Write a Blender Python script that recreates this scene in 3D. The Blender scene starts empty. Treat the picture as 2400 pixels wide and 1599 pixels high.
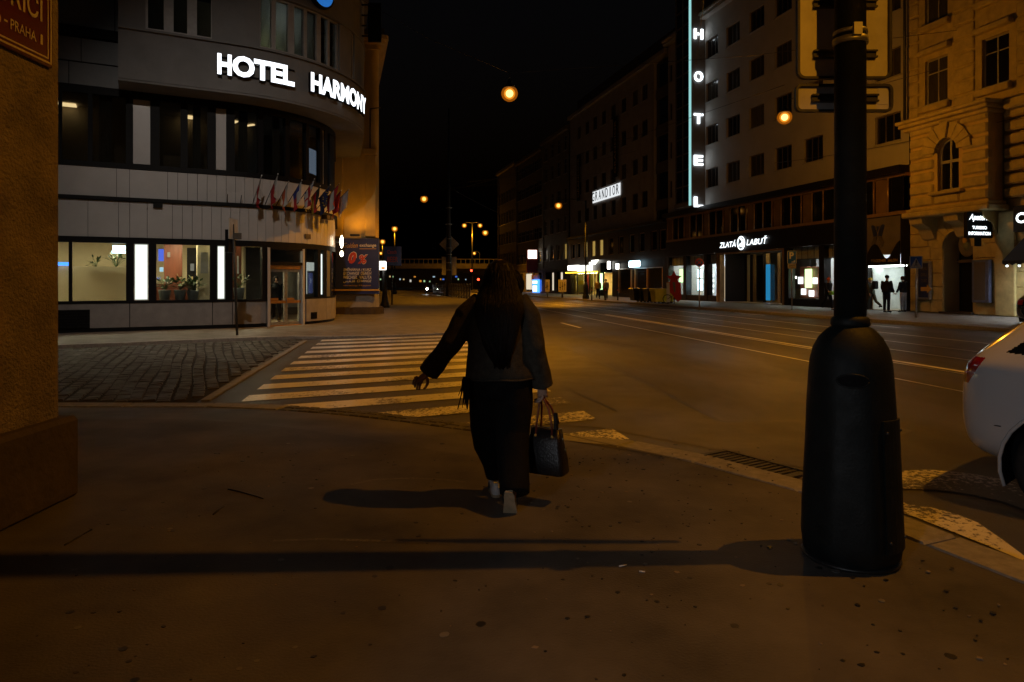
import bpy, math, random
from mathutils import Vector, Matrix, noise
from mathutils.geometry import tessellate_polygon
random.seed(11)
scene = bpy.context.scene
C = scene.collection
R = math.radians

# ------------------------------------------------------------------ camera, sky, exposure
CAMZ, FPX, CX, HY = 1.6, 1600.0, 1200.0, 662.0
cam_data = bpy.data.cameras.new('camera')
cam_data.sensor_width = 36.0
cam_data.lens = 24.0
cam_data.shift_y = -(799.5 - HY) / 2400.0
cam_data.clip_end = 2000.0
cam = bpy.data.objects.new('camera', cam_data)
cam.location = (0, 0, CAMZ)
cam.rotation_euler = (R(90), 0, 0)
C.objects.link(cam)
scene.camera = cam

world = bpy.data.worlds.new('World')
scene.world = world
world.use_nodes = True
wn = world.node_tree
sky = wn.nodes.new('ShaderNodeTexSky')
sky.sky_type = 'NISHITA'
sky.sun_disc = False
sky.sun_elevation = R(-3.7)
sky.sun_rotation = R(200)
wn.links.new(sky.outputs[0], wn.nodes['Background'].inputs[0])
wn.nodes['Background'].inputs[1].default_value = 0.06

scene.view_settings.view_transform = 'Standard'
scene.view_settings.look = 'None'
scene.view_settings.exposure = 0.0
scene.view_settings.gamma = 1.0
scene.cycles.use_denoising = True
scene.cycles.sample_clamp_indirect = 4.0
scene.cycles.sample_clamp_direct = 0.0
scene.cycles.max_bounces = 6
scene.cycles.diffuse_bounces = 3
scene.cycles.glossy_bounces = 3
scene.cycles.transparent_max_bounces = 10
scene.cycles.caustics_reflective = False
scene.cycles.caustics_refractive = False

SODIUM = (1.0, 0.37, 0.012)

# ------------------------------------------------------------------ helpers
class MB:
    def __init__(s):
        s.v, s.f, s.m, s.s = [], [], [], []
    def add(s, vs, fs, mi=0, smooth=False):
        o = len(s.v)
        s.v += [tuple(p) for p in vs]
        for f in fs:
            s.f.append(tuple(i + o for i in f)); s.m.append(mi); s.s.append(smooth)
        return s
    def box(s, x0, x1, y0, y1, z0, z1, mi=0, M=None):
        vs = [(x0,y0,z0),(x1,y0,z0),(x1,y1,z0),(x0,y1,z0),(x0,y0,z1),(x1,y0,z1),(x1,y1,z1),(x0,y1,z1)]
        if M: vs = [M @ Vector(p) for p in vs]
        return s.add(vs, [(0,3,2,1),(4,5,6,7),(0,1,5,4),(1,2,6,5),(2,3,7,6),(3,0,4,7)], mi)
    def cbox(s, x0, x1, y0, y1, z0, z1, b=0.01, mi=0, M=None):   # box with chamfered edges
        xs, ys, zs = (x0, x1), (y0, y1), (z0, z1)
        vs = []; idx = {}
        for i in (0,1):
            for j in (0,1):
                for k in (0,1):
                    sx, sy, sz = (b if i==0 else -b), (b if j==0 else -b), (b if k==0 else -b)
                    for ax in range(3):
                        p = [xs[i]+(sx if ax!=0 else 0), ys[j]+(sy if ax!=1 else 0), zs[k]+(sz if ax!=2 else 0)]
                        idx[(i,j,k,ax)] = len(vs); vs.append(p)
        if M: vs = [M @ Vector(p) for p in vs]
        I = lambda i,j,k,a: idx[(i,j,k,a)]
        fs = [(I(0,0,0,0),I(0,0,1,0),I(0,1,1,0),I(0,1,0,0)),(I(1,0,0,0),I(1,1,0,0),I(1,1,1,0),I(1,0,1,0)),
              (I(0,0,0,1),I(1,0,0,1),I(1,0,1,1),I(0,0,1,1)),(I(0,1,0,1),I(0,1,1,1),I(1,1,1,1),I(1,1,0,1)),
              (I(0,0,0,2),I(0,1,0,2),I(1,1,0,2),I(1,0,0,2)),(I(0,0,1,2),I(1,0,1,2),I(1,1,1,2),I(0,1,1,2))]
        for k in (0,1):
            for j in (0,1): fs.append((I(0,j,k,1),I(1,j,k,1),I(1,j,k,2),I(0,j,k,2)))
            for i in (0,1): fs.append((I(i,0,k,0),I(i,1,k,0),I(i,1,k,2),I(i,0,k,2)))
        for i in (0,1):
            for j in (0,1):
                fs.append((I(i,j,0,0),I(i,j,1,0),I(i,j,1,1),I(i,j,0,1)))
                for k in (0,1): fs.append((I(i,j,k,0),I(i,j,k,1),I(i,j,k,2)))
        return s.add(vs, fs, mi)
    def prism(s, poly, z0, z1, mi=0, M=None, mtop=None):
        n = len(poly)
        vs = [(p[0],p[1],z0) for p in poly] + [(p[0],p[1],z1) for p in poly]
        if M: vs = [M @ Vector(p) for p in vs]
        tri = tessellate_polygon([[Vector((p[0],p[1],0)) for p in poly]])
        s.add(vs, [(i,(i+1)%n,n+(i+1)%n,n+i) for i in range(n)] + [tuple(reversed(t)) for t in tri], mi)
        o = len(s.v) - 2*n
        for t in tri:
            s.f.append(tuple(i+n+o for i in t)); s.m.append(mi if mtop is None else mtop); s.s.append(False)
        return s
    def flat(s, poly, z=0, mi=0, M=None):
        tri = tessellate_polygon([[Vector((p[0],p[1],0)) for p in poly]])
        vs = [(p[0],p[1],z) for p in poly]
        if M: vs = [M @ Vector(p) for p in vs]
        fs = []
        for t in tri:
            a, b, c = [Vector(poly[i][:2]) for i in t]
            cr = (b-a).x*(c-a).y-(b-a).y*(c-a).x
            fs.append(tuple(t) if cr > 0 else tuple(reversed(t)))
        return s.add(vs, fs, mi)
    def tube(s, pts, rad, n=8, mi=0, ref=(0,1,0), smooth=True, close=True):
        pts = [Vector(p) for p in pts]
        k = len(pts)
        if not isinstance(rad, (list, tuple)): rad = [rad]*k
        vs = []; ref = Vector(ref)
        for i, p in enumerate(pts):
            t = (pts[min(i+1,k-1)] - pts[max(i-1,0)])
            if t.length < 1e-9: t = Vector((0,0,1))
            t.normalize()
            a = ref.cross(t)
            if a.length < 0.05: a = Vector((1,0,0)).cross(t)
            if a.length < 0.05: a = Vector((0,0,1)).cross(t)
            a.normalize(); b = t.cross(a)
            r = rad[i]; ra, rb = r if isinstance(r,(list,tuple)) else (r,r)
            for j in range(n):
                an = 2*math.pi*j/n
                vs.append(p + a*(ra*math.cos(an)) + b*(rb*math.sin(an)))
        fs = [(i*n+j, i*n+(j+1)%n, (i+1)*n+(j+1)%n, (i+1)*n+j) for i in range(k-1) for j in range(n)]
        if close:
            fs += [tuple(reversed(range(n))), tuple(range((k-1)*n, k*n))]
        return s.add(vs, fs, mi, smooth)
    def lathe(s, prof, n=16, c=(0,0,0), mi=0, smooth=True, M=None, rot=0.0):
        vs = []
        for r, z in prof:
            for j in range(n):
                an = 2*math.pi*j/n + rot
                vs.append(Vector((c[0]+r*math.cos(an), c[1]+r*math.sin(an), c[2]+z)))
        if M: vs = [M @ v for v in vs]
        k = len(prof)
        fs = [(i*n+j, i*n+(j+1)%n, (i+1)*n+(j+1)%n, (i+1)*n+j) for i in range(k-1) for j in range(n)]
        fs += [tuple(reversed(range(n))), tuple(range((k-1)*n, k*n))]
        return s.add(vs, fs, mi, smooth)
    def ball(s, c, r, n=10, mi=0):
        rx, ry, rz = r if isinstance(r,(list,tuple)) else (r,r,r)
        k = max(4, n//2); vs = []
        for i in range(1, k):
            th = math.pi*i/k
            for j in range(n):
                an = 2*math.pi*j/n
                vs.append((c[0]+rx*math.sin(th)*math.cos(an), c[1]+ry*math.sin(th)*math.sin(an), c[2]-rz*math.cos(th)))
        b = len(vs); vs += [(c[0],c[1],c[2]-rz),(c[0],c[1],c[2]+rz)]
        fs = [(i*n+j, i*n+(j+1)%n, (i+1)*n+(j+1)%n, (i+1)*n+j) for i in range(k-2) for j in range(n)]
        fs += [(b, (j+1)%n, j) for j in range(n)] + [(b+1, (k-2)*n+j, (k-2)*n+(j+1)%n) for j in range(n)]
        return s.add(vs, fs, mi, True)
    def quad(s, a, b, c, d, mi=0):
        return s.add([a,b,c,d], [(0,1,2,3)], mi)
    def mapped(s, fn):
        s.v = [tuple(fn(Vector(p))) for p in s.v]; return s
    def mesh(s, name, mats):
        me = bpy.data.meshes.new(name)
        me.from_pydata(s.v, [], s.f)
        if not isinstance(mats, (list,tuple)): mats = [mats]
        for m in mats: me.materials.append(m)
        me.polygons.foreach_set('material_index', s.m)
        me.polygons.foreach_set('use_smooth', s.s)
        me.update()
        return me

WORLD = set()
def link(o, parent=None, loc=None, rot=None):
    C.objects.link(o)
    if parent is not None:
        o.parent = parent
        if loc is None:
            loc = tuple(-c for c in parent.location) if parent.name in WORLD else (0,0,0)
    if loc is not None: o.location = loc
    if rot is not None: o.rotation_euler = rot
    return o
def part(mb, name, mats, parent=None, loc=None, rot=None, label=None):
    me = mb if isinstance(mb, bpy.types.Mesh) else mb.mesh(name, mats)
    o = bpy.data.objects.new(name, me)
    link(o, parent, loc, rot)
    if label: o['label'] = label
    return o
def tag(o, label=None, cat=None, group=None, kind=None):
    if label: o['label'] = label
    if cat: o['category'] = cat
    if group: o['group'] = group
    if kind: o['kind'] = kind
    return o
def thing(name, label, cat, loc=(0,0,0), rotz=0.0, group=None, world=False):
    o = bpy.data.objects.new(name, None)
    o.empty_display_size = 0.2
    C.objects.link(o); o.location = loc; o.rotation_euler = (0,0,rotz)
    if world: WORLD.add(o.name)
    return tag(o, label, cat, group)
def single(mb, name, mats, label, cat, group=None, loc=(0,0,0), rot=None):
    return tag(part(mb, name, mats, None, loc, rot), label, cat, group)
def copy_tree(o, parent=None):
    c = o.copy(); C.objects.link(c); c.parent = parent
    for ch in o.children: copy_tree(ch, c)
    return c
def ground(px, py, z=0.0):
    Y = FPX*(CAMZ-z)/(py-HY)
    return ((px-CX)/FPX*Y, Y)

def evaluated(mb, mods, name='tmp'):
    me = mb.mesh(name, [])
    o = bpy.data.objects.new(name, me); C.objects.link(o)
    for typ, kw in mods:
        md = o.modifiers.new(typ, typ)
        for k, v in kw.items(): setattr(md, k, v)
    dg = bpy.context.evaluated_depsgraph_get()
    m2 = bpy.data.meshes.new_from_object(o.evaluated_get(dg))
    out = MB()
    out.add([v.co for v in m2.vertices], [tuple(p.vertices) for p in m2.polygons], 0, True)
    bpy.data.objects.remove(o); bpy.data.meshes.remove(me); bpy.data.meshes.remove(m2)
    return out
def remesh(mb, vox, smooth=4):
    return evaluated(mb, [('REMESH', dict(mode='VOXEL', voxel_size=vox)), ('SMOOTH', dict(factor=0.5, iterations=smooth))])
_tc = {}
def text_geo(body, ext=0.0, off=0.0, shear=0.0):
    key = (body, ext, off, shear)
    if key in _tc: return _tc[key]
    c = bpy.data.curves.new('txt', 'FONT'); c.body = body; c.size = 1.0
    c.extrude = ext; c.offset = off; c.shear = shear; c.resolution_u = 3
    o = bpy.data.objects.new('txt', c); C.objects.link(o)
    dg = bpy.context.evaluated_depsgraph_get()
    m = bpy.data.meshes.new_from_object(o.evaluated_get(dg))
    vs = [v.co.copy() for v in m.vertices]; fs = [tuple(p.vertices) for p in m.polygons]
    fr = [p.normal.z > 0.9 for p in m.polygons]
    bpy.data.objects.remove(o); bpy.data.curves.remove(c); bpy.data.meshes.remove(m)
    x0 = min(v.x for v in vs); x1 = max(v.x for v in vs); y0 = min(v.y for v in vs); y1 = max(v.y for v in vs)
    _tc[key] = (vs, fs, fr, x0, x1, y0, y1)
    return _tc[key]
def text(mb, body, w, h, fn, ext=0.0, off=0.0, shear=0.0, mi=0, mside=None, d=0.0):
    """text fitted into w x h (None keeps the aspect); fn maps (x, y, depth) to a point; depth grows to the viewer"""
    vs, fs, fr, x0, x1, y0, y1 = text_geo(body, ext, off, shear)
    sy = (h/(y1-y0)) if h else (w/(x1-x0)); sx = (w/(x1-x0)) if w else sy
    o = len(mb.v)
    mb.v += [tuple(fn((v.x-x0)*sx, (v.y-y0)*sy, v.z*d)) for v in vs]
    for f, r in zip(fs, fr):
        mb.f.append(tuple(i+o for i in f)); mb.m.append(mi if (r or mside is None) else mside); mb.s.append(False)
    return mb

# ------------------------------------------------------------------ materials
def pmat(name, col, rough=0.6, metal=0.0, var=0.25, scale=5.0, bump=0.0, bscale=60.0, bdist=0.02, spec=0.5, rvar=0.0, coat=0.0, stretch=None, col2=None):
    m = bpy.data.materials.new(name); m.use_nodes = True
    nt = m.node_tree; b = nt.nodes['Principled BSDF']
    b.inputs['Roughness'].default_value = rough; b.inputs['Metallic'].default_value = metal
    b.inputs['Specular IOR Level'].default_value = spec
    b.inputs['Coat Weight'].default_value = coat
    tc = nt.nodes.new('ShaderNodeTexCoord'); src = tc.outputs['Object']
    if stretch:
        mp = nt.nodes.new('ShaderNodeMapping'); mp.inputs['Scale'].default_value = stretch
        nt.links.new(src, mp.inputs[0]); src = mp.outputs[0]
    n = nt.nodes.new('ShaderNodeTexNoise'); n.inputs['Scale'].default_value = scale
    n.inputs['Detail'].default_value = 6; n.inputs['Roughness'].default_value = 0.62
    nt.links.new(src, n.inputs['Vector'])
    r = nt.nodes.new('ShaderNodeValToRGB')
    r.color_ramp.elements[0].position = 0.3; r.color_ramp.elements[1].position = 0.72
    c0 = [max(0, c*(1-var)) for c in col[:3]]; c1 = [min(1, c*(1+var)) for c in (col2 or col)[:3]]
    r.color_ramp.elements[0].color = (*c0, 1); r.color_ramp.elements[1].color = (*c1, 1)
    nt.links.new(n.outputs['Fac'], r.inputs[0]); nt.links.new(r.outputs[0], b.inputs['Base Color'])
    if rvar:
        mr = nt.nodes.new('ShaderNodeMapRange')
        mr.inputs['From Min'].default_value = 0.3; mr.inputs['From Max'].default_value = 0.7
        mr.inputs['To Min'].default_value = max(0.03, rough-rvar); mr.inputs['To Max'].default_value = min(1, rough+rvar)
        n3 = nt.nodes.new('ShaderNodeTexNoise'); n3.inputs['Scale'].default_value = scale*0.6; n3.inputs['Detail'].default_value = 4
        nt.links.new(src, n3.inputs['Vector']); nt.links.new(n3.outputs['Fac'], mr.inputs[0])
        nt.links.new(mr.outputs[0], b.inputs['Roughness'])
    if bump:
        n2 = nt.nodes.new('ShaderNodeTexNoise'); n2.inputs['Scale'].default_value = bscale; n2.inputs['Detail'].default_value = 5
        nt.links.new(tc.outputs['Object'], n2.inputs['Vector'])
        bp = nt.nodes.new('ShaderNodeBump'); bp.inputs['Strength'].default_value = bump; bp.inputs['Distance'].default_value = bdist
        nt.links.new(n2.outputs['Fac'], bp.inputs['Height']); nt.links.new(bp.outputs[0], b.inputs['Normal'])
    return m
def emat(name, col, s):
    m = bpy.data.materials.new(name); m.use_nodes = True
    nt = m.node_tree; nt.nodes.remove(nt.nodes['Principled BSDF'])
    e = nt.nodes.new('ShaderNodeEmission'); e.inputs[0].default_value = (*col, 1); e.inputs[1].default_value = s
    nt.links.new(e.outputs[0], nt.nodes['Material Output'].inputs[0])
    return m
def gmat(name, tint=(1,1,1), gloss=0.06, refl=1.0):
    """thin window pane: clear straight through, with a fresnel reflection"""
    m = bpy.data.materials.new(name); m.use_nodes = True
    nt = m.node_tree; nt.nodes.remove(nt.nodes['Principled BSDF'])
    t = nt.nodes.new('ShaderNodeBsdfTransparent'); t.inputs[0].default_value = (*tint, 1)
    g = nt.nodes.new('ShaderNodeBsdfGlossy'); g.inputs['Roughness'].default_value = gloss
    f0 = nt.nodes.new('ShaderNodeLayerWeight'); f0.inputs[0].default_value = 0.5
    f = nt.nodes.new('ShaderNodeMath'); f.operation = 'POWER'; f.inputs[1].default_value = 5.0
    nt.links.new(f0.outputs['Facing'], f.inputs[0])
    mu = nt.nodes.new('ShaderNodeMath'); mu.operation = 'MULTIPLY_ADD'; mu.inputs[1].default_value = 0.9*refl; mu.inputs[2].default_value = 0.045*refl
    mx = nt.nodes.new('ShaderNodeMixShader')
    nt.links.new(f.outputs[0], mu.inputs[0]); nt.links.new(mu.outputs[0], mx.inputs[0])
    nt.links.new(t.outputs[0], mx.inputs[1]); nt.links.new(g.outputs[0], mx.inputs[2])
    nt.links.new(mx.outputs[0], nt.nodes['Material Output'].inputs[0])
    return m
def worn_paint(name, paint, under, wear=0.5, scale=9.0, rough=0.5):
    m = pmat(name, paint, rough, var=0.12, scale=3)
    nt = m.node_tree; b = nt.nodes['Principled BSDF']
    tc = nt.nodes.new('ShaderNodeTexCoord')
    n = nt.nodes.new('ShaderNodeTexNoise'); n.inputs['Scale'].default_value = scale; n.inputs['Detail'].default_value = 8; n.inputs['Roughness'].default_value = 0.75
    n2 = nt.nodes.new('ShaderNodeTexNoise'); n2.inputs['Scale'].default_value = 0.9; n2.inputs['Detail'].default_value = 2
    nt.links.new(tc.outputs['Object'], n.inputs['Vector']); nt.links.new(tc.outputs['Object'], n2.inputs['Vector'])
    ad = nt.nodes.new('ShaderNodeMath'); ad.operation = 'MULTIPLY_ADD'; ad.inputs[1].default_value = 0.55
    nt.links.new(n2.outputs['Fac'], ad.inputs[0]); nt.links.new(n.outputs['Fac'], ad.inputs[2])
    r = nt.nodes.new('ShaderNodeValToRGB')
    r.color_ramp.elements[0].position = wear+0.24; r.color_ramp.elements[1].position = wear+0.30
    nt.links.new(ad.outputs[0], r.inputs[0])
    mx = nt.nodes.new('ShaderNodeMix'); mx.data_type = 'RGBA'
    old = b.inputs['Base Color'].links[0].from_socket
    nt.links.new(r.outputs[0], mx.inputs[0]); nt.links.new(old, mx.inputs[6]); mx.inputs[7].default_value = (*under, 1)
    nt.links.new(mx.outputs[2], b.inputs['Base Color'])
    return m

M = {}
M['road'] = pmat('asphalt_road', (0.060,0.056,0.052), 0.50, var=0.45, scale=1.1, bump=0.35, bscale=90, rvar=0.13, spec=0.45, stretch=(0.8,0.35,1))
M['road2'] = pmat('asphalt_patch', (0.085,0.08,0.074), 0.55, var=0.3, scale=1.6, bump=0.35, bscale=110, rvar=0.1, spec=0.4)
M['walk'] = pmat('mastic_asphalt', (0.092,0.083,0.073), 0.6, var=0.55, scale=1.1, bump=0.22, bscale=70, rvar=0.12, spec=0.35)
M['walk2'] = pmat('stone_pavement', (0.16,0.152,0.14), 0.62, var=0.3, scale=2.5, bump=0.2, bscale=30, rvar=0.1)
M['tar'] = pmat('tar_seam', (0.015,0.015,0.015), 0.45, var=0.4, scale=8)
M['kerb'] = pmat('granite_kerb', (0.24,0.228,0.21), 0.6, var=0.3, scale=14, bump=0.25, bscale=70)
M['sett'] = pmat('granite_sett', (0.065,0.06,0.052), 0.6, var=0.5, scale=4, bump=0.4, bscale=45, rvar=0.12, spec=0.3)
M['joint'] = pmat('joint_sand', (0.02,0.019,0.017), 0.95, var=0.4, scale=20)
M['zebra'] = worn_paint('crossing_paint', (0.70,0.69,0.64), (0.07,0.066,0.06), 0.60, 14, 0.33)
M['zebra2'] = worn_paint('worn_crossing_paint', (0.70,0.67,0.6), (0.06,0.056,0.05), 0.49, 22, 0.5)
M['line'] = worn_paint('lane_paint_and_glint', (0.72,0.72,0.70), (0.07,0.066,0.06), 0.70, 8, 0.4)
M['rail'] = pmat('polished_rail', (0.80,0.80,0.80), 0.38, metal=1, var=0.15, scale=3, rvar=0.08)
M['iron'] = pmat('cast_iron', (0.05,0.047,0.043), 0.5, metal=0.7, var=0.4, scale=20, bump=0.3)
M['pole'] = pmat('dark_green_paint', (0.0045,0.0072,0.0072), 0.62, var=0.4, scale=14, bump=0.10, bscale=70, rvar=0.1, spec=0.35)
M['steel'] = pmat('galvanised_steel', (0.42,0.42,0.41), 0.42, metal=0.8, var=0.25, scale=12)
M['steel_dark'] = pmat('dark_steel', (0.05,0.05,0.05), 0.45, metal=0.5, var=0.3, scale=12)
M['black'] = pmat('black_frame', (0.005,0.005,0.0055), 0.6, var=0.3, scale=8, spec=0.2)
M['blackmatte'] = pmat('black_cloth', (0.006,0.006,0.0065), 0.9, var=0.4, scale=20, spec=0.2)
M['panel'] = pmat('white_cladding', (0.52,0.50,0.48), 0.32, var=0.08, scale=1.2, rvar=0.08)
M['plinth'] = pmat('grey_plinth_stone', (0.30,0.28,0.265), 0.5, var=0.18, scale=3, bump=0.1)
M['render'] = pmat('grey_render', (0.20,0.195,0.19), 0.75, var=0.14, scale=1.3, bump=0.12, bscale=35)
M['render2'] = pmat('blue_grey_panels', (0.17,0.18,0.185), 0.5, var=0.12, scale=1.5)
M['soffit'] = pmat('soffit_render', (0.20,0.195,0.19), 0.8, var=0.12, scale=2)
M['ochre'] = pmat('ochre_render', (0.60,0.45,0.18), 0.8, var=0.16, scale=1.2, bump=0.12, bscale=25)
M['ochre2'] = pmat('ochre_stone', (0.50,0.40,0.17), 0.75, var=0.25, scale=2.2, bump=0.25, bscale=14)
M['plaster'] = pmat('rough_plaster', (0.19,0.155,0.13), 0.85, var=0.45, scale=2.6, bump=0.9, bscale=48, bdist=0.035)
M['plinthpl'] = pmat('worn_plinth_plaster', (0.055,0.040,0.030), 0.8, var=0.35, scale=2.5, bump=0.6, bscale=14)
M['white'] = pmat('white_render', (0.44,0.41,0.38), 0.8, var=0.10, scale=0.8, bump=0.06, bscale=12)
M['cream'] = pmat('cream_render', (0.16,0.135,0.105), 0.8, var=0.2, scale=1.0)
M['grey_bld'] = pmat('grey_stone_facade', (0.32,0.29,0.26), 0.8, var=0.2, scale=1.0)
M['brown_bld'] = pmat('brown_stone_facade', (0.10,0.082,0.062), 0.8, var=0.2, scale=1.2)
M['granite'] = pmat('dark_polished_granite', (0.014,0.011,0.010), 0.38, var=0.5, scale=18, spec=0.25)
M['bronze'] = pmat('bronze_frame', (0.42,0.26,0.11), 0.36, metal=0.4, var=0.2, scale=4)
M['bronze_glass'] = pmat('bronze_mirror_glass', (0.30,0.19,0.09), 0.25, metal=0.3, var=0.3, scale=0.8)
M['pane'] = pmat('dark_window_pane', (0.010,0.010,0.011), 0.07, var=0.4, scale=1.5, spec=0.6)
M['pane2'] = pmat('pane_with_net_curtain', (0.055,0.050,0.042), 0.10, var=0.5, scale=6, spec=0.5, stretch=(8,8,0.4))
M['pane3'] = pmat('pane_with_blind', (0.11,0.10,0.085), 0.14, var=0.3, scale=5, spec=0.5, stretch=(0.4,0.4,9))
M['curtain'] = pmat('dull_curtain', (0.20,0.17,0.13), 0.9, var=0.35, scale=5, stretch=(6,6,0.3))
M['curtain2'] = pmat('white_curtain', (0.62,0.62,0.58), 0.9, var=0.3, scale=3, stretch=(14,14,0.3))
M['frame'] = pmat('painted_window_frame', (0.36,0.34,0.32), 0.5, var=0.15, scale=6)
M['frame_dark'] = pmat('brown_window_frame', (0.10,0.08,0.06), 0.5, var=0.25, scale=6)
M['glass'] = gmat('clear_glass', (0.93,0.95,0.93), 0.02, 1.0)
M['glass_dim'] = gmat('tinted_glass', (0.55,0.56,0.55), 0.02, 1.2)
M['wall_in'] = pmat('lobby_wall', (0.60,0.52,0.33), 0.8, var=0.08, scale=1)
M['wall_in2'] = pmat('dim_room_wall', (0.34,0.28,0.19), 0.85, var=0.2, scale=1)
M['wood_in'] = pmat('red_brown_panel', (0.22,0.07,0.035), 0.45, var=0.25, scale=3, stretch=(4,4,0.5))
M['floor_in'] = pmat('lobby_floor', (0.30,0.22,0.13), 0.35, var=0.2, scale=3)
M['leaf'] = pmat('houseplant_leaf', (0.055,0.105,0.030), 0.4, var=0.4, scale=12)
M['pot'] = pmat('grey_planter', (0.16,0.18,0.17), 0.6, var=0.2, scale=6)
M['skin'] = pmat('skin', (0.44,0.27,0.19), 0.5, var=0.12, scale=12)
M['redsign'] = pmat('red_enamel', (0.075,0.006,0.006), 0.22, var=0.2, scale=3, coat=0.5)
M['whiteenamel'] = pmat('white_enamel', (0.42,0.40,0.36), 0.3, var=0.15, scale=6)
M['navy'] = pmat('navy_board', (0.026,0.036,0.17), 0.4, var=0.15, scale=2)
M['gold'] = pmat('gold_print', (0.55,0.34,0.07), 0.5, var=0.1, scale=5)
M['redprint'] = pmat('red_print', (0.55,0.055,0.02), 0.5, var=0.1, scale=5)
M['whiteprint'] = pmat('white_print', (0.72,0.72,0.72), 0.5, var=0.08, scale=5)
M['blueprint'] = pmat('blue_sign', (0.02,0.11,0.62), 0.35, var=0.1, scale=5)
M['signback'] = pmat('aluminium_sign_back', (0.62,0.60,0.56), 0.5, metal=0.2, var=0.2, scale=5, bump=0.05)
M['carwhite'] = pmat('white_car_paint', (0.62,0.64,0.66), 0.18, var=0.03, scale=2, coat=1.0)
M['carblack'] = pmat('black_car_paint', (0.006,0.006,0.007), 0.12, var=0.1, scale=2, coat=1.0)
M['carglass'] = pmat('car_window', (0.006,0.007,0.008), 0.05, var=0.1, scale=2, spec=0.7)
M['tyre'] = pmat('tyre_rubber', (0.016,0.016,0.016), 0.8, var=0.3, scale=30)
M['rim'] = pmat('alloy_rim', (0.40,0.40,0.41), 0.3, metal=0.9, var=0.1, scale=6)
M['taillamp'] = pmat('red_lamp_lens', (0.32,0.010,0.008), 0.12, var=0.2, scale=10, coat=0.8)
M['orange_metal'] = pmat('brass_door_bar', (0.52,0.24,0.05), 0.35, metal=0.5, var=0.2, scale=5)
M['yellow'] = pmat('yellow_plastic', (0.78,0.68,0.02), 0.45, var=0.1, scale=4)
M['binblack'] = pmat('black_plastic', (0.012,0.012,0.014), 0.4, var=0.2, scale=4)
M['red'] = pmat('red_paint', (0.50,0.03,0.02), 0.45, var=0.1, scale=4)
M['navyfab'] = pmat('navy_awning_fabric', (0.010,0.018,0.045), 0.8, var=0.2, scale=6)
M['concrete'] = pmat('bridge_concrete', (0.28,0.25,0.21), 0.85, var=0.25, scale=0.8)

E = {}
E['sodium'] = emat('sodium_lens', (1.0,0.62,0.20), 6.0)
E['sodium_far'] = emat('far_sodium_lens', (1.0,0.55,0.12), 5.0)
E['letter'] = emat('lit_white_letter', (0.90,0.95,1.0), 2.2)
E['letter2'] = emat('lit_letter_white_glow', (0.86,0.95,1.0), 2.8)
E['lightbox'] = emat('lightbox_white', (0.93,1.0,0.93), 1.15)
E['ceiling'] = emat('lobby_downlight', (1.0,0.88,0.58), 46.0)
E['ceiling2'] = emat('dim_room_lamp', (1.0,0.70,0.35), 1.2)
E['shop'] = emat('shop_ceiling_light', (0.92,0.97,1.0), 40.0)
E['shopwarm'] = emat('shop_ceiling_light_warm', (1.0,0.78,0.35), 20.0)
E['green'] = emat('green_lit_screen', (0.62,1.0,0.42), 2.4)
E['cyan'] = emat('cyan_neon', (0.42,0.92,0.90), 0.75)
E['blue'] = emat('blue_lit_sign', (0.05,0.22,1.0), 3.0)
E['bluewhite'] = emat('blue_white_lit_sign', (0.55,0.86,1.0), 6.0)
E['yellowl'] = emat('yellow_lit_sign', (1.0,0.62,0.04), 3.0)
E['whitel'] = emat('white_lit_sign', (1.0,0.97,0.86), 4.0)
E['redl'] = emat('red_traffic_light', (1.0,0.06,0.02), 6.0)
E['headlight'] = emat('headlight', (1.0,0.97,0.9), 60)
E['warmwin'] = emat('warm_lit_window', (1.0,0.62,0.16), 0.55)
E['disc'] = emat('blue_disc_light', (0.03,0.22,0.75), 0.6)
E['globe'] = emat('lamp_globe_light', (1.0,0.86,0.62), 12.0)

def frost(name, col):
    m = pmat(name, col, 0.8, var=0.06, scale=2)
    nt = m.node_tree; b = nt.nodes['Principled BSDF']
    t = nt.nodes.new('ShaderNodeBsdfTranslucent'); t.inputs[0].default_value = (*col, 1)
    mx = nt.nodes.new('ShaderNodeMixShader'); mx.inputs[0].default_value = 0.75
    nt.links.new(b.outputs[0], mx.inputs[1]); nt.links.new(t.outputs[0], mx.inputs[2]); nt.links.new(mx.outputs[0], nt.nodes['Material Output'].inputs[0])
    return m
M['frost'] = frost('frosted_film', (0.80,0.76,0.62))
M['sheer'] = frost('sheer_curtain', (0.75,0.75,0.70))
E['salon'] = emat('salon_light', (0.90,1.0,0.96), 11.0)
E['room'] = emat('first_floor_room_lamp', (1.0,0.72,0.36), 3.0)
E['mirror'] = emat('lit_mirror_face', (0.93,0.97,1.0), 0.9)
M['dust'] = worn_paint('dust_streak', (0.15,0.14,0.125), (0.085,0.077,0.068), 0.46, 30, 0.6)

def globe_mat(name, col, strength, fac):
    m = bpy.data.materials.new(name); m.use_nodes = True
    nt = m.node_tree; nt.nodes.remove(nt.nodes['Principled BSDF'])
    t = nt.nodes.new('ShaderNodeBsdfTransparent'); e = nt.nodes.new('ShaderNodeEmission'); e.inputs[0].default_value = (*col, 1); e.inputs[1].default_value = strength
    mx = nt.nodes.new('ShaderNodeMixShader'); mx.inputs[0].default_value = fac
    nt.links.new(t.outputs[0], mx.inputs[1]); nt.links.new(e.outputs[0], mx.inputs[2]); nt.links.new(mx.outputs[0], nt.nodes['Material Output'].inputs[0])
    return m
E['sodium_inner_halo'] = globe_mat('sodium_glow', (1.0,0.34,0.02), 1.3, 0.5)  # translucent shells that imitate the glow around the sodium lamps
E['sodium_halo'] = globe_mat('sodium_outer_glow', (1.0,0.25,0.006), 0.55, 0.3)
M['crumb'] = pmat('pale_crumb', (0.22,0.18,0.13), 0.8)
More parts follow.
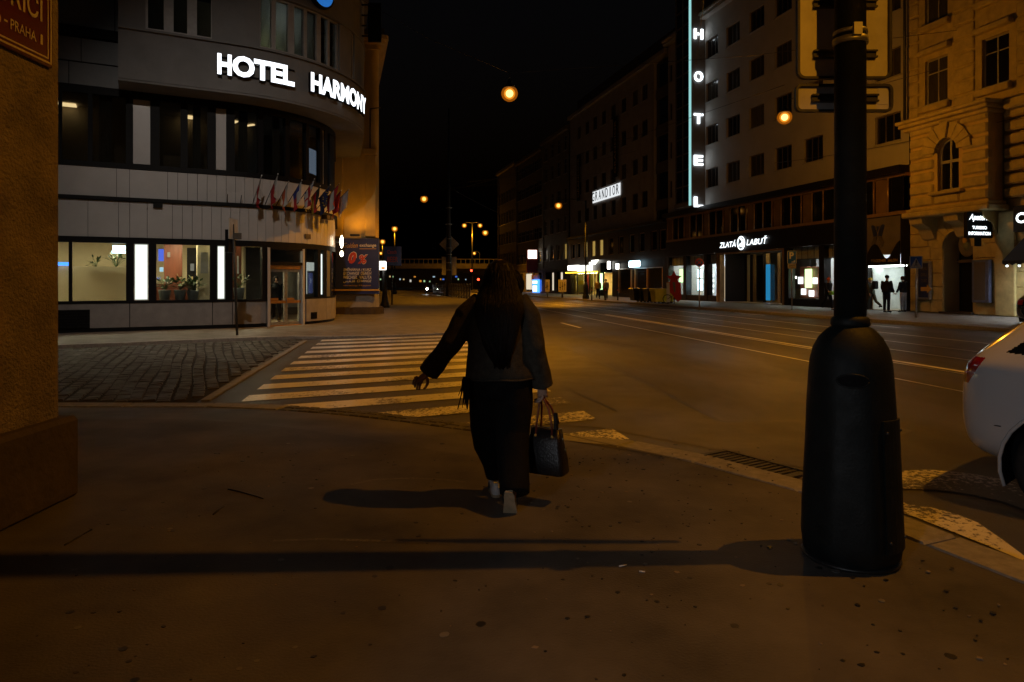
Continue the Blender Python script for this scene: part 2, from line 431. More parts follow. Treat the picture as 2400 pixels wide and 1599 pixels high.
# ------------------------------------------------------------------ street axes
D = Vector((-0.247, 0.969, 0)).normalized()          # along the main street, away from the camera
N = Vector((D.y, -D.x, 0))                            # across it, to the right
def st(s, t, z=0.0):
    p = D*s + N*t
    return Vector((p.x, p.y, z))
TH0 = R(27.9)
U = Vector((math.cos(TH0), math.sin(TH0), 0))         # along the side street
V = Vector((-U.y, U.x, 0))

def structure(mb, name, mats, parent=None):
    o = part(mb, name, mats, parent)
    if parent is None: o['kind'] = 'structure'
    return o

# ------------------------------------------------------------------ road
road = structure(MB().box(-320, 320, -120, 520, -0.3, 0.0), 'road', M['road'])

def ribbon(pts, w, z):
    mb = MB(); vs = []
    for i, p in enumerate(pts):
        a = Vector(pts[max(i-1,0)][:2]); b = Vector(pts[min(i+1,len(pts)-1)][:2])
        t = (b-a).normalized(); n = Vector((-t.y, t.x))*(w/2)
        vs += [(p[0]+n.x, p[1]+n.y, z), (p[0]-n.x, p[1]-n.y, z)]
    mb.add(vs, [(2*i+1, 2*i+3, 2*i+2, 2*i) for i in range(len(pts)-1)])
    return mb
EDIR = Vector((-0.155, 0.988, 0))
def lane(w, y0, y1, step=4.0):
    pts = []; y = y0
    while y <= y1 + 0.01:
        yy = min(y, 42.0); x = (w - 0.155*yy)/0.988
        if y > 42: x += (y-42)*(D.x/D.y)
        pts.append((x, y)); y += step
    return pts
for w in (8.05, 9.62, 11.45, 13.02):
    part(ribbon(lane(w, 2, 118), 0.075, 0.006), 'tram_rail', M['rail'], road)
part(ribbon(lane(9.86, 2, 34), 0.16, 0.004), 'white_line', M['line'], road)  # white strip standing in for the bright reflection along the tram rail
part(ribbon(lane(15.05, 2, 60), 0.12, 0.004), 'white_line', M['line'], road)
for k in range(7):
    part(ribbon(lane(17.2, 6+k*9.0, 6+k*9.0+3.0, 1.5), 0.12, 0.004), 'white_line', M['line'], road)
    part(ribbon(lane(6.1, 24+k*9.0, 24+k*9.0+3.0, 1.5), 0.12, 0.004), 'white_line', M['line'], road)
# lighter resurfaced strip beside the crossing and the tar seam along its edge
seam = [ground(x, y) for x, y in ((1255,792),(1290,803),(1340,823),(1404,849),(1460,873),(1516,900),(1560,922),(1598,943),(1645,967),(1689,988),(1720,990),(1800,986),(1914,981),(2000,977))]
patch = seam + [ground(2140, 1010), ground(1900, 1100), ground(1600, 1040), ground(1400, 1002), ground(1270, 995), ground(1150,900), ground(1150,800)]
part(MB().flat(patch, 0.0035), 'asphalt_patch', M['road2'], road)
part(ribbon(seam, 0.05, 0.0055), 'tar_seam', M['tar'], road)
for pts, w in ((((1315,905),(1350,922),(1400,943),(1446,965)), 0.03), (((1330,782),(1400,790),(1440,803),(1520,812)), 0.09), (((1365,793),(1470,812),(1560,832)), 0.06)):
    part(ribbon([ground(*p) for p in pts], w, 0.007), 'tar_seam', M['tar'], road)

# zebra crossing: each bar is a part
def zebra_bar(a, k):
    pass
left0, ldir = Vector((-3.62, 9.12)), Vector((-0.165, 0.986))
right0, rdir = Vector((1.13, 7.25)), Vector((-0.2, 0.98))
u2 = Vector((0.905, 0.425))
def inter(p, d, q, e):
    k = (q-p).x*e.y-(q-p).y*e.x
    return p + d*(k/(d.x*e.y-d.y*e.x))
for i in range(-4, 10):
    c0 = left0 + ldir*(i*1.045); c1 = c0 + ldir*0.52
    if i >= 0:
        a0, a1 = c0, c1
    else:   # bars cut off on the left by the curve of the kerb
        kx = {-1:-2.35, -2:-1.15, -3:-0.15, -4:0.62}[i]
        a0 = inter(c0, u2, Vector((kx, 0)), Vector((-0.05,1))); a1 = inter(c1, u2, Vector((kx-0.25, 0)), Vector((-0.05,1)))
    b0 = inter(c0, u2, right0, rdir); b1 = inter(c1, u2, right0, rdir)
    part(MB().flat([a0, b0, b1, a1], 0.0085), 'crossing_stripe', M['zebra' if i >= -1 else 'zebra2'], road)
# worn crossing bars by the white car
def gpoly(l): return [ground(x, y) for x, y in l]
part(MB().flat(gpoly([(2060,1150),(2100,1106),(2180,1103),(2260,1110),(2345,1124),(2480,1160),(2500,1240),(2400,1196),(2356,1180),(2270,1160),(2190,1150),(2110,1148)]), 0.0075), 'crossing_stripe', M['zebra2'], road)
part(MB().flat(gpoly([(2080,1176),(2106,1178),(2177,1190),(2240,1207),(2293,1228),(2350,1268),(2440,1335),(2430,1345),(2400,1318),(2310,1280),(2222,1245),(2150,1216),(2106,1202)]), 0.0075), 'crossing_stripe', M['zebra2'], road)
part(MB().flat(gpoly([(1835,1105),(1870,1108),(1920,1122),(1960,1140),(1930,1146),(1880,1125)]), 0.0075), 'crossing_stripe', M['zebra2'], road)

# ------------------------------------------------------------------ near pavement
kp = [(-40,8.75,.06),(-12,8.8,.06),(-5.8,8.82,.05),(-4.8,8.84,.045),(-3.5,8.86,.035),(-2.48,8.6,.03),(-1.44,8.16,.03),(-0.41,7.56,.03),(0.29,7.12,.03),(0.76,6.93,.06),(1.5,6.19,.1),(1.8,5.80,.1),(2.23,5.26,.1),(2.5,4.43,.1),(2.61,4.09,.1),(2.82,3.6,.1),(3.3,2.0,.1),(4.0,-1.0,.1),(6.0,-8.5,.1)]
def smooth_line(pts, sub=4):
    out = []
    P = [Vector(p) for p in pts]
    for i in range(len(P)-1):
        p0 = P[max(i-1,0)]; p1 = P[i]; p2 = P[i+1]; p3 = P[min(i+2,len(P)-1)]
        if (p2-p1).length > 8: out.append(p1); continue
        for k in range(sub):
            t = k/sub
            out.append(0.5*((2*p1)+(p2-p0)*t+(2*p0-5*p1+4*p2-p3)*t*t+(3*p1-p0-3*p2+p3)*t*t*t))
    out.append(P[-1]); return out
def offset_line(pts, d, z=None):
    out = []
    for i, p in enumerate(pts):
        a = pts[max(i-1,0)]; b = pts[min(i+1,len(pts)-1)]
        t = Vector((b.x-a.x, b.y-a.y)).normalized()
        out.append(Vector((p.x+t.y*d, p.y-t.x*d, p.z if z is None else z)))
    return out
def pavement(name, line, inward, back, kerbw=0.28, ramp=1.1, ztop=0.1, mat='walk', stone=1.0, setts=None, stone_range=None):
    """line: kerb line (x, y, kerb height); inward +1 = right of the line's direction"""
    L0 = line; L1 = offset_line(line, inward*kerbw); L2 = offset_line(line, inward*(kerbw+ramp), ztop)
    mb = MB(); n = len(line)
    vs = [(p.x,p.y,p.z-0.012) for p in L1] + [(p.x,p.y,p.z) for p in L2] + [(p.x,p.y,-0.15) for p in L1]
    fs = []
    for i in range(n-1):
        q = (i, i+1, n+i+1, n+i)
        fs.append(q if inward < 0 else tuple(reversed(q)))
    mb.add(vs, fs)
    poly = [(p.x,p.y) for p in L2] + back
    mb.flat(poly, ztop)
    o = structure(mb, name, M[mat])
    # kerb stones, one by one
    acc = 0.0; cum = [0.0]
    for i in range(n-1):
        acc += (Vector(L0[i+1][:2])-Vector(L0[i][:2])).length; cum.append(acc)
    def at(s, LL):
        for i in range(n-1):
            if s <= cum[i+1] or i == n-2:
                t = (s-cum[i])/max(1e-6, cum[i+1]-cum[i]); t = min(max(t,0),1)
                return LL[i].lerp(LL[i+1], t)
    s = 0.0; rng = random.Random(3)
    while s < acc-0.05:
        p = at(s, L0); ln = stone*rng.uniform(0.85,1.15)
        far = (Vector((p.x,p.y))).length
        if stone_range and not (stone_range[0] < p.x < stone_range[1] and p.y < stone_range[2]):
            ln = 14.0 if far > 30 else 4.0
        isset = setts and setts[0] < p.x < setts[1]
        if isset: ln = rng.uniform(0.13, 0.17)
        e = min(acc, s+ln)
        rows = ((0,1),)
        if isset: rows = ((0,0.48),(0.52,1.0))
        for r0, r1 in rows:
            g = 0.006
            a, b = at(s+g, L0), at(e-g, L0); c, d = at(e-g, L1), at(s+g, L1)
            A, B, Cc, Dd = a.lerp(d,r0), b.lerp(c,r0), b.lerp(c,r1), a.lerp(d,r1)
            dz = rng.uniform(-0.006,0.006) if isset else rng.uniform(-0.003,0.003)
            m2 = MB()
            b_ = 0.012
            mid = (A+B+Cc+Dd)/4
            top = []
            for q in (A,B,Cc,Dd):
                v = (mid-q); v.z = 0; L = v.length
                top.append(q + v*(b_*1.6/max(L,0.03)))
            m2.add([(q.x,q.y,-0.1) for q in (A,B,Cc,Dd)] + [(q.x,q.y,q.z+dz-b_) for q in (A,B,Cc,Dd)] + [(q.x,q.y,q.z+dz) for q in top],
                   [(0,1,5,4),(1,2,6,5),(2,3,7,6),(3,0,4,7),(4,5,9,8),(5,6,10,9),(6,7,11,10),(7,4,8,11),(8,9,10,11)])
            if inward > 0: m2.f = [tuple(reversed(f)) for f in m2.f]
            part(m2, 'paving_sett' if isset else 'kerb_stone', M['sett' if isset else 'kerb'], o)
        s = e
    return o
near_walk = pavement('pavement', smooth_line(kp), 1, [(6,-40),(-40,-40)], setts=(-3.3,0.35), stone_range=(-9,4,12))

for pts, w in ((((822,1136),(880,1124),(960,1121),(1040,1124),(1090,1130)), .035), (((640,1268),(760,1264),(880,1268),(1000,1272),(1080,1276)), .03), (((1320,1018),(1400,1036),(1480,1052),(1560,1070)), .03)):
    part(ribbon([ground(x, y, .1) for x, y in pts], w, .1012), 'dust_streak', M['dust'], near_walk)
# drain grate set in the gutter
gt = thing('drain_grate', 'rusty iron gully grate in the gutter beside the dark pole', 'drain', (*ground(1765,1092),0), R(-58))
part(MB().box(-0.46,0.46,-0.19,-0.14,0.004,0.03).box(-0.46,0.46,0.14,0.19,0.004,0.03).box(-0.46,-0.41,-0.14,0.14,0.004,0.028).box(0.41,0.46,-0.14,0.14,0.004,0.028), 'frame', M['iron'], gt)
part(MB().box(-0.41,0.41,-0.14,0.14,0.002,0.006), 'pit', M['joint'], gt)
for k in range(13):
    part(MB().box(-0.39+k*0.063,-0.355+k*0.063,-0.138,0.138,0.006,0.022), 'bar', M['iron'], gt)

# ------------------------------------------------------------------ cobbled side street
side = structure(MB().flat([(-40,-2+8.6),(-4.15,9.2),(-5.75,18.4),(-9.5,17.4),(-40,2.5)][:0] or [(-30,9.08),(-4.2,9.08),(-5.95,19.0),(-9.0,17.75),(-12,16.1),(-30,6.6+3.0)], 0.004), 'side_street', M['joint'])
rows = []
rng = random.Random(5)
vv = Vector((-0.41, 0.912)); uu = Vector((0.912, 0.41))
org = Vector((-4.2, 9.1))
def in_side(p):
    if p.y < 9.12 or p.x < -13.6: return False
    # right edge
    e = Vector((-5.80, 18.6)) - Vector((-4.28, 9.1)); q = p - Vector((-4.28, 9.1))
    if e.x*q.y - e.y*q.x < 0.09: return False
    # far kerb
    a = Vector((-13.0, 15.15)); b = Vector((-6.2, 19.0)) ; e = b-a; q = p-a
    return e.x*q.y - e.y*q.x < -0.05
setts = []
i = -80
while i < 30:
    wob = 0.012*math.sin(i*0.7)
    j = -10.0; w = 0.172
    while j < 14:
        ln = rng.uniform(0.10, 0.16)
        c = org + uu*(i*0.19+wob+0.02*math.sin(j*1.3+i)) + vv*(j+ln/2)
        if in_side(c): setts.append((c, ln, w*rng.uniform(0.92,1.04), rng.uniform(0.014,0.024), rng.uniform(-0.03,0.03)))
        j += ln + 0.005
    i += 1
def sett_geo(mb, c, ln, w, h, an, z=0.0):
    a2 = (uu*math.cos(an)+vv*math.sin(an)); b2 = Vector((-a2.y, a2.x))
    A = a2*(w/2-0.004); B = b2*(ln/2-0.002); i1, i2 = 0.84, 0.93
    bot = [c-A-B, c+A-B, c+A+B, c-A+B]; top = [c-A*i1-B*i2, c+A*i1-B*i2, c+A*i1+B*i2, c-A*i1+B*i2]
    tl = [rng.uniform(-0.004,0.004) for _ in range(4)]
    mb.add([(p.x,p.y,z) for p in bot]+[(p.x,p.y,z+h*0.55) for p in bot]+[(p.x,p.y,z+h+t) for p,t in zip(top,tl)],
           [(0,1,5,4),(1,2,6,5),(2,3,7,6),(3,0,4,7),(4,5,9,8),(5,6,10,9),(6,7,11,10),(7,4,8,11),(8,9,10,11)])
def vis(sv):
    c = sv[0]; px = CX+FPX*c.x/c.y
    return (0 if px > 150 else 100) + c.y
setts.sort(key=vis)
for sv in setts[:300]:
    mb = MB(); sett_geo(mb, *sv, z=0.004); part(mb, 'sett', M['sett'], side)
rest = MB()
for sv in setts[300:]: sett_geo(rest, *sv, z=0.004)
o = part(rest, 'setts', M['sett'], side); o['kind'] = 'stuff'
# smooth edging stones between setts and crossing
e0, e1 = Vector((-4.17, 9.15)), Vector((-5.68, 18.55))
for k in range(12):
    a = e0.lerp(e1, k/12); b = e0.lerp(e1, (k+0.985)/12); nn = Vector((0.11,0.018))
    part(MB().prism([a, a+nn, b+nn, b], 0.003, 0.026), 'edging_stone', M['kerb'], side)

# ------------------------------------------------------------------ far pavements
hk = [(-40,1.6,.1),(-20,11.6,.1),(-10.8,16.3,.1),(-8.8,17.6,.1),(-6.39,18.9,.1),(-5.6,19.2,.09),(-4.6,19.6,.05),(-2.7,20.6,.04),(-1.3,21.4,.06),(-.5,22.4,.1),(-.3,24,.1),(-.6,28,.1),(-.8,34,.1),(-1.6,45,.1),(-2.6,56,.1),(-13,97,.1),(-23.6,138.5,.1)]
hotel_walk = pavement('pavement', smooth_line(hk), -1, [(-90,138),(-90,1.6)], mat='walk2', ramp=0.8, stone=1.0, stone_range=(-12,2,30))
rk = [tuple(st(s, 20.8, 0.12)) for s in (170,120,90,70,60,50,40,30,20,10,0,-30)]
right_walk = pavement('pavement', [Vector(p) for p in rk], -1, [tuple(st(-30, 60))[:2], tuple(st(170, 60))[:2]], mat='walk2', ramp=0.6, stone=1.2, stone_range=(-2,17,60))

# scattered litter on the near pavement: leaves, stubs, pebbles
lit = MB(); rng = random.Random(21)
for k in range(430):
    x = rng.uniform(-2.6, 2.3); y = rng.uniform(2.4, 6.2)
    if rng.random() < 0.45: x = abs(x)*0.9
    r = rng.choice((.004,.006,.009,.013))*rng.uniform(.7,1.2); n = rng.randint(4,6); a0 = rng.uniform(0,6)
    lit.prism([(x+r*rng.uniform(.6,1.3)*math.cos(a0+2*math.pi*i/n), y+r*rng.uniform(.5,1.3)*math.sin(a0+2*math.pi*i/n)) for i in range(n)], 0.099, 0.099+rng.uniform(0.002,0.005), mi=0 if rng.random()<0.7 else 1)
for k in range(70):   # trodden gum
    x = rng.uniform(-2.7, 2.3); y = rng.uniform(2.2, 6.4); r = rng.uniform(.010,.024); n = 9; a0 = rng.uniform(0,6)
    lit.prism([(x+r*rng.uniform(.8,1.15)*math.cos(a0+2*math.pi*i/n), y+r*rng.uniform(.8,1.15)*math.sin(a0+2*math.pi*i/n)) for i in range(n)], 0.099, 0.1015, mi=rng.choice((0,0,2)))
o = part(lit, 'litter', [M['tar'], M['crumb'], M['walk2']]); tag(o, 'crumbs, leaf bits and pebbles scattered over the near pavement', 'litter', kind='stuff')
for (x, y), ln, an in ((ground(1460,1328,.1), 0.045, 0.4), (ground(1505,1342,.1), 0.03, -0.2)):
    single(MB().tube([(-ln/2,0,0.005),(ln/2,0,0.005)], 0.004, 6), 'cigarette_stub', M['whiteprint'], 'white cigarette stub lying in the pole shadow, %s of the two' % ('longer' if ln > .04 else 'shorter'), 'cigarette stub', loc=(x,y,0.1), rot=(0,0,an))
for lab, pts in (('long thin dark twig lying on the pavement left of the woman', ((535,1148),(560,1153),(595,1163),(617,1170))), ('short dark twig lying below the long twig', ((500,1207),(512,1196),(526,1186))), ('dark bent leaf stalk near the foot of the plaster wall', ((152,1279),(180,1262),(215,1243)))):
    g3 = [Vector((*ground(x,y,.1), 0.104)) for x,y in pts]
    single(MB().tube([p-g3[0]+Vector((0,0,.004)) for p in g3], [0.006,0.005,0.0045,0.003][:len(g3)], 5), 'twig', M['tar'], lab, 'twig', loc=(g3[0].x,g3[0].y,0.1))
# ------------------------------------------------------------------ plaster corner house on the left
WX = -3.155
ch = thing('corner_house', 'rough brown plaster house corner with a low plinth on the left', 'building', (-5.5,0.9,0.1), world=True)
part(MB().cbox(-9.0, WX, -5.0, 4.76, 0.1, 14.0, 0.015), 'wall', M['plaster'], ch)
part(MB().cbox(-9.1, -3.06, -5.1, 4.84, 0.09, 0.665, 0.03), 'plinth', M['plinthpl'], ch)
sg = thing('street_sign', 'dark red enamel street name plate with white double border on the plaster wall', 'sign', (WX+0.012, 4.2, 3.06), world=True)
y1, z0 = 4.655, 3.055
def wallfn(y0, zb, e=0.0): return lambda x, y, d: (WX+0.03+e, y0+x, zb+y)
part(MB().cbox(WX-0.005, WX+0.026, y1-1.0, y1, z0, z0+0.56, 0.008), 'plate', M['redsign'], sg)
bd = MB()
for ins, w in ((0.02,0.012),(0.05,0.010)):
    bd.box(WX+0.026,WX+0.030,y1-1.0+ins,y1-ins,z0+ins,z0+ins+w); bd.box(WX+0.026,WX+0.030,y1-1.0+ins,y1-ins,z0+0.56-ins-w,z0+0.56-ins)
    bd.box(WX+0.026,WX+0.030,y1-ins-w,y1-ins,z0+ins+w,z0+0.56-ins-w); bd.box(WX+0.026,WX+0.030,y1-1.0+ins,y1-1.0+ins+w,z0+ins+w,z0+0.56-ins-w)
part(bd, 'border', M['whiteenamel'], sg)
part(text(MB(), 'NA POŘÍČÍ', 0.80, 0.20, wallfn(y1-0.9, z0+0.275), off=0.012), 'lettering', M['whiteenamel'], sg)
part(text(MB(), 'NOVÉ MĚSTO', 0.43, 0.085, wallfn(y1-0.91, z0+0.125), off=0.008), 'lettering', M['whiteenamel'], sg)
part(text(MB(), '-', 0.03, 0.012, wallfn(y1-0.455, z0+0.155), off=0.004), 'lettering', M['whiteenamel'], sg)
part(text(MB(), 'PRAHA', 0.23, 0.066, wallfn(y1-0.40, z0+0.125), off=0.008), 'lettering', M['whiteenamel'], sg)
part(text(MB(), '1', 0.022, 0.066, wallfn(y1-0.13, z0+0.125), off=0.008), 'lettering', M['whiteenamel'], sg)

# ------------------------------------------------------------------ curved hotel
HR, HD = 4.4, R(104.3)-TH0
HP0 = Vector((-9.3, 22.35, 0)); HC = HP0 + V*HR; HL = HR*HD
def hp(a, off=0.0, z=0.0):
    if a <= 0: p = HP0 + U*a; th = TH0
    elif a <= HL: th = TH0 + a/HR; p = HC + Vector((math.sin(th), -math.cos(th), 0))*HR
    else: th = TH0+HD; p = HC + Vector((math.sin(th), -math.cos(th), 0))*HR + Vector((math.cos(th), math.sin(th), 0))*(a-HL)
    n = Vector((math.sin(th), -math.cos(th), 0))
    q = p + n*off
    return Vector((q.x, q.y, z))
def ha(px, off=0.0, lo=-9.0, hi=6.3):
    for _ in range(50):
        m = (lo+hi)/2; p = hp(m, off)
        if CX+FPX*p.x/p.y < px: lo = m
        else: hi = m
    return (lo+hi)/2
def strip(mb, a0, a1, z0, z1, o0, o1, mi=0, seg=0.35):
    cuts = [a0]
    for c in (0.0, HL):
        if a0 < c < a1: cuts.append(c)
    cuts.append(a1); aa = []
    for i in range(len(cuts)-1):
        p, q = cuts[i], cuts[i+1]
        n = 1 if (q <= 0 or p >= HL) else max(1, math.ceil((q-p)/seg))
        aa += [p+(q-p)*k/n for k in range(n)]
    aa.append(a1); vs = []
    for a in aa: vs += [hp(a,o0,z0), hp(a,o1,z0), hp(a,o1,z1), hp(a,o0,z1)]
    fs = [(4*i+j, 4*i+4+j, 4*i+4+(j+1)%4, 4*i+(j+1)%4) for i in range(len(aa)-1) for j in range(4)]
    k = 4*(len(aa)-1)
    fs += [(0,1,2,3), (k+3,k+2,k+1,k)]
    mb.add(vs, [tuple(reversed(f)) for f in fs], mi)
    return mb
AL, AR = -8.5, HL+7.0
hotel = thing('hotel', 'white clad hotel with rounded corner, dark window bands and lit lobby', 'hotel', (-9.3,23.5,0.1), world=True)
def hpart(name, mat, *strips, parent=None):
    mb = MB()
    for s in strips: strip(mb, *s)
    return part(mb, name, mat, parent or hotel)
# plinth slabs and skirting
pl = [AL, ha(304)] + [ha(x) for x in (498, 545, 624)]
for a, b in zip(pl[:-1], pl[1:]): hpart('plinth_slab', M['plinth'], (a+0.012, b-0.012, 0.22, 0.955, -0.06, 0.0))
da0, da1 = ha(626), ha(712)
pl2 = [da1+0.1, ha(764), ha(776), HL+0.6, HL+3, AR]
for a, b in zip(pl2[:-1], pl2[1:]): hpart('plinth_slab', M['plinth'], (a+0.01, b-0.01, 0.2, 1.0, -0.06, 0.03))
hpart('base_course', M['black'], (AL, da0, 0.1, 0.217, -0.2, -0.02), (da1, AR, 0.1, 0.197, -0.2, -0.02))
hpart('plinth_backing', M['black'], (AL, da0, 0.217, 0.955, -0.2, -0.063), (da1, AR, 0.197, 1.0, -0.2, -0.063))
# ventilation grilles
for (x0,x1,zz0,zz1) in ((100,211,0.22,0.78),(727,741,0.28,0.52)):
    a, b = ha(x0), ha(x1)
    g = hpart('vent_grille', M['black'], (a,b,zz0,zz1,0.032,0.042))
    n = 7
    for k in range(n): hpart('slat', M['blackmatte'], (a+0.02,b-0.02, zz0+(k+.2)*(zz1-zz0)/n, zz0+(k+.7)*(zz1-zz0)/n, 0.042, 0.055), parent=g)
# ground floor windows: black surround, panes, light boxes
gz0, gz1 = 1.04, 2.80
hpart('window_frame', M['black'], (AL,da0,0.957,gz0,-0.14,0.03), (AL,AR,gz1,2.975,-0.16,0.03))
glass = [(60,161),(169,295.5),(366.5,492),(545,614)]
boxes = [(314,348),(509,528)]
edges = [AL, ha(100), ha(105), ha(161), ha(169), ha(295.5), ha(314), ha(348), ha(366.5), ha(492), ha(509), ha(528), ha(545), ha(614), da0]
posts = [(ha(161),ha(169)),(ha(295.5),ha(314)),(ha(348),ha(366.5)),(ha(492),ha(509)),(ha(528),ha(545)),(ha(614),da0)]
for a, b in posts: hpart('window_post', M['black'], (a,b,gz0,gz1,-0.14,0.028))
for x0, x1 in glass:
    a, b = ha(x0), ha(x1)
    hpart('window_pane', M['glass'], (a+.003,b-.003,gz0+.003,gz1-.003,-0.075,-0.067))
for k, (x0, x1) in enumerate(boxes):
    a, b = ha(x0), ha(x1)
    bx = hpart('light_box', M['whiteenamel'], (a+.004,b-.004,gz0+.004,gz1-.004,-0.135,-0.10))
    hpart('diffuser', E['lightbox'], (a+.03,b-.03,gz0+.03,gz1-.03,-0.098,-0.05), parent=bx)
# right of the door: dark bay with lit screen frame and thin light box
hpart('window_frame', M['black'], (da1,AR,1.003,1.07,-0.14,0.02))
for x0,x1 in ((712,717),(744,751),(757.5,764),(771,776)):
    hpart('window_post', M['black'], (ha(x0),ha(x1),1.07,gz1,-0.14,0.018))
hpart('window_post', M['render'], (ha(764),ha(771),1.07,gz1,-0.14,0.04))
hpart('window_pane', M['pane'], (ha(776),AR,1.07,gz1,-0.12,-0.06))
bx = hpart('light_box', M['whiteenamel'], (ha(751),ha(757.5),1.12,gz1-.12,-0.13,-0.08))
hpart('diffuser', E['lightbox'], (ha(751.6),ha(757),1.15,gz1-.15,-0.079,-0.03), parent=bx)
hpart('window_pane', M['glass_dim'], (ha(717),ha(744),1.07,gz1,-0.08,-0.07))
scr = MB(); strip(scr, ha(714.5,-.2), ha(720,-.2), 1.18, 2.02, -0.26, -0.2); strip(scr, ha(714.5,-.2), ha(736.5,-.2), 2.02, 2.33, -0.26, -0.2)
part(scr, 'lit_screen_frame', E['lightbox'], hotel)
hpart('lit_screen', emat('dim_blue_screen',(0.12,0.16,0.5),0.5), (ha(727,-.2),ha(735,-.2),1.2,1.95,-0.28,-0.24))
# cladding panels, lower and upper band
def panels(z0, z1, joints, gap=0.012, mat='panel', off=0.0):
    for a, b in zip(joints[:-1], joints[1:]):
        hpart('cladding_panel', M[mat], (a+gap/2, b-gap/2, z0, z1, -0.05, off + random.uniform(-0.004,0.004)))
lowj = [AL, -6.4, ha(206), ha(277.5), ha(304), ha(345), ha(404)]
a = lowj[-1]
while a < HL+1.2: a += 0.285; lowj.append(a)
panels(2.985, 4.09, lowj)
upj = [AL, -6.4, ha(273), ha(303.5), ha(393)]
a = upj[-1]
while a < HL+1.2: a += 0.285; upj.append(a)
panels(4.215, 5.085, upj)
hpart('panel_backing', M['black'], (AL,AR,2.977,5.085,-0.2,-0.053))
hpart('canopy_ledge', M['black'], (AL,AR,4.10,4.205,-0.05,0.10))
hpart('panel_end', M['panel'], (HL+1.5,AR,2.985,4.09,-0.05,0), (HL+1.5,AR,4.215,5.085,-0.05,0))
# small fittings on the cladding
hpart('ledge_lamp', M['black'], (ha(359),ha(381),3.93,4.09,0.004,0.10))
hpart('small_plate', M['frame_dark'], (ha(714),ha(727),3.16,3.33,0.006,0.03))
hpart('camera_box', M['frame_dark'], (ha(754),ha(761),3.95,4.09,0.004,0.22))
hpart('camera_box', M['frame_dark'], (ha(764),ha(769),3.95,4.09,0.004,0.2))
# first floor window band
fz0, fz1 = 5.25, 7.28
hpart('window_frame', M['black'], (AL,AR,5.09,fz0,-0.14,0.03), (AL,AR,fz1,7.498,-0.14,0.03))
fpanes = [(40,90),(96,137),(145,206),(217,295),(374,423),(440,486),(550,605),(617,668),(678,716),(723,749)]
fwhite = [(312,352),(506,530),(755,759)]
cells = sorted(fpanes+fwhite)
prev = AL
for x0, x1 in cells:
    a, b = ha(x0), ha(x1)
    hpart('window_post', M['black'], (prev, a, fz0, fz1, -0.14, 0.028))
    if (x0,x1) in fwhite: hpart('white_panel', M['panel'], (a,b,fz0+.02,fz1-.02,-0.12,-0.01))
    else: hpart('window_pane', M['glass_dim'], (a+.003,b-.003,fz0+.003,fz1-.003,-0.08,-0.07))
    prev = b
hpart('window_post', M['black'], (prev, ha(766), fz0, fz1, -0.14, 0.028), (ha(774), AR, fz0, fz1, -0.14, -0.02))
# rooms behind the glass
hpart('lobby_wall', M['wall_in'], (AL, HL+0.5, 0.12, 2.97, -3.6, -3.4))
hpart('lobby_floor', M['floor_in'], (AL, HL+0.5, 0.102, 0.13, -3.4, -0.21))
hpart('lobby_ceiling', M['wall_in'], (AL, HL+0.5, 2.98, 3.05, -3.4, -0.2))
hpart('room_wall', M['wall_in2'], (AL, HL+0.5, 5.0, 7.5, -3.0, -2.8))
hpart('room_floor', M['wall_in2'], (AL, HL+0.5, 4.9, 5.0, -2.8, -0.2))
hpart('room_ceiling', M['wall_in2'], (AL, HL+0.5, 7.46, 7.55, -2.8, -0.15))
for x0 in (-7.6, -6.1, -4.6, -3.1, -1.6, -0.3):
    hpart('lobby_downlight', E['ceiling'], (x0, x0+0.5, 2.955, 2.975, -1.15, -0.75))
hpart('lobby_downlight', E['ceiling'], (0.6, 2.5, 2.955, 2.975, -1.9, -1.5))
for x0, x1 in ((-4.9,-4.4),(-1.2,-0.9),(0.9,1.2),(2.4,2.6)):
    hpart('room_lamp', E['room'], (x0, x1, 7.40, 7.44, -2.7, -2.3))
hpart('room_screen', emat('pale_blue_room_light',(0.55,0.72,1.0),0.42), (ha(723,-.5),ha(748,-.5),5.7,6.6,-0.56,-0.5))
for x0,x1 in ((232,262),(452,470),(560,580),(640,655)):
    hpart('curtain', M['curtain'], (ha(x0,-.3),ha(x1,-.3),5.05,7.4,-0.36,-0.3))
# lobby fittings
hpart('frosted_screen', M['frost'], (AL, ha(296), 1.0, 2.08, -0.30, -0.27))
hpart('red_brown_panel', M['wood_in'], (ha(385,-1.6), ha(428,-1.6), 0.13, 2.9, -1.9, -1.8))
hpart('dark_panel', M['black'], (ha(440,-1.6), ha(466,-1.6), 0.13, 2.8, -2.2, -2.1))
hpart('dark_shelf', M['wood_in'], (ha(520,-.9), ha(566,-.9), 0.13, 2.9, -1.0, -0.9))
hpart('lobby_column', M['wall_in'], (ha(463,-.8), ha(500,-.8), 0.13, 2.95, -1.5, -0.9))
hpart('counter', M['wood_in'], (ha(360,-1.1), ha(440,-1.1), 0.13, 1.55, -1.5, -1.2))
hpart('table_lamp', E['ceiling2'], (ha(392,-1.1), ha(402,-1.1), 1.56, 1.75, -1.4, -1.3))
hpart('open_sign', E['bluewhite'], (ha(262,-.25), ha(294,-.25), 2.50, 2.58, -0.30, -0.27), (ha(264,-.25), ha(294,-.25), 2.60, 2.74, -0.30, -0.27))
hpart('blue_strip_sign', E['blue'], (ha(120,-.12), ha(161,-.12), 2.10, 2.20, -0.2, -0.15))
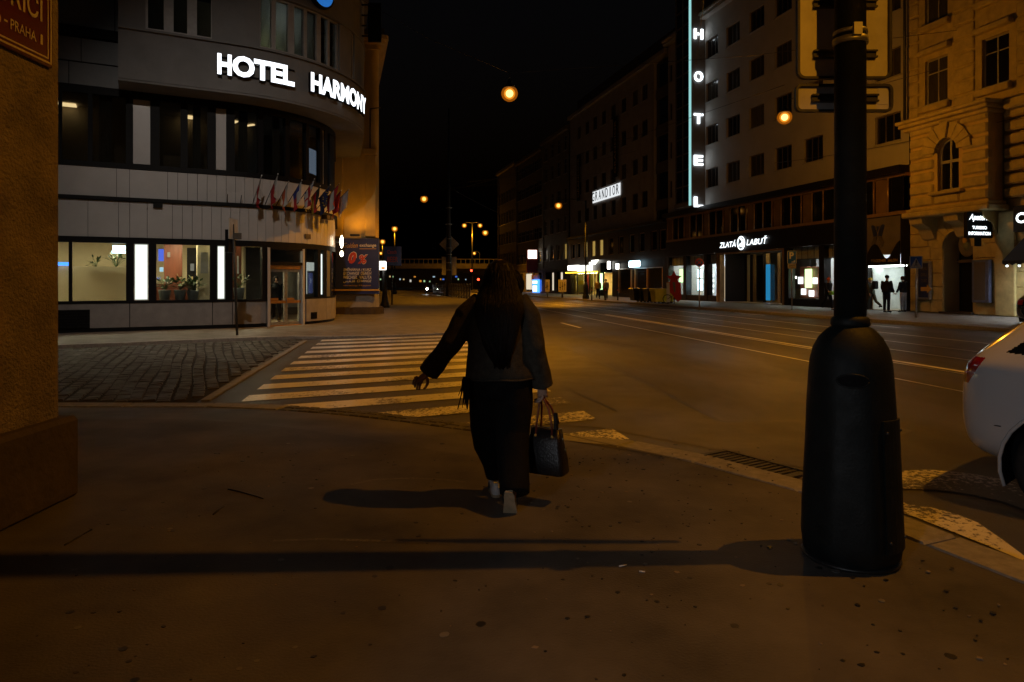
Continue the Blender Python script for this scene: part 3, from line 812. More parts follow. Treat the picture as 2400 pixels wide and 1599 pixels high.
for k, (x0, x1, zz0, zz1, of, col, st_) in enumerate(((371,384,2.3,2.7,-1.3,(.12,.2,1.0),.9),(374,383,1.95,2.1,-1.3,(.5,.8,1.0),.9),(368,376,1.7,1.78,-1.3,(.25,.3,1.0),.8),(392,399,2.45,2.62,-1.75,(1.0,.8,.5),.5),(446,455,2.0,2.25,-2.05,(.8,.75,.6),.25),(448,452,1.7,1.8,-2.05,(.9,.6,.2),.6))):  # glowing spots; the blue ones stand in for reflections in the lobby glass
    hpart('glow_spot', emat('glow_spot_%d'%k, col, st_), (ha(x0,of),ha(x1,of),zz0,zz1,of,of+.03))
for x0, x1, zz0, zz1, m_ in ((556,560,1.9,2.5,'whiteprint'),(300,330,1.5,2.4,'wood_in'),(470,488,1.9,2.6,'frame')):
    hpart('picture_frame', M[m_], (ha(x0,-.86),ha(x1,-.86),zz0,zz1,-.89,-.85))
# upper storeys: overhanging bay
OO = 1.15
oa0 = ha(277, OO); OE = HL+7
hpart('bay_wall', M['render'], (oa0, OE, 7.57, 9.02, OO-0.3, OO))
hpart('bay_soffit', M['soffit'], (oa0, OE, 7.50, 7.568, 0.0, OO-0.02))
hpart('bay_ledge', M['soffit'], (oa0, OE, 9.022, 9.09, OO-0.3, OO+0.09))
uw = [(347,384),(407,439),(462,495),(612,638),(648,678),(692,715),(722,745),(755,771),(776,793),(826,829)]
uz0, uz1 = 9.14, 10.82
hpart('bay_wall', M['render'], (oa0, OE, 10.9, 14.0, OO-0.3, OO))
hpart('window_head', M['soffit'], (oa0, OE, 10.84, 10.897, OO-0.3, OO+0.05))
prev = oa0
groups = [(341,497),(609,796),(824,831)]
for g0, g1 in groups:
    hpart('bay_wall', M['render'], (prev, ha(g0,OO), 9.093, 10.837, OO-0.3, OO-0.004)); prev = ha(g1, OO)
hpart('bay_wall', M['render'], (prev, OE, 9.093, 10.837, OO-0.3, OO-0.004))
for g0, g1 in groups:
    ws = [w for w in uw if g0 <= w[0] <= g1]
    for i, (x0, x1) in enumerate(ws):
        a, b = ha(x0,OO), ha(x1,OO)
        lo = ha(g0,OO) if i == 0 else (ha(ws[i-1][1],OO)+a)/2
        hi = ha(g1,OO) if i == len(ws)-1 else (b+ha(ws[i+1][0],OO))/2
        w = hpart('window', M['frame'], (lo,a,uz0-.04,uz1,OO-.2,OO-.06), (b,hi,uz0-.04,uz1,OO-.2,OO-.06), (a,b,uz0-.04,uz0+.03,OO-.2,OO-.055), (a,b,uz1-.05,uz1,OO-.2,OO-.055))
        hpart('pane', M['glass_dim'], (a,b,uz0+.03,uz1-.05,OO-.14,OO-.13), parent=w)
        if x0 in (612, 648, 692, 722):
            hpart('curtain', M['sheer'], (a-.02,b+.02,uz0,uz1-.02,OO-.26,OO-.24), parent=w)
hpart('room_wall', M['wall_in2'], (oa0, OE, 9.1, 10.84, OO-1.8, OO-1.7))
hpart('room_floor', M['wall_in2'], (oa0, OE, 9.0, 9.08, OO-1.7, OO-.31))
hpart('room_lamp', emat('room_lamp_behind_curtain',(0.95,1.0,0.55),9.0), (ha(612,OO-.5),ha(625,OO-.5),9.25,9.4,OO-.8,OO-.7))
hpart('room_lamp', emat('room_lamp_white',(0.85,0.95,1.0),6.0), (ha(650,OO-.5),ha(668,OO-.5),10.1,10.5,OO-.9,OO-.8))
# recessed wall to the left of the bay
zz = [7.50, 8.2, 8.93]
for k in range(2):
    js = [AL, -6.6, ha(190 if k else 161), oa0-0.02]
    for a, b in zip(js[:-1], js[1:]): hpart('cladding_panel', M['render2'], (a+.01,b-.01,zz[k]+.02,zz[k+1]-.02,-0.05,0.0))
hpart('wall_backing', M['black'], (AL, oa0-0.01, 7.50, 14, -0.3, -0.055))
hpart('window_ledge', M['black'], (AL, oa0-0.02, 8.95, 9.24, -0.05, 0.12))
hpart('cladding_panel', M['render2'], (AL, ha(268), 9.26, 14, -0.05, -0.02), (ha(270), oa0-0.02, 9.26, 14, -0.05, -0.02))
hpart('bay_side', M['render'], (oa0-0.015, oa0, 7.57, 14, 0.0, OO-0.3))
# roof slab
hpart('roof', M['soffit'], (AL, OE, 14.02, 14.3, -6, OO+0.3))
# entrance door
dr = hpart('door_frame', M['panel'], (da0, da0+0.09, 0.1, 2.78, -0.1, 0.05), (da1-0.09, da1, 0.1, 2.78, -0.1, 0.05))
hpart('transom', M['black'], (da0+.09, da1-.09, 2.20, 2.30, -0.12, 0.03), (da0+.09, da1-.09, 2.72, 2.797, -0.12, 0.03), parent=dr)
hpart('transom_pane', M['glass_dim'], (da0+.09, da1-.09, 2.30, 2.72, -0.07, -0.06), parent=dr)
hpart('door_head', M['orange_metal'], (da0+.09, da1-.09, 2.06, 2.19, -0.16, -0.02), parent=dr)
mid = (da0+da1)/2
for a, b in ((da0+.10, mid-.005), (mid+.005, da1-.10)):
    lf = hpart('door_leaf', M['steel'], (a, a+.06, 0.13, 2.05, -0.14, -0.06), (b-.06, b, 0.13, 2.05, -0.14, -0.06), (a+.06, b-.06, 1.97, 2.05, -0.14, -0.06), (a+.06, b-.06, 0.13, 0.24, -0.14, -0.06))
    hpart('pane', M['glass'], (a+.06, b-.06, 0.24, 1.97, -0.105, -0.095), parent=lf)
    hpart('push_bar', M['orange_metal'], (a+.02, b-.02, 0.88, 0.97, -0.055, -0.02), (a+.02, (a+b)/2, 0.98, 1.06, -0.055, -0.025), parent=lf)
hpart('threshold', M['orange_metal'], (da0, da1, 0.1, 0.13, -0.2, 0.0), parent=dr)
# illuminated letters along the curve
def sign_word(word, px0, px1, z0, h):
    off = OO+0.14; a0, a1 = ha(px0, off), (ha(px1, off) if px1 < 800 else 4.72)
    tot = text_geo(word, 0.03, 0.045)
    x0, x1 = tot[3], tot[4]; k = (a1-a0)/(x1-x0); hh = h/(tot[6]-tot[5])
    # letters are placed one by one
    adv = []
    for i in range(len(word)):
        left = text_geo(word[:i+1], 0.03, 0.045)
        g = text_geo(word[i], 0.03, 0.045)
        adv.append((left[4]-(g[4]-g[3]), g))
    for ch_, (xl, g) in zip(word, adv):
        b0 = a0 + (xl-x0)*k
        mb = MB()
        text(mb, ch_, (g[4]-g[3])*k, (g[6]-g[5])*hh, lambda x, y, d: hp(b0+x, off+d, z0+y), ext=0.03, off=0.045, mi=0, mside=1, d=2.2)
        part(mb, 'letter', [E['letter'], M['black']], hsign)
hsign = thing('hotel_sign', 'white illuminated HOTEL HARMONY letters along the curved hotel parapet', 'sign', (*hp(2.5, OO+.1)[:2], 8.05), world=True)
sign_word('HOTEL', 509, 688, 8.0, 0.66)
sign_word('HARMONY', 726, 850, 8.0, 0.66)
for word_a in ((509,688),(726,850)):
    mb = MB(); strip(mb, ha(word_a[0],OO), ha(word_a[1],OO,hi=HL+.8), 8.06, 8.10, OO, OO+.06); strip(mb, ha(word_a[0],OO), ha(word_a[1],OO,hi=HL+.8), 8.56, 8.60, OO, OO+.06)
    part(mb, 'mounting_rail', M['black'], hsign)
# round blue sign and side bracket high on the bay
c = hp(ha(748,OO), OO+0.02, 11.46); n = (hp(ha(748,OO), OO+1)-hp(ha(748,OO), OO)).normalized()
rm = n.to_track_quat('Z','Y').to_matrix().to_4x4(); rm.translation = c
ds = thing('round_sign', 'round dark blue glowing sign high on the curved hotel wall', 'sign', c, world=True)
part(MB().lathe([(0.50,0),(0.52,0.05),(0.52,0.16),(0.46,0.18)], 28, M=rm), 'casing', M['black'], ds)
part(MB().lathe([(0.45,0.181),(0.40,0.20),(0.0,0.205)], 28, M=rm), 'face', E['disc'], ds)
vs_ = thing('banner_sign', 'narrow black vertical sign with bracket rungs seen edge on at the hotel corner', 'sign', hp(HL-.6,OO,10.9), world=True)
mb = MB(); strip(mb, HL-1.0, HL-.94, 10.9, 12.4, OO+0.25, OO+0.75); part(mb, 'board', M['black'], vs_)
for zq in (11.1, 11.5, 11.9, 12.3):
    mb = MB(); strip(mb, HL-.99, HL-.95, zq, zq+.05, OO+.002, OO+0.25); part(mb, 'bracket', M['steel_dark'], vs_)
# twin lamp on the street side of the hotel
tl = thing('wall_lamp', 'pair of glowing warm white lamp globes on the hotel wall beside the blue board', 'lamp', hp(HL-.2,.02,2.95), world=True)
p = hp(HL-.15, 0.27, 3.22)
part(MB().ball(p, (0.07,0.07,0.26), 12), 'glow_globe', E['globe'], tl)
part(MB().ball(p-Vector((0,0,0.48)), (0.07,0.07,0.12), 12), 'glow_globe', E['globe'], tl)
part(MB().tube([hp(HL-.15,0.0,3.2), hp(HL-.15,0.2,3.2)], 0.025, 6), 'arm', M['steel_dark'], tl)
# flags on slanting poles
fl_px = [591.6,620,645.7,668,689,708,723.6,737,750.6,761]
FC = {k: pmat('flag_'+k, c, 0.85, var=0.12, scale=9) for k, c in dict(w=(.40,.385,.36), r=(.30,.014,.014), o=(.38,.07,.02), b=(.02,.035,.19), n=(.008,.014,.06), k=(.01,.01,.01), y=(.34,.24,.02), g=(.26,.26,.27)).items()}
specs = [('wr','white and red flag, nearest of the hotel flags'),('wr','second hotel flag, white above red'),('wo','orange red flag between the second flag and the blue and red flag'),('wbr','white, blue and red wedge flag on the hotel ledge'),('bwr','blue flag with red and white cross stripes on the hotel ledge'),('kry','black, red and yellow striped flag on the hotel ledge'),('n','dark blue flag with a ring of yellow stars on the hotel ledge'),('rwr','red, white and red flag near the hotel corner'),('r','small plain dark red flag at the hotel corner'),('gw','pale grey flag, last of the hotel flags at the corner')]
for k, px in enumerate(fl_px):
    a = ha(px, .05); lab = specs[k][1]; cols = specs[k][0]
    b = hp(a, 0.08, 4.2); n = (hp(a, 1.0)-hp(a, 0.0)); n.z = 0; n.normalize()
    L = 1.0+0.12*math.sin(k*2.1); dirv = (n*0.74 + Vector((0,0,0.67))).normalized()
    tip = b + dirv*(L*1.25)
    ft = thing('flag', lab, 'flag', b, group='flags along the hotel ledge', world=True)
    part(MB().tube([b, tip], [0.016,0.012], 6), 'flagpole', M['steel_dark' if k > 0 else 'steel'], ft)
    part(MB().ball(tip, 0.022, 6), 'finial', M['whiteprint'], ft)
    # cloth hangs from the upper half of the pole
    rows_, cols_ = 9, 8; H = 0.72; rngf = random.Random(k+40)
    ph = rngf.uniform(0,6); fold = rngf.uniform(0.5,0.8)
    side_ = Vector((-n.y, n.x, 0))
    gv = {}
    for i in range(cols_+1):
        q = tip.lerp(b, 0.02+0.52*i/cols_)
        for j in range(rows_+1):
            v = j/rows_
            sag = H*v*(0.75+0.25*i/cols_)
            gv[i,j] = q*(1) + (tip.lerp(b,0.3)-q)*(v*fold*0.75) + Vector((0,0,-sag)) + side_*(0.07*v*math.sin(ph+i*1.1+v*2.2)) + n*(0.04*v*math.sin(ph*2+i*0.9))
    nb = len(cols)
    bands = {}
    for i in range(cols_):
        for j in range(rows_):
            if cols == 'wbr': ci = 1 if j < 3 and i > 1 else (0 if i < 4 else 2)
            elif cols == 'bwr':
                ci = 2 if abs(i-3.5) < 1 or abs(j-4) < 1 else (1 if abs(i-3.5) < 2 or abs(j-4) < 2 or abs(abs(i-3.5)-abs(j-4)) < .8 else 0)
            else: ci = min(nb-1, i*nb//cols_)
            bands.setdefault(ci, []).append((i,j))
    for ci, cl in bands.items():
        m2 = MB()
        for i, j in cl: m2.add([gv[i,j],gv[i+1,j],gv[i+1,j+1],gv[i,j+1]], [(0,1,2,3)], 0, True)
        cloth = part(m2, 'cloth', FC[cols[ci]], ft)
    if cols == 'n':
        m2 = MB()
        for q in range(12):
            an = q*math.pi/6; i = 4+2.3*math.cos(an); j = 4.5+2.6*math.sin(an)
            pp = gv[int(i), int(j)]
            m2.ball(pp - side_*0.01 + n*0.012, 0.022, 5)
        part(m2, 'stars', FC['y'], cloth)
for px in (532, 563):
    a = ha(px,.05); b = hp(a,0.08,4.2)
    single(MB().tube([(0,0,0),(hp(a,.28,4.45)-b)], 0.014, 6), 'flagpole_stub', M['steel_dark'], 'short empty flagpole stub on the hotel ledge, %s of two' % ('left' if px == 532 else 'right'), 'flagpole', 'empty flagpole stubs', loc=b)
# houseplants behind the hotel windows
def plant(loc, label, h, n, spread, pot=True, leafw=0.06):
    t = thing('potted_plant' if pot else 'plant', label, 'plant', loc, group='plants in the hotel lobby')
    rg = random.Random(int(loc[0]*100)); lf = MB(); stm = MB()
    for k in range(n):
        an = rg.uniform(0,6.28); el = rg.uniform(0.2,1.3); L = h*rg.uniform(0.6,1.0)
        tip = Vector((math.cos(an)*math.cos(el)*spread, math.sin(an)*math.cos(el)*spread, L*math.sin(el)+0.05))
        base = Vector((0,0,0)); midp = tip*0.55+Vector((0,0,0.08*h))
        stm.tube([base, midp, tip], [0.008,0.006,0.003], 4)
        dr_ = (tip-midp).normalized(); sd = dr_.cross(Vector((0,0,1))).normalized()
        for q in range(3):
            c0 = midp.lerp(tip, q/2.2); ln = rg.uniform(0.10,0.2); dd = (dr_+sd*rg.uniform(-1,1)+Vector((0,0,rg.uniform(-.6,.2)))).normalized(); s2 = dd.cross(Vector((0.1,0.2,1))).normalized()*leafw*rg.uniform(.6,1)
            lf.add([c0, c0+dd*ln*.45+s2, c0+dd*ln, c0+dd*ln*.45-s2], [(0,1,2,3)], 0, False)
    part(lf, 'leaves', M['leaf'], t); part(stm, 'stems', M['leaf'], t)
    if pot: part(MB().lathe([(0.13,-0.42),(0.18,-0.05),(0.18,0.0),(0.15,0.0),(0.14,-0.04)], 14), 'pot', M['pot'], t)
for px, z_, lab, h, n, sp, w in ((272,2.08,'spindly yellow green plant above the frosted hotel screen',0.5,16,0.42,.05),(226,2.06,'small leafy plant left of the spindly plant above the frosted screen',0.3,9,0.25,.045),(386,1.36,'broad leaved green plant at the left of the hotel window with red panel',0.38,18,0.34,.075),(422,1.36,'broad leaved green plant in the middle of the hotel window with red panel',0.42,20,0.38,.075),(452,1.34,'drooping green plant at the right of the hotel window with red panel',0.42,18,0.36,.06),(560,1.42,'plant with drooping twigs in a grey pot beside the hotel door',0.5,12,0.36,.045)):
    q = hp(ha(px,-.55), -0.55, z_); plant(q, lab, h, n, sp, True if z_ < 1.5 else False, w)
pt = MB(); strip(pt, ha(378,-.5), ha(462,-.5), 0.13, 0.93, -0.75, -0.38)
part(pt, 'planter_bench', M['wood_in'], hotel)
pt = MB(); strip(pt, ha(550,-.5), ha(572,-.5), 0.13, 0.99, -0.75, -0.38); part(pt, 'plant_stand', M['pot'], hotel)
pt = MB(); strip(pt, ha(205,-.5), ha(294,-.5), 2.01, 2.05, -0.66, -0.38); part(pt, 'plant_shelf', M['wall_in'], hotel)

# ------------------------------------------------------------------ ochre house behind the hotel with the exchange board
OY = 32.3
ox0, ox1 = -13.0, -6.28
oh = thing('ochre_house', 'tall ochre house end with cornice rising behind the hotel', 'building', (-9, 36, 0.1), world=True)
def rounded(x0, x1, y0, y1, r):
    pts = [(x0,y1),(x0,y0)]
    for k in range(7):
        an = -math.pi/2 + k*math.pi/12
        pts.append((x1-r+r*math.cos(an), y0+r+r*math.sin(an)))
    pts.append((x1,y1)); return [(p[0]+(p[1]-OY)*D.x/D.y, p[1]) for p in pts]
part(MB().prism(rounded(ox0,ox1,OY,OY+14,0.35), 3.72, 12.6), 'wall', M['ochre'], oh)
part(MB().prism(rounded(ox0,ox1+0.04,OY-0.02,OY+14,0.6), 0.42, 3.7), 'base_wall', M['plinth'], oh)
part(MB().prism(rounded(ox0,ox1+0.26,OY-0.28,OY+14,0.9), 0.1, 0.4), 'stone_step', M['plinthpl'], oh)
for zq, e, hh_ in ((12.6,0.12,0.22),(12.83,0.28,0.14),(12.98,0.42,0.2)):
    part(MB().prism(rounded(ox0-.2,ox1+e,OY-e,OY+14,0.3), zq, zq+hh_-.004), 'cornice', M['ochre'], oh)
part(MB().prism([(ox0-4,OY+14),(ox0,OY-0.3),(ox1+.3,OY-.3),(ox1+.3-3.6,OY+14)], 13.2, 13.5), 'roof', M['frame_dark'], oh)
part(MB().cbox(-6.95,-6.42,OY-0.14,OY+0.2,3.75,7.6,0.04), 'pilaster', M['ochre'], oh)
part(MB().cbox(-7.0,-6.37,OY-0.2,OY+0.2,7.62,7.9,0.03), 'pilaster_cap', M['ochre'], oh)
part(MB().cbox(-8.6,-8.0,OY-0.10,OY+0.2,3.75,12.5,0.03), 'pilaster', M['ochre'], oh)
part(MB().tube([(-6.7,OY-.06,7.95),(-6.7,OY-.06,9.8)], .03, 6).tube([(-6.7,OY-.06,9.8),(-6.2,OY-.06,9.85)], .03, 6), 'drainpipe', M['steel_dark'], oh)
bb = thing('exchange_board', 'navy exchange office board reading 0% beside the hotel', 'billboard', (-7.3, OY-.15, 1.1), world=True)
bx0, bx1 = -8.32, -6.26
part(MB().cbox(bx0,bx1,OY-0.24,OY-0.08,1.28,3.66,0.02), 'board', M['navy'], bb)
part(MB().box(bx0,bx1,OY-0.26,OY-0.09,1.20,1.276), 'trim', M['gold'], bb)
part(MB().box(bx0+.05,bx1,OY-0.22,OY-0.09,1.05,1.196), 'lower_board', M['navy'], bb)
def bfn(x0, z0): return lambda x, y, d: (x0+x, OY-0.246-d, z0+y)
part(text(MB(),'Golden',0.68,0.24,bfn(bx0+.40,3.22),off=.01,shear=.4), 'lettering', M['gold'], bb)
part(text(MB(),'exchange',0.78,0.20,bfn(bx0+1.16,3.22),off=.012), 'lettering', M['whiteprint'], bb)
part(MB().box(bx0+1.16,bx0+1.94,OY-.25,OY-.245,3.16,3.19), 'underline', M['gold'], bb)
part(text(MB(),'0',0.42,0.60,bfn(bx0+.62,2.45),off=.09,shear=.25), 'lettering', M['whiteprint'], bb)
part(text(MB(),'%',0.50,0.46,bfn(bx0+1.06,2.45),off=.055,shear=.25), 'lettering', M['whiteprint'], bb)
def bfn2(x0, z0): return lambda x, y, d: (x0+x, OY-0.252-d, z0+y)
part(text(MB(),'0',0.37,0.55,bfn2(bx0+.645,2.475),off=.06,shear=.25), 'lettering', M['redprint'], bb)
part(text(MB(),'%',0.45,0.41,bfn2(bx0+1.085,2.475),off=.03,shear=.25), 'lettering', M['redprint'], bb)
for k, l in enumerate(('SMĚNÁRNA / KURZ','EXCHANGE  ОБМЕН','WECHSEL  VALUTA','صرافة  CHANGE')):
    part(text(MB(),l,1.32,0.155,bfn(bx0+.40,2.14-.19*k),off=.012,shear=.2), 'lettering', M['whiteprint'], bb)
part(text(MB(),'www.exchange  0 % poplatek',1.3,0.09,bfn(bx0+.40,1.40),off=.008), 'lettering', M['gold'], bb)
# advertising drum further on, half hidden by the board
ab = thing('poster_board', 'dim purple poster board standing beyond the navy exchange board', 'billboard', (-8.0, 45.5, 0.1), R(5))
part(MB().cbox(-0.55,0.62,-0.06,0.06,2.6,3.9,0.02), 'board', M['navy'], ab)
part(text(MB(),'Czech',0.6,0.25,lambda x,y,d:(-0.3+x,-0.066,3.4+y),off=.01), 'lettering', M['redprint'], ab)
part(text(MB(),'BEER',0.7,0.35,lambda x,y,d:(-0.3+x,-0.066,2.85+y),off=.02), 'lettering', M['redprint'], ab)
part(MB().tube([(0,0,0),(0,0,2.6)], .05, 8), 'post', M['steel_dark'], ab)
lp = thing('ticket_post', 'short dark post with a bright white and red lit box beside the exchange board', 'post', (-7.55, 40.5, 0.1))
part(MB().lathe([(0.30,0),(0.27,0.15),(0.2,0.4),(0.15,0.8),(0.13,2.2)], 10), 'post', M['pole'], lp)
part(MB().cbox(-0.42,0.06,-0.2,0.2,2.24,2.75,0.03), 'lit_box', E['whitel'], lp)
part(MB().box(-0.18,0.055,-0.205,-0.2005,2.26,2.42), 'red_label', E['redl'], lp)
# ------------------------------------------------------------------ right-hand facades: local x runs along the facade to the right, y into the house
TF = 28.35
RZ = math.atan2(-D.y, -D.x)
def fq(px, y=0.0):
    """facade coordinate of the vertical seen at photo column px, at depth y behind the facade plane"""
    r = (px-CX)/FPX; t = TF+y
    s = (t*N.x - r*t*N.y)/(r*D.y - D.x)
    return -s
def fz(px, py, y=0.0):
    q = fq(px, y); Y = (D*(-q) + N*(TF+y)).y
    return CAMZ + (HY-py)*Y/FPX
class Local:
    """facade builder: root sits at facade coordinate q0"""
    def __init__(s, name, label, q0, cat='building'):
        s.q0 = q0
        p = st(-q0, TF, 0.12)
        s.root = thing(name, label, cat, p, RZ)
    def q(s, px, y=0.0): return fq(px, y)-s.q0
    def p(s, mb, name, mat, parent=None, label=None):
        # meshes are given with absolute z; root is at z 0.12
        o = part(mb, name, mat, parent or s.root, loc=(0,0,-0.12) if parent is None else (0,0,0))
        if label: o['label'] = label
        return o
def holes_wall(x0, x1, z0, z1, holes, y=0.0, depth=0.22, mb=None, mi=0):
    mb = mb or MB()
    xs = sorted({x0,x1,*[h[0] for h in holes],*[h[1] for h in holes]}); zs = sorted({z0,z1,*[h[2] for h in holes],*[h[3] for h in holes]})
    xs = [x for x in xs if x0 <= x <= x1]; zs = [z for z in zs if z0 <= z <= z1]
    inside = lambda x, z: any(h[0] < x < h[1] and h[2] < z < h[3] for h in holes)
    for j in range(len(zs)-1):
        i = 0
        while i < len(xs)-1:
            if inside((xs[i]+xs[i+1])/2, (zs[j]+zs[j+1])/2): i += 1; continue
            k = i
            while k+1 < len(xs)-1 and not inside((xs[k+1]+xs[k+2])/2, (zs[j]+zs[j+1])/2): k += 1
            a, b = xs[i], xs[k+1]
            mb.add([(a,y,zs[j]),(b,y,zs[j]),(b,y,zs[j+1]),(a,y,zs[j+1])], [(0,1,2,3)], mi); i = k+1
    for (a,b,c,d) in holes:
        yy = y+depth
        mb.add([(a,y,c),(b,y,c),(b,y,d),(a,y,d),(a,yy,c),(b,yy,c),(b,yy,d),(a,yy,d)], [(0,4,5,1),(1,5,6,2),(2,6,7,3),(3,7,4,0)], mi)
    return mb
_wm = {}
def window(L, x0, x1, z0, z1, depth=0.16, cols=3, fm='frame', pm='pane', transom=0.0, sill=True, y=0.0, curtain=None):
    w, h = round(x1-x0,3), round(z1-z0,3); key = (w,h,cols,fm,pm,transom,sill)
    if key not in _wm:
        f = MB(); t = 0.06
        f.box(0,t,0,0.07,0,h).box(w-t,w,0,0.07,0,h).box(t,w-t,0,0.07,0,t).box(t,w-t,0,0.07,h-t,h)
        cw = (w-2*t)/cols; ps = []
        for k in range(cols):
            a = t+cw*k; b = a+cw
            if k: f.box(a-0.03,a+0.03,0.003,0.067,t,h-t)
            a2 = a+(0.03 if k else 0); b2 = b-(0.03 if k < cols-1 else 0)
            if transom:
                zt = t+(h-2*t)*transom
                f.box(a2,b2,0.005,0.065,zt-.025,zt+.025)
                ps += [(a2,b2,t,zt-.025),(a2,b2,zt+.025,h-t)]
            else: ps.append((a2,b2,t,h-t))
        sm = MB().box(-0.06,w+0.06,-depth-0.08,0.0,-0.07,-0.003).mesh('sill', M['frame']) if sill else None
        _wm[key] = (f.mesh('window', M[fm]), [MB().box(a,b,0.03,0.04,c,d).mesh('pane', M[pm]) for a,b,c,d in ps], sm)
    fm_, pms, sm = _wm[key]
    wo = part(fm_, 'window', None, L.root, loc=(x0, y+depth, z0-0.12))
    for p_ in pms: part(p_, 'pane', None, wo, loc=(0,0,0))
    if sm: part(sm, 'sill', None, wo, loc=(0,0,0))
    if curtain:
        part(MB().box(0.03,w-0.03,0.09,0.10,0.03,h-0.03), 'curtain', M[curtain] if curtain in M else E[curtain], wo, loc=(0,0,0))
    return wo
def body(L, x0, x1, z0, z1, mat, y0=0.24, y1=14.0):
    L.p(MB().box(x0, x1, y0, y1, z0, z1), 'core', mat)

# ---------------- white hotel building with the vertical HOTEL sign
qa, qb = fq(1566), fq(2131)
W = Local('white_hotel_building', 'white rendered building with bronze window band and black shop front across the street', qa)
WL = qb-qa
X = W.q
body(W, 0, WL, 3.9, 22.4, M['pane'])
colpx = [(1655,1690),(1716,1750),(1780,1820),(1853,1897),(1935,1990),(2051,2118)]
cols = []
c0, c1 = X(1655), X(1690)
cw = 1.75
step = (X(2051)-X(1655))/6.0
wx = [X(1655)+step*k for k in range(7)]
rows = [9.05, 12.45, 15.85, 19.25]
holes = []
for z in rows:
    for x in wx:
        if x+cw < WL-0.2: holes.append((x, x+cw, z, z+1.5))
bay0, bay1 = X(1583), X(1633)
for z in rows: holes.append((0.25, 0.75, z, z+1.5))
W.p(holes_wall(0, WL, 7.65, 22.5, holes), 'wall', M['white'])
W.p(MB().box(-0.001,0.0,0.0,14,0.12,22.5), 'side_wall', M['white'])
rw = random.Random(8)
for (a,b,c,d) in holes: window(W, a, b, c, d, 0.14, 3 if b-a > 1 else 1, 'frame_dark', rw.choice(('pane','pane','pane2','pane2','pane3')))
W.p(MB().box(-0.1, WL+0.02, -0.5, 0.3, 22.5, 22.75).box(-0.1, WL+0.02, -0.62, 0.3, 22.752, 22.95), 'cornice', M['white'])
W.p(holes_wall(0.4, WL, 22.95, 26.4, [(x, x+cw, 23.6, 25.4) for x in wx if x+cw < WL-.2], y=1.6), 'attic_wall', M['white'])
for x in wx:
    if x+cw < WL-.2: window(W, x, x+cw, 23.6, 25.4, 0.14, 3, 'frame_dark', 'pane', y=1.6)
W.p(MB().box(0.2, WL, 1.3, 14, 26.4, 26.7), 'roof', M['frame_dark'])
# dark cornice above the mezzanine, the bronze glazed band
W.p(MB().box(0.02, WL-0.02, -0.62, 0.24, 7.25, 7.62), 'canopy', M['granite'])
n = 26; mw = (WL-0.4)/n
W.p(MB().box(0, WL, -0.2, 0.22, 5.12, 5.30).box(0, WL, -0.2, 0.22, 7.1, 7.245), 'band_frame', M['bronze'])
for k in range(n):
    a = 0.2+k*mw
    W.p(MB().tube([(a,-0.17,5.3),(a,-0.17,7.1)], 0.05, 8), 'mullion', M['bronze'])
    W.p(MB().box(a+.052, a+mw-.052, -0.10, -0.08, 5.31, 7.09, M=None), 'band_pane', M['bronze_glass' if (k%3)==0 else 'pane'])
# black fascia
W.p(MB().box(0, WL, -0.24, 0.2, 3.84, 5.115), 'fascia', M['granite'])
# shop front: piers, windows, entrance recess
def pier(x0, x1, y0=-0.2, y1=0.3, z0=0.12, z1=3.835, m='granite'): W.p(MB().box(x0,x1,y0,y1,z0,z1), 'pier', M[m])
pf = -0.2
shopwin = [(1567,1601),(1608,1650),(1657,1679),(1848,1919),(1931,2000)]
pier(0, X(1567,pf)); pier(X(1601,pf),X(1608,pf)); pier(X(1650,pf),X(1657,pf)); pier(X(1679,pf),X(1684,pf),m='bronze'); pier(X(1838,pf),X(1848,pf)); pier(X(1919,pf),X(1931,pf)); pier(X(2000,pf),X(2034,pf))
for i,(a,b) in enumerate(shopwin):
    a, b = X(a,pf), X(b,pf)
    W.p(MB().box(a,b,-0.16,0.1,0.12,0.52), 'stall_riser', M['granite'])
    sw = W.p(MB().box(a,b,-0.14,-0.06,0.522,0.58).box(a,b,-0.14,-0.06,3.76,3.83).box(a,b,-0.135,-0.065,3.02,3.07), 'shop_window', M['steel_dark'])
    W.p(MB().box(a,b,-0.105,-0.095,0.58,3.02), 'pane', M['glass'], sw); W.p(MB().box(a,b,-0.105,-0.095,3.07,3.76), 'pane', M['glass'], sw)
    W.p(MB().box(a,b,0.15,0.17,3.08,3.82), 'transom_board', M['whiteprint'], sw)
    nb = max(2,int((b-a)/0.55))
    for k in range(1, nb): W.p(MB().box(a+(b-a)*k/nb-.01,a+(b-a)*k/nb+.01,-0.09,-0.07,3.07,3.76), 'glazing_bar', M['steel_dark'], sw)
# shop interior
xi0, xi1 = 0.05, X(2034)
xe0, xe1 = X(1686,pf), X(1836,pf)
W.p(MB().box(xi0, xe0, 2.3, 2.4, 0.12, 3.83).box(xe1, xi1, 2.3, 2.4, 0.12, 3.83), 'shop_back_wall', M['whiteprint'])
W.p(MB().box(xi0, xi1, -0.05, 6.0, 0.115, 0.135), 'shop_floor', M['floor_in'])
W.p(MB().box(xi0, xi1, 0.25, 6.0, 3.835, 3.895), 'shop_ceiling', M['whiteprint'])
for k in range(3): W.p(MB().box(xi0+(xe0-xi0)*(.12+.3*k), xi0+(xe0-xi0)*(.12+.3*k)+1.1, 0.7, 1.2, 3.80, 3.83), 'shop_light', E['shop'])
W.p(MB().box(xe0-.02, xe0+.1, 0.3, 2.4, 0.14, 3.83), 'shop_side_wall', M['granite'])
for k in range(3): W.p(MB().box(xe1+0.8+k*2.6, xe1+1.7+k*2.6, 0.7, 1.2, 3.80, 3.83), 'shop_light', E['shop'])
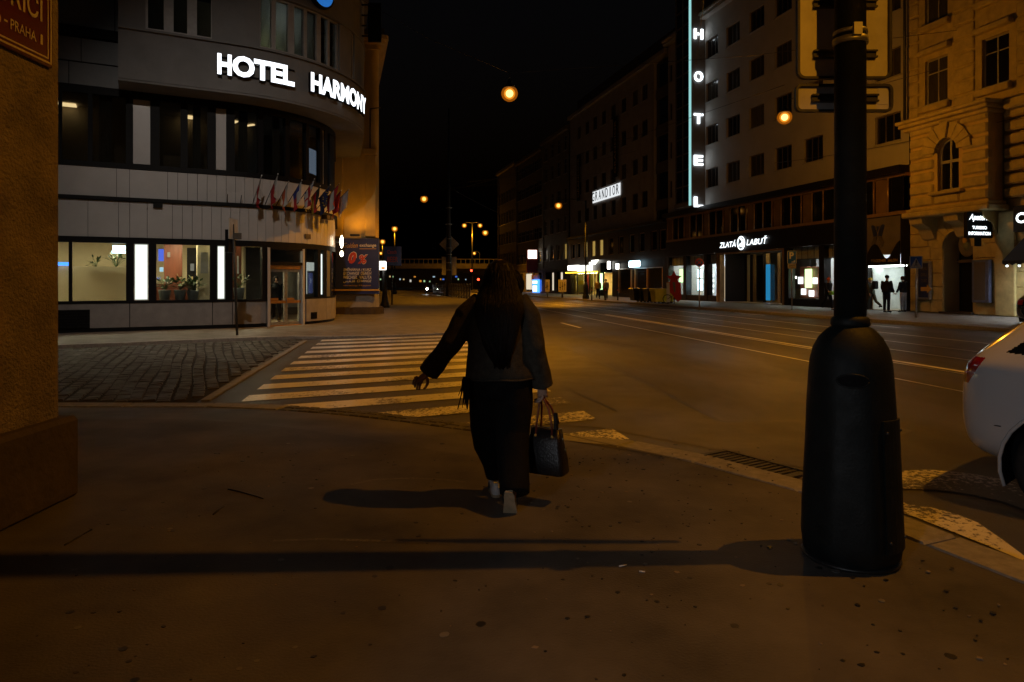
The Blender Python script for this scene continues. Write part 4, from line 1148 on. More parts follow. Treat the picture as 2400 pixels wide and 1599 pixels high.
# displays in the windows
def disp(px0, px1, z0, z1, mat, y=0.5, name='display', dy=0.06): return W.p(MB().cbox(X(px0,y),X(px1,y),y,y+dy,z0,z1,0.02), name, mat)
disp(1592,1600,1.6,2.75,E['green']); disp(1634,1645,2.0,2.65,E['bluewhite'],name='display_screen'); disp(1634,1646,0.95,1.85,E['bluewhite'],name='display_screen')
disp(1875,1918,0.6,2.6,M['wood_in'],0.8,'display_wall'); disp(1886,1902,1.25,2.45,E['green'],0.6,name='display_screen')
for a,b,c,d in ((1870,1881,1.5,1.95),(1904,1915,1.5,1.9),(1877,1888,0.8,1.2),(1895,1907,0.7,1.1)): disp(a,b,c,d,E['letter'],0.62,'display_card')
disp(1852,1866,1.85,2.0,E['whitel'],0.7,'hanging_lamp')
for r_ in range(4):
    for c_ in range(3): disp(1660+c_*4.5,1663.5+c_*4.5,0.8+r_*0.42,1.0+r_*0.42,E['letter'],0.4,'display_card')
W.p(text(MB(),'JEWEL',1.0,0.22,lambda x,y,d:(X(1938,.14)+x,0.145,3.35+y),off=.01), 'lettering', M['gold'])
W.p(text(MB(),'ZLATÁ LABUŤ',1.6,0.2,lambda x,y,d:(X(1862,.14)+x,0.145,3.35+y),off=.01), 'lettering', M['gold'])
# recessed entrance
ent = W.p(MB().box(xe0,xe1,-0.22,-0.1,3.70,3.83).box(xe0,xe0+.12,-0.22,-0.1,0.12,3.70).box(xe1-.12,xe1,-0.22,-0.1,0.12,3.70), 'entrance_frame', M['bronze'])
W.p(MB().box(xe0,xe1,3.6,3.7,0.12,3.83), 'back_wall', M['brown_bld'], ent)
seq = [('granite',.4),('wall_in',.5),('granite',.5),('bronze',.45),('glass',1.2),('granite',.5),('bronze',.6),('glass',1.2),('bronze',.45),('granite',.9),('glass',.8),('granite',2.4)]
tot = sum(w for _, w in seq); x = xe0+.13; k = (xe1-xe0-.26)/tot
for m_, w in seq:
    w2 = w*k
    W.p(MB().box(x+.01,x+w2-.01,1.9,2.0 if m_ != 'glass' else 1.92,0.12,3.7), 'door_pane' if m_ == 'glass' else 'entrance_panel', M[m_], ent)
    x += w2
for px,c in ((1706,(0.02,0.2,0.8)),(1727,(0.25,0.45,0.7)),(1795,(0.03,0.35,0.7))):
    W.p(MB().box(X(px,1.7),X(px+9,1.7),1.7,1.75,0.3,2.9), 'lit_column', emat('blue_lit_column_%d'%px, c, 0.55), ent)
W.p(MB().box(X(1693,1.6),X(1699,1.6),1.6,1.66,0.3,2.9), 'lit_column', emat('cream_lit_column',(0.9,0.72,0.45),0.5), ent)
W.p(MB().box(X(1750,2.4),X(1757,2.4),2.4,2.45,1.3,1.9), 'lit_column', E['ceiling2'], ent)
for px in (1700,1760,1810): W.p(MB().box(X(px,1.0),X(px,1.0)+.5,0.9,1.2,3.81,3.83), 'shop_light', E['shopwarm'], ent)
# illuminated ZLATA LABUT sign
zs = thing('shop_sign', 'white glowing ZLATÁ LABUŤ lettering with swan roundel on the black fascia', 'sign', st(-fq(1742), TF-.25, 4.0), RZ)
sx0 = X(1687,-.3)-X(1742); sx1 = X(1800,-.3)-X(1742); wq = sx1-sx0
part(text(MB(),'ZLATÁ',wq*0.36,0.50,lambda x,y,d:(sx0+x,-0.07-d,0.20+y),off=.005,shear=.2), 'lettering', E['letter2'], zs)
part(text(MB(),'LABUŤ',wq*0.40,0.54,lambda x,y,d:(sx0+wq*0.59+x,-0.07-d,0.22+y),off=.005,shear=.2), 'lettering', E['letter2'], zs)
rg_ = MB(); 
pr = [(math.cos(i*math.pi/14), math.sin(i*math.pi/14)) for i in range(29)]
cxs = sx0+wq*0.475
rg_.tube([(cxs+.43*a,-0.07,0.42+.46*b) for a,b in pr], .035, 6); part(rg_, 'roundel', E['letter2'], zs)
sw_ = MB().ball((cxs+.02,-0.06,0.28), (0.26,0.03,0.15), 12).tube([(cxs+.12,-0.06,0.3),(cxs+.2,-0.06,0.5),(cxs+.08,-0.06,0.66),(cxs-.02,-0.06,0.72),(cxs-.1,-0.06,0.66)], [.07,.06,.05,.05,.02], 8)
part(sw_, 'swan', E['letter2'], zs)
# glazed bay with the vertical HOTEL sign on its side
by = 0.0
while fq(1620, by) < fq(1653): by -= 0.01
WB = thing('hotel_blade_sign', 'tall vertical HOTEL sign with cyan neon edge on the glazed bay', 'sign', st(-(qa+X(1653)), TF, 7.7), RZ)
sxq = X(1653)
bq0 = X(1584, by)
part(MB().box(-0.22, 0.0, by, 0.0, 0.0, 18.5), 'sign_board', M['soffit'], WB)
part(MB().box(-0.20, 0.03, by-0.09, by-0.003, 0.0, 18.5), 'neon_tube', E['cyan'], WB)
for k, (chh, py) in enumerate((('H',78),('O',178),('T',277),('E',375),('L',473))):
    zc = fz(1640, py, by/2) - 7.7
    lw = abs(by)*0.62
    part(text(MB(),chh,lw,0.80,lambda x,y,d:(0.06+d, by*0.5-lw/2+x, zc-.40+y),ext=.03,off=.03,d=2.0), 'letter', E['letter2'], WB)
bay = W.p(MB().box(bq0, sxq-.225, by+.05, 0.0, 8.0, 26.2), 'glazed_bay', M['pane'])
for k in range(14): W.p(MB().box(bq0-.01, sxq-.23, by-.0, by+.049, 8.0+k*1.3, 8.1+k*1.3), 'bay_bar', M['frame_dark'], bay)
for k in range(3):
    xx = bq0+(sxq-.23-bq0)*k/2.0
    W.p(MB().box(xx-.03, xx+.03, by-.02, by+.048, 8.0, 26.2), 'bay_mullion', M['frame_dark'], bay)
W.p(MB().box(bq0-.1, sxq-.225, by-.1, 0.0, 7.7, 7.99), 'bay_base', M['soffit'], bay)
# shop with the butterfly emblem
x0, x1 = X(2036,pf), X(2114,pf)
W.p(MB().box(x0, x1, -0.3, -0.2, 3.06, 5.05), 'emblem_board', M['cream'])
wv = [(x0,2.5),(x0,3.06+.25)]
for k in range(25):
    xx = x0+(x1-x0)*k/24; wv.append((xx, 3.2+0.42*math.sin((k/24)*math.pi*2.6-0.4)+.12*k/24))
wv += [(x1,2.5)]
W.p(MB().prism(wv, 0, 0.06, M=Matrix(((1,0,0,0),(0,0,-1,-0.302),(0,1,0,0),(0,0,0,1)))), 'wave_board', M['granite'])
W.p(text(MB(),'TOGETHER  SALON',1.8,0.15,lambda x,y,d:(x0+.35+x,-0.366,2.68+y),off=.006), 'lettering', M['gold'])
em = MB(); cxx = x0+(x1-x0)*0.34
for sgn in (-1,1):
    em.prism([(cxx+sgn*0.04,4.1),(cxx+sgn*0.28,4.05),(cxx+sgn*0.46,4.62),(cxx+sgn*0.36,4.70),(cxx+sgn*0.22,4.62),(cxx+sgn*0.10,4.35)], 0, 0.03, 0, Matrix(((1,0,0,0),(0,0,-1,-0.302),(0,1,0,0),(0,0,0,1))))
    em.prism([(cxx+sgn*0.04,4.06),(cxx+sgn*0.26,4.02),(cxx+sgn*0.44,3.72),(cxx+sgn*0.36,3.5),(cxx+sgn*0.24,3.56),(cxx+sgn*0.12,3.85)], 0, 0.03, 1, Matrix(((1,0,0,0),(0,0,-1,-0.302),(0,1,0,0),(0,0,0,1))))
em.prism([(cxx-.1,4.6),(cxx+.1,4.6),(cxx,4.3)], 0, 0.03, 0, Matrix(((1,0,0,0),(0,0,-1,-0.302),(0,1,0,0),(0,0,0,1))))
W.p(em, 'butterfly_emblem', [M['navy'], M['brown_bld']])
W.p(text(MB(),'KAD',0.5,0.22,lambda x,y,d:(cxx-.25+x,-0.306,3.42+y),off=.01), 'lettering', M['brown_bld'])
x2 = X(2124,pf)
W.p(MB().box(x0-.3,x0,-0.25,0.3,0.12,5.1).box(x2,WL-.02,-0.3,0.3,0.12,5.1).box(x1+.01,x2-.001,-0.28,0.3,2.52,5.1), 'pier', M['granite'])
rm_ = W.p(MB().box(x0,x2,2.2,2.3,0.12,2.5), 'salon_back_wall', pmat('pale_mint_wall',(0.55,0.66,0.60),0.7,var=.08))
W.p(MB().box(x0,x2,-.1,2.2,2.5,2.56), 'salon_ceiling', M['whiteprint'], rm_); W.p(MB().box(x0,x2,-.2,2.2,0.115,0.14), 'salon_floor', M['floor_in'], rm_)
W.p(MB().box(x0+.02,x0+.1,0,2.2,0.14,2.5).box(x2-.1,x2-.02,0,2.2,0.14,2.5), 'salon_side_wall', M['whiteprint'], rm_)
W.p(MB().box(x0+.2,x2-.2,0.25,0.55,2.47,2.495).box(x0+.4,x2-.4,1.3,1.6,2.47,2.495), 'salon_light', E['salon'], rm_)
W.p(MB().box(x0,x2,-0.2,-0.14,2.42,2.5), 'lit_edge', E['salon'], rm_)
for k in range(4): W.p(MB().box(x0+(x2-x0)*(.36+.17*k),x0+(x2-x0)*(.36+.17*k)+.3,1.6,1.66,0.9,2.35), 'lit_mirror', E['mirror'], rm_)
W.p(MB().box(x0+1.1,x2-.2,0.9,1.5,0.14,0.85), 'salon_counter', M['granite'], rm_)
W.p(MB().box(x0,x2,-0.02,-0.01,0.14,2.42), 'shop_pane', M['glass'], rm_)

# ---------------- hotel with the dark two-storey base (left neighbour)
ga, gb = fq(1335), fq(1565.5)
G = Local('grey_hotel_building', 'grey hotel building with dark two-storey base and rows of small windows', ga)
GL = gb-ga; X = G.q
gx1 = X(1532)
body(G, 0, GL-.02, 3.6, 21.8, M['pane'], 0.3)
gcols = [X(p) for p in (1352,1370,1388,1408,1430,1454,1480,1502)]
grows = [8.75, 12.15, 15.55, 18.95]
holes = [(x, x+1.45, z, z+1.6) for x in gcols for z in grows]
G.p(holes_wall(0.2, gx1, 7.0, 22.0, holes), 'wall', M['grey_bld'])
G.p(MB().box(gx1-.3, gx1-.001, 0.0, 1.2, 7.0, 22.0), 'return_wall', M['white'])
G.p(holes_wall(gx1, GL-.03, 7.0, 22.0, [(gx1+1.0, GL-.8, z-.2, z+1.9) for z in grows], y=1.2), 'recessed_wall', M['brown_bld'])
for z in grows:
    window(G, gx1+1.0, GL-.8, z-.2, z+1.9, 0.14, 3, 'frame_dark', 'pane', y=1.2)
    bal = G.p(MB().box(gx1+.3, GL-.3, 0.1, 1.19, z-.55, z-.35), 'balcony', M['brown_bld'])
    G.p(MB().box(gx1+.3, GL-.3, 0.1, 0.16, z-.35, z+.4), 'balcony_front', M['frame_dark'], bal)
for h in holes: window(G, *h, 0.16, 2, 'frame_dark', rw.choice(('pane','pane','pane2','pane3')))
G.p(MB().box(0, GL-.03, -0.35, 0.5, 22.0, 22.4), 'cornice', M['grey_bld'])
G.p(MB().box(0, GL-.03, 1.0, 12, 22.4, 24.5), 'attic', M['frame_dark'])
# dark base
mz = [(X(p), X(p)+1.25, 4.55, 6.35) for p in (1341,1354,1370,1388,1406,1429,1452,1477,1500,1528,1548)]
G.p(holes_wall(0, GL-.03, 3.75, 6.95, mz, y=-0.12, depth=0.3), 'base_wall', M['granite'])
G.p(MB().box(-.05, GL-.03, -0.5, 0.05, 6.96, 7.2), 'canopy', M['granite'])
for k, h in enumerate(mz):
    window(G, *h, 0.10, 1, 'bronze', 'pane' if k not in (2,3,4) else 'glass', 0, False, -0.12, curtain='warmwin' if k in (2,3,4) else None)
# ground floor: warm bakery, hotel entrance, dark shop with blue sign
pf = -0.1
b0, b1 = X(1339,pf), X(1402,pf)
for a,b in ((0,X(1339,pf)),(X(1402,pf),X(1409,pf)),(X(1437,pf),X(1448,pf)),(X(1556,pf),GL-.03)):
    G.p(MB().box(a,b,-0.2,0.3,0.12,3.745), 'pier', M['granite'])
G.p(MB().box(b0,b1,-0.2,0.2,2.75,3.745), 'bakery_fascia', M['granite'])
bw = G.p(MB().box(b0,b1,2.5,2.6,0.12,2.75), 'bakery_back_wall', pmat('bakery_wall',(0.7,0.55,0.25),0.7,var=.2,scale=2))
G.p(MB().box(b0,b1,0,2.5,2.70,2.745), 'bakery_ceiling', M['whiteprint'], bw); G.p(MB().box(b0,b1,-.1,2.5,0.115,0.135), 'bakery_floor', M['floor_in'], bw)
G.p(MB().box(b0+.5,b1-.5,0.5,0.9,2.66,2.695), 'bakery_light', E['shopwarm'], bw)
for k,(a,b,m_) in enumerate(((1344,1350,'wall_in'),(1355,1368,'whiteprint'),(1372,1378,'redprint'),(1384,1390,'wall_in'))):
    G.p(MB().box(X(a,.3),X(b,.3),0.3,0.36,0.4,2.5), 'poster', M[m_], bw)
G.p(MB().box(X(1355.5,.28),X(1367.5,.28),0.28,0.295,1.3,1.8), 'poster', M['yellow'], bw)
for a in (1342,1352,1369,1381,1393): G.p(MB().box(X(a,pf),X(a,pf)+.12,-0.1,-0.02,0.12,2.74), 'shop_post', M['steel_dark'], bw)
G.p(MB().box(b0,b1,-0.05,-0.04,0.13,2.7), 'shop_pane', M['glass'], bw)
aw = G.p(MB().box(b0-.4,b1+.2,-0.75,-0.22,2.72,2.86), 'awning', E['yellowl'])
ys = thing('bakery_sign', 'bright yellowish white lit bakery sign above the yellow awning', 'sign', st(-(ga+X(1360)), TF-.2, 2.95), RZ)
part(MB().cbox(X(1340,pf)-X(1360), X(1361,pf)-X(1360), -0.45,-0.03,0.12,0.72,.03), 'lit_panel', E['whitel'], ys)
part(MB().cbox(X(1361.5,pf)-X(1360), X(1384,pf)-X(1360), -0.42,-0.03,-0.02,0.62,.03), 'lit_panel', E['whitel'], ys)
part(text(MB(),'PEKÁRNA',1.9,0.3,lambda x,y,d:(X(1341,-.45)-X(1360)+x,-0.456,0.26+y),off=.02), 'lettering', M['yellow'], ys)
# entrance canopy lamps
G.p(MB().box(X(1409,pf),X(1437,pf),1.6,1.7,0.12,3.7), 'entrance_wall', M['granite'])
for k,(px, w, z0, z1, lab) in enumerate(((1391,7,2.9,3.9,'leftmost glowing white wall lantern beside the yellow bakery'),(1434,5,3.0,3.85,'middle glowing white wall lantern beside the dark hotel entrance'),(1454,5,2.95,3.55,'right small glowing white wall lantern beside the blue sign'))):
    t = thing('wall_lantern', lab, 'lamp', st(-(ga+X(px)), TF-.2, z0), RZ, group='white lanterns on the grey hotel base')
    wq = 0.42 if w > 5 else 0.3
    part(MB().cbox(0,wq,-0.35,-0.05,0,z1-z0,.04), 'lamp_glass', E['whitel'], t); part(MB().box(-.05,wq+.05,-0.4,0.0,z1-z0+.002,z1-z0+.06), 'lamp_cap', M['steel_dark'], t)
gl = thing('lantern_wedge', 'white glowing wedge light above the grey hotel entrance', 'lamp', st(-(ga+X(1398)), TF-.2, 3.6), RZ)
part(MB().prism([(0,0),(1.3,0.5),(-.3,0.5)],0,.3,M=Matrix(((1,0,0,0),(0,0,-1,0),(0,1,0,0),(0,0,0,1)))), 'lamp_glass', E['whitel'], gl)
part(MB().box(-.3,1.3,-.3,.02,0.505,.56), 'lamp_cap', M['steel_dark'], gl)
gs = G.p(MB().box(X(1410,-.1),X(1413,-.1),-0.3,-.12,0.8,2.6), 'green_lit_strip', E['green'])
# dark shop
d0, d1 = X(1448,pf), X(1556,pf)
ds_ = G.p(MB().box(d0,d1,-0.12,0.2,3.0,3.745), 'dark_shop_fascia', M['black'])
G.p(MB().box(d0,d1,-0.16,-0.122,2.92,2.995), 'fascia_trim', M['steel'], ds_)
for a in (1448.5,1478,1487,1516,1552): G.p(MB().box(X(a,pf),X(a,pf)+.14,-0.12,0.0,0.5,2.915), 'shop_post', M['bronze'], ds_)
G.p(MB().box(d0,d1,-0.1,0.2,0.12,0.5), 'stall_riser', M['granite'], ds_)
G.p(MB().box(d0,d1,0.02,0.06,0.5,2.915), 'shop_pane', M['pane'], ds_)
bs = thing('blue_shop_sign', 'glowing blue white rounded shop sign on the dark shop front', 'sign', st(-(ga+X(1485)), TF-.3, 3.02), RZ)
part(MB().cbox(0,X(1511)-X(1485),-0.3,-0.08,0.05,0.68,.15), 'lit_panel', E['bluewhite'], bs)
part(text(MB(),'SHOP',1.2,0.32,lambda x,y,d:(.45+x,-0.303,0.2+y),off=.03), 'lettering', M['whiteprint'], bs)
# GRANDIOR letters with a white halo, and two banners
gr = thing('hotel_name_sign', 'dark GRANDIOR letters with white glow on the grey hotel wall', 'sign', st(-(ga+X(1391)), TF, 10.6), RZ)
gw = X(1457,-.3)-X(1391,-.3)
part(MB().box(0.0,gw-.1,-0.10,-0.06,0.05,1.32), 'back_light', E['mirror'], gr)
for k, chh in enumerate('GRANDIOR'):
    iw = gw/8*(.2 if chh == 'I' else .66)
    part(text(MB(),chh,iw,1.0,lambda x,y,d:(k*gw/8+gw/16-iw/2+x,-0.22-d,0.2+y),ext=.01,off=0.0,d=1), 'letter', M['blackmatte'], gr)
for lab, px, z0, z1 in (('left hanging dark GRANDIOR banner on the grey hotel wall',1357,11.4,17.0),('right hanging dark GRANDIOR banner above the lit name sign',1443,12.6,18.9)):
    t = thing('banner', lab, 'banner', st(-(ga+X(px)), TF-.2, z0), RZ, group='dark banners on the grey hotel')
    part(MB().box(-.05,1.0,-.08,-.03,0,z1-z0), 'cloth', M['blackmatte'], t)
    part(MB().tube([(-.1,-.05,z1-z0),(1.05,-.05,z1-z0)],.03,6).tube([(.5,-.05,z1-z0),(.5,.2,z1-z0)],.03,6), 'rod', M['steel_dark'], t)
    part(text(MB(),'GRANDIOR',z1-z0-.8,0.5,lambda x,y,d:(.74-y,-.085,.4+x),off=.01), 'lettering', M['gold'], t)

# ---------------- older houses further on
def old_house(name, label, pa, pb, top, mat, rows, ncol, win, ztop_shop=3.6, warm=(), base='granite', cols_n=2, pil=True):
    qa_, qb_ = fq(pa), fq(pb); L = Local(name, label, qa_); ln = qb_-qa_
    body(L, 0, ln-.02, 0.12, top, M['pane'], 0.32)
    stepx = ln/ncol; holes = []
    for z in rows:
        for k in range(ncol): holes.append((stepx*(k+.5)-win[0]/2, stepx*(k+.5)+win[0]/2, z, z+win[1]))
    L.p(holes_wall(0, ln-.02, ztop_shop, top, holes), 'wall', M[mat])
    for i, h in enumerate(holes): window(L, *h, 0.14, cols_n, 'frame', rw.choice(('pane','pane2','pane3')) if i not in warm else 'glass', 0.66, True, 0.0, curtain='warmwin' if i in warm else None)
    L.p(MB().box(-.05, ln, -0.5, 0.3, top, top+.45), 'cornice', M[mat]); L.p(MB().box(0, ln-.02, -0.25, 0.2, ztop_shop-.3, ztop_shop-.003), 'string_course', M[mat])
    L.p(MB().add([(0,-.3,top+.45),(ln,-.3,top+.45),(ln,6,top+4),(0,6,top+4),(0,12,top+.45),(ln,12,top+.45)],[(0,1,2,3),(3,2,5,4),(0,3,4),(1,5,2)]), 'roof', M['frame_dark'])
    if pil:
        for x in (0, ln-.5): L.p(MB().box(x, x+.48, -0.12, -0.002, ztop_shop, top-.01), 'pilaster', M[mat])
    return L, ln
H1, l1 = old_house('ochre_corner_house', 'dim ochre old house with pilasters left of the grey hotel', 1272, 1334, 21.0, 'cream', (4.6,8.2,11.8,15.6,18.6), 4, (1.5,2.0), warm=(3,))
H2, l2 = old_house('window_band_house', 'dim brown house with long dark window bands beyond the ochre house', 1212, 1271.5, 20.5, 'brown_bld', (4.4,7.9,11.3,14.7,18.0), 6, (2.3,1.7), pil=False, cols_n=2)
H3, l3 = old_house('tall_far_house', 'dark narrow facade, farthest of the houses along the right street side', 1168, 1211.5, 21.0, 'cream', (4.6,8.2,11.8,15.4), 7, (1.3,2.1))
for L, ln, lits in ((H1, l1, ((0.12,.35,'granite'),(.38,.45,'lit'),(.55,.66,'granite'),(.7,.78,'lit'))), (H2, l2, ((.02,.25,'granite'),(.38,.62,'lit'),(.66,.72,'granite'),(.86,.97,'granite'))), (H3, l3, ((.1,.4,'granite'),(.5,.9,'granite')))):
    xs = 0.0
    for a, b, m_ in lits:
        if m_ == 'lit':
            L.p(MB().box(ln*a, ln*b, 0.06, 0.1, 0.5, 2.9), 'lit_shop_window', emat('pale_shop_window_%s_%d'%(L.root.name,int(a*100)),(1.0,0.85,0.62),0.8))
        else: L.p(MB().box(ln*a, ln*b, 0.06, 0.1, 0.3, 3.0), 'dark_shop_window', M['pane'])
    L.p(holes_wall(0, ln-.02, 0.12, 3.297, [(ln*a, ln*b, 0.3, 3.0) for a,b,_ in lits], y=0.0, depth=.2), 'shop_wall', M['cream' if L is not H2 else 'white'])
# bank signs on the brown house
bk = thing('bank_sign', 'red framed square bank blade sign with glowing white stripes on the brown house', 'sign', st(-fq(1262), TF, 4.9), RZ)
part(MB().box(-.3,0,-1.75,-.1,0,1.55), 'casing', M['red'], bk)
part(MB().box(0.003,.03,-1.58,-.27,.17,1.38), 'lit_face', E['whitel'], bk)
for k in range(3): part(MB().box(.032,.05,-1.25,-.55,.4+k*.33,.5+k*.33), 'stripe', E['yellowl'], bk)
part(MB().box(-.28,0.0,-1.75,-.12,-1.9,-.05), 'lower_board', pmat('dull_red_board',(.25,.02,.03),.5), bk)
part(MB().box(-3.2,1.0,-.15,-.05,-2.9,-2.2), 'fascia', pmat('pink_fascia',(.6,.4,.38),.5), bk)
at = thing('cash_machine', 'glowing blue and white cash machine front in the far house wall', 'cash machine', st(-fq(1254), TF-.1, 0.12), RZ)
part(MB().box(0,2.6,-.3,.05,0,1.9), 'casing', E['blue'], at); part(MB().box(.25,2.35,-.33,-.303,.15,1.0), 'lit_face', E['letter'], at); part(MB().box(.1,2.5,-.33,-.303,1.3,1.7), 'lit_face', E['letter'], at)

# ---------------- yellow rusticated house on the right
ya = fq(2131.5)
YH = Local('yellow_stone_house', 'ornate yellow rusticated stone house with arched doorway at the far right', ya)
X = YH.q
YLn = X(2800)
def z_(px, py): return fz(px, py)
dx0, dx1 = X(2209.5), X(2278.5); dc = (dx0+dx1)/2; dr_ = (dx1-dx0)/2; zsp = 4.05-dr_
def arch(x0, x1, zb, zs_, n=12):
    c = (x0+x1)/2; r = (x1-x0)/2
    return [(x0,zb)] + [(c-r*math.cos(math.pi*k/n), zs_+r*math.sin(math.pi*k/n)) for k in range(n+1)] + [(x1,zb)]
# ground floor courses of blocks, cut around the doorway
rngb = random.Random(9)
zc = 0.72; zcs = [0.12, 0.72]
while zc < 4.75: zc += 0.66; zcs.append(min(zc, 4.72))
core_y = 0.10
px_end = X(2352)
for zi in range(len(zcs)-1):
    za, zb = zcs[zi]+.012, zcs[zi+1]-.012
    xs = [0.02]
    while xs[-1] < YLn-1.0: xs.append(xs[-1]+rngb.uniform(1.0,1.5))
    spans = []
    zm = (za+zb)/2
    if zm < 4.05:
        r = dr_ if zm < zsp else math.sqrt(max(0, dr_*dr_-(max(za,zsp)-zsp)**2))
        cut = (dc-r-.02, dc+r+.02)
    else: cut = None
    for a, b in zip(xs[:-1], xs[1:]):
        a, b = a+.01, b-.01
        if cut:
            if b <= cut[0] or a >= cut[1]: spans.append((a,b))
            else:
                if a < cut[0]-.15: spans.append((a,cut[0]))
                if b > cut[1]+.15: spans.append((cut[1],b))
        else: spans.append((a,b))
    for a, b in spans: YH.p(MB().cbox(a,b,0.0,0.3,za,zb,.025), 'stone_block', M['ochre2'])
# backing with the arched hole
poly = [(0,0.12)] + arch(dx0,dx1,0.12,zsp) + [(YLn,0.12),(YLn,4.74),(0,4.74)]
MXZ = Matrix(((1,0,0,0),(0,0,1,0),(0,1,0,0),(0,0,0,1)))
YH.p(MB().prism([(p_[0],p_[1]) for p_ in poly], 0.06, 1.0, M=MXZ), 'wall', M['ochre'])
YH.p(MB().box(dx0-.3,dx1+.3,1.0,1.1,0.12,4.2), 'door', M['black'])
YH.p(MB().box(dx0-.1,dx1+.1,0.85,1.0,2.55,2.7), 'door_beam', M['frame_dark'])
YH.p(MB().box(dc-.04,dc+.04,0.95,0.99,0.12,2.55), 'door_leaf_joint', M['frame_dark'])
YH.p(MB().box(dx0-.1,dx1+.1,-0.15,0.85,0.12,0.2), 'door_step', M['plinthpl'])
ov = MB(); ov.lathe([(0.0,0.0),(0.62,0.0),(0.64,0.03),(0.6,0.06),(0.0,0.06)], 24, M=Matrix(((1,0,0,dc+.25),(0,0,-1,0.42),(0,1.0,0,3.45),(0,0,0,1))))
osn = thing('oval_sign', 'pale oval tavern sign hanging in the arched doorway', 'sign', st(-(ya+dc), TF+.4, 3.4), RZ)
fo = Matrix(((0.72,0,0,0.2),(0,0,-1,0.0),(0,0.95,0,0.0),(0,0,0,1)))
part(MB().lathe([(0.0,0.0),(0.62,0.0),(0.64,0.03),(0.6,0.06),(0.0,0.065)], 24, M=fo), 'plate', M['cream'], osn)
part(MB().lathe([(0.0,0.066),(0.25,0.066),(0.25,0.075),(0.0,0.08)], 14, M=fo @ Matrix.Translation((0.02,-.1,0))), 'figure_print', M['pot'], osn)
part(MB().lathe([(0.0,0.066),(0.18,0.066),(0.18,0.075),(0.0,0.08)], 14, M=fo @ Matrix.Translation((-.12,.2,0))), 'figure_print', M['gold'], osn)
part(MB().tube([(0.2,-.03,.6),(0.2,-.03,.75)], .02, 5), 'hook', M['steel_dark'], osn)
# voussoirs around the door
for k in range(9):
    a0, a1 = math.pi*k/9+.012, math.pi*(k+1)/9-.012
    pts = [(dc-(dr_+.01)*math.cos(a0), zsp+(dr_+.01)*math.sin(a0)), (dc-(dr_+.62)*math.cos(a0), zsp+(dr_+.62)*math.sin(a0)), (dc-(dr_+.62)*math.cos(a1), zsp+(dr_+.62)*math.sin(a1)), (dc-(dr_+.01)*math.cos(a1), zsp+(dr_+.01)*math.sin(a1))]
    YH.p(MB().prism(pts, -0.05, 0.05, M=MXZ), 'arch_stone', M['ochre2'])
# poster cases
pc = thing('poster_case', 'navy poster case with orange arrow left of the arched doorway', 'display case', st(-(ya+X(2156)), TF-.02, 0.75), RZ)
pw = X(2186)-X(2156)
part(MB().cbox(0,pw,-.16,0,0,1.9,.02), 'case', M['steel'], pc)
part(MB().box(.1,pw-.1,-.175,-.161,.1,1.8), 'poster', M['navy'], pc)
part(MB().prism([(.25,.42),(.62,.42),(.62,.3),(.9,.52),(.62,.74),(.62,.62),(.25,.62)],0,.008,M=Matrix(((1,0,0,0),(0,0,-1,-.176),(0,1,0,0),(0,0,0,1)))), 'arrow', M['gold'], pc)
for k,l in enumerate(('MENU','GRILL','TOURIST')): part(text(MB(),l,pw*.5,.16,lambda x,y,d:(.25+x,-.18,1.45-.3*k+y),off=.01), 'lettering', M['cream'], pc)
pc = thing('menu_case', 'empty brown display case with blue steel frame right of the arched doorway', 'display case', st(-(ya+X(2286)), TF-.02, 0.68), RZ)
pw = X(2327)-X(2286)
part(MB().cbox(0,pw,-.2,0,0,1.95,.02), 'case', pmat('blue_steel',(.14,.16,.26),.4,metal=.4), pc); part(MB().box(.14,pw-.18,-.21,-.201,.12,1.83), 'pinboard', M['brown_bld'], pc)
# blade sign on brackets
bsn = thing('blade_sign', 'dark square blade sign with white glowing script above the display case', 'sign', st(-(ya+X(2341)), TF, 3.25), RZ)
xq = 0.0; by0 = -1.75
part(MB().box(-.16,0,by0,-.35,.3,1.42).box(-.1,-.06,by0+.5,by0+.85,-.06,.298), 'casing', M['black'], bsn)
part(MB().tube([(-.08,-.35,.6),(-.08,0,.6)],.03,6).tube([(-.08,-.35,1.2),(-.08,0,1.2)],.03,6), 'bracket', M['steel_dark'], bsn)
part(text(MB(),'Apatéria',1.15,.34,lambda x,y,d:(.008,by0+.1+x,1.0+y),off=.012,shear=.35), 'lettering', E['letter2'], bsn)
part(text(MB(),'TURISMO',.8,.14,lambda x,y,d:(.008,by0+.28+x,.68+y),off=.02), 'lettering', E['letter2'], bsn)
part(text(MB(),'INFORMATION',1.2,.15,lambda x,y,d:(.008,by0+.08+x,.42+y),off=.02), 'lettering', E['letter2'], bsn)
# awning shop at the edge of the frame
aq0 = X(2362,-1.2); aq1 = aq0+4.2
awn = thing('awning', 'navy shop awning with scalloped edge and bright light beneath', 'awning', st(-(ya+aq0), TF, 2.5), RZ)
an_ = MB(); L_ = aq1-aq0
an_.add([(0,-1.5,0),(L_,-1.5,0),(L_,-.02,1.25),(0,-.02,1.25),(0,-.02,0.02)], [(0,1,2,3),(0,3,4)])
part(an_, 'canopy', M['navyfab'], awn)
val = MB()
for k in range(14):
    a, b = L_*k/14, L_*(k+1)/14
    val.add([(a,-1.5,0),(b,-1.5,0),(b,-1.5,-.12),((a+b)/2,-1.5,-.2),(a,-1.5,-.12)], [(0,4,3,2,1)])
part(val, 'valance', M['navyfab'], awn)
for k in range(8): part(MB().ball((.15+k*L_/8,-1.42,-.22), .05, 8), 'bulb', E['letter2'], awn)
part(MB().box(.3,L_-.3,-.9,-.6,-.05,-.02), 'strip_light', E['shop'], awn)
part(MB().tube([(.02,-1.5,0),(.02,0,.02)],.02,5), 'arm', M['steel_dark'], awn)
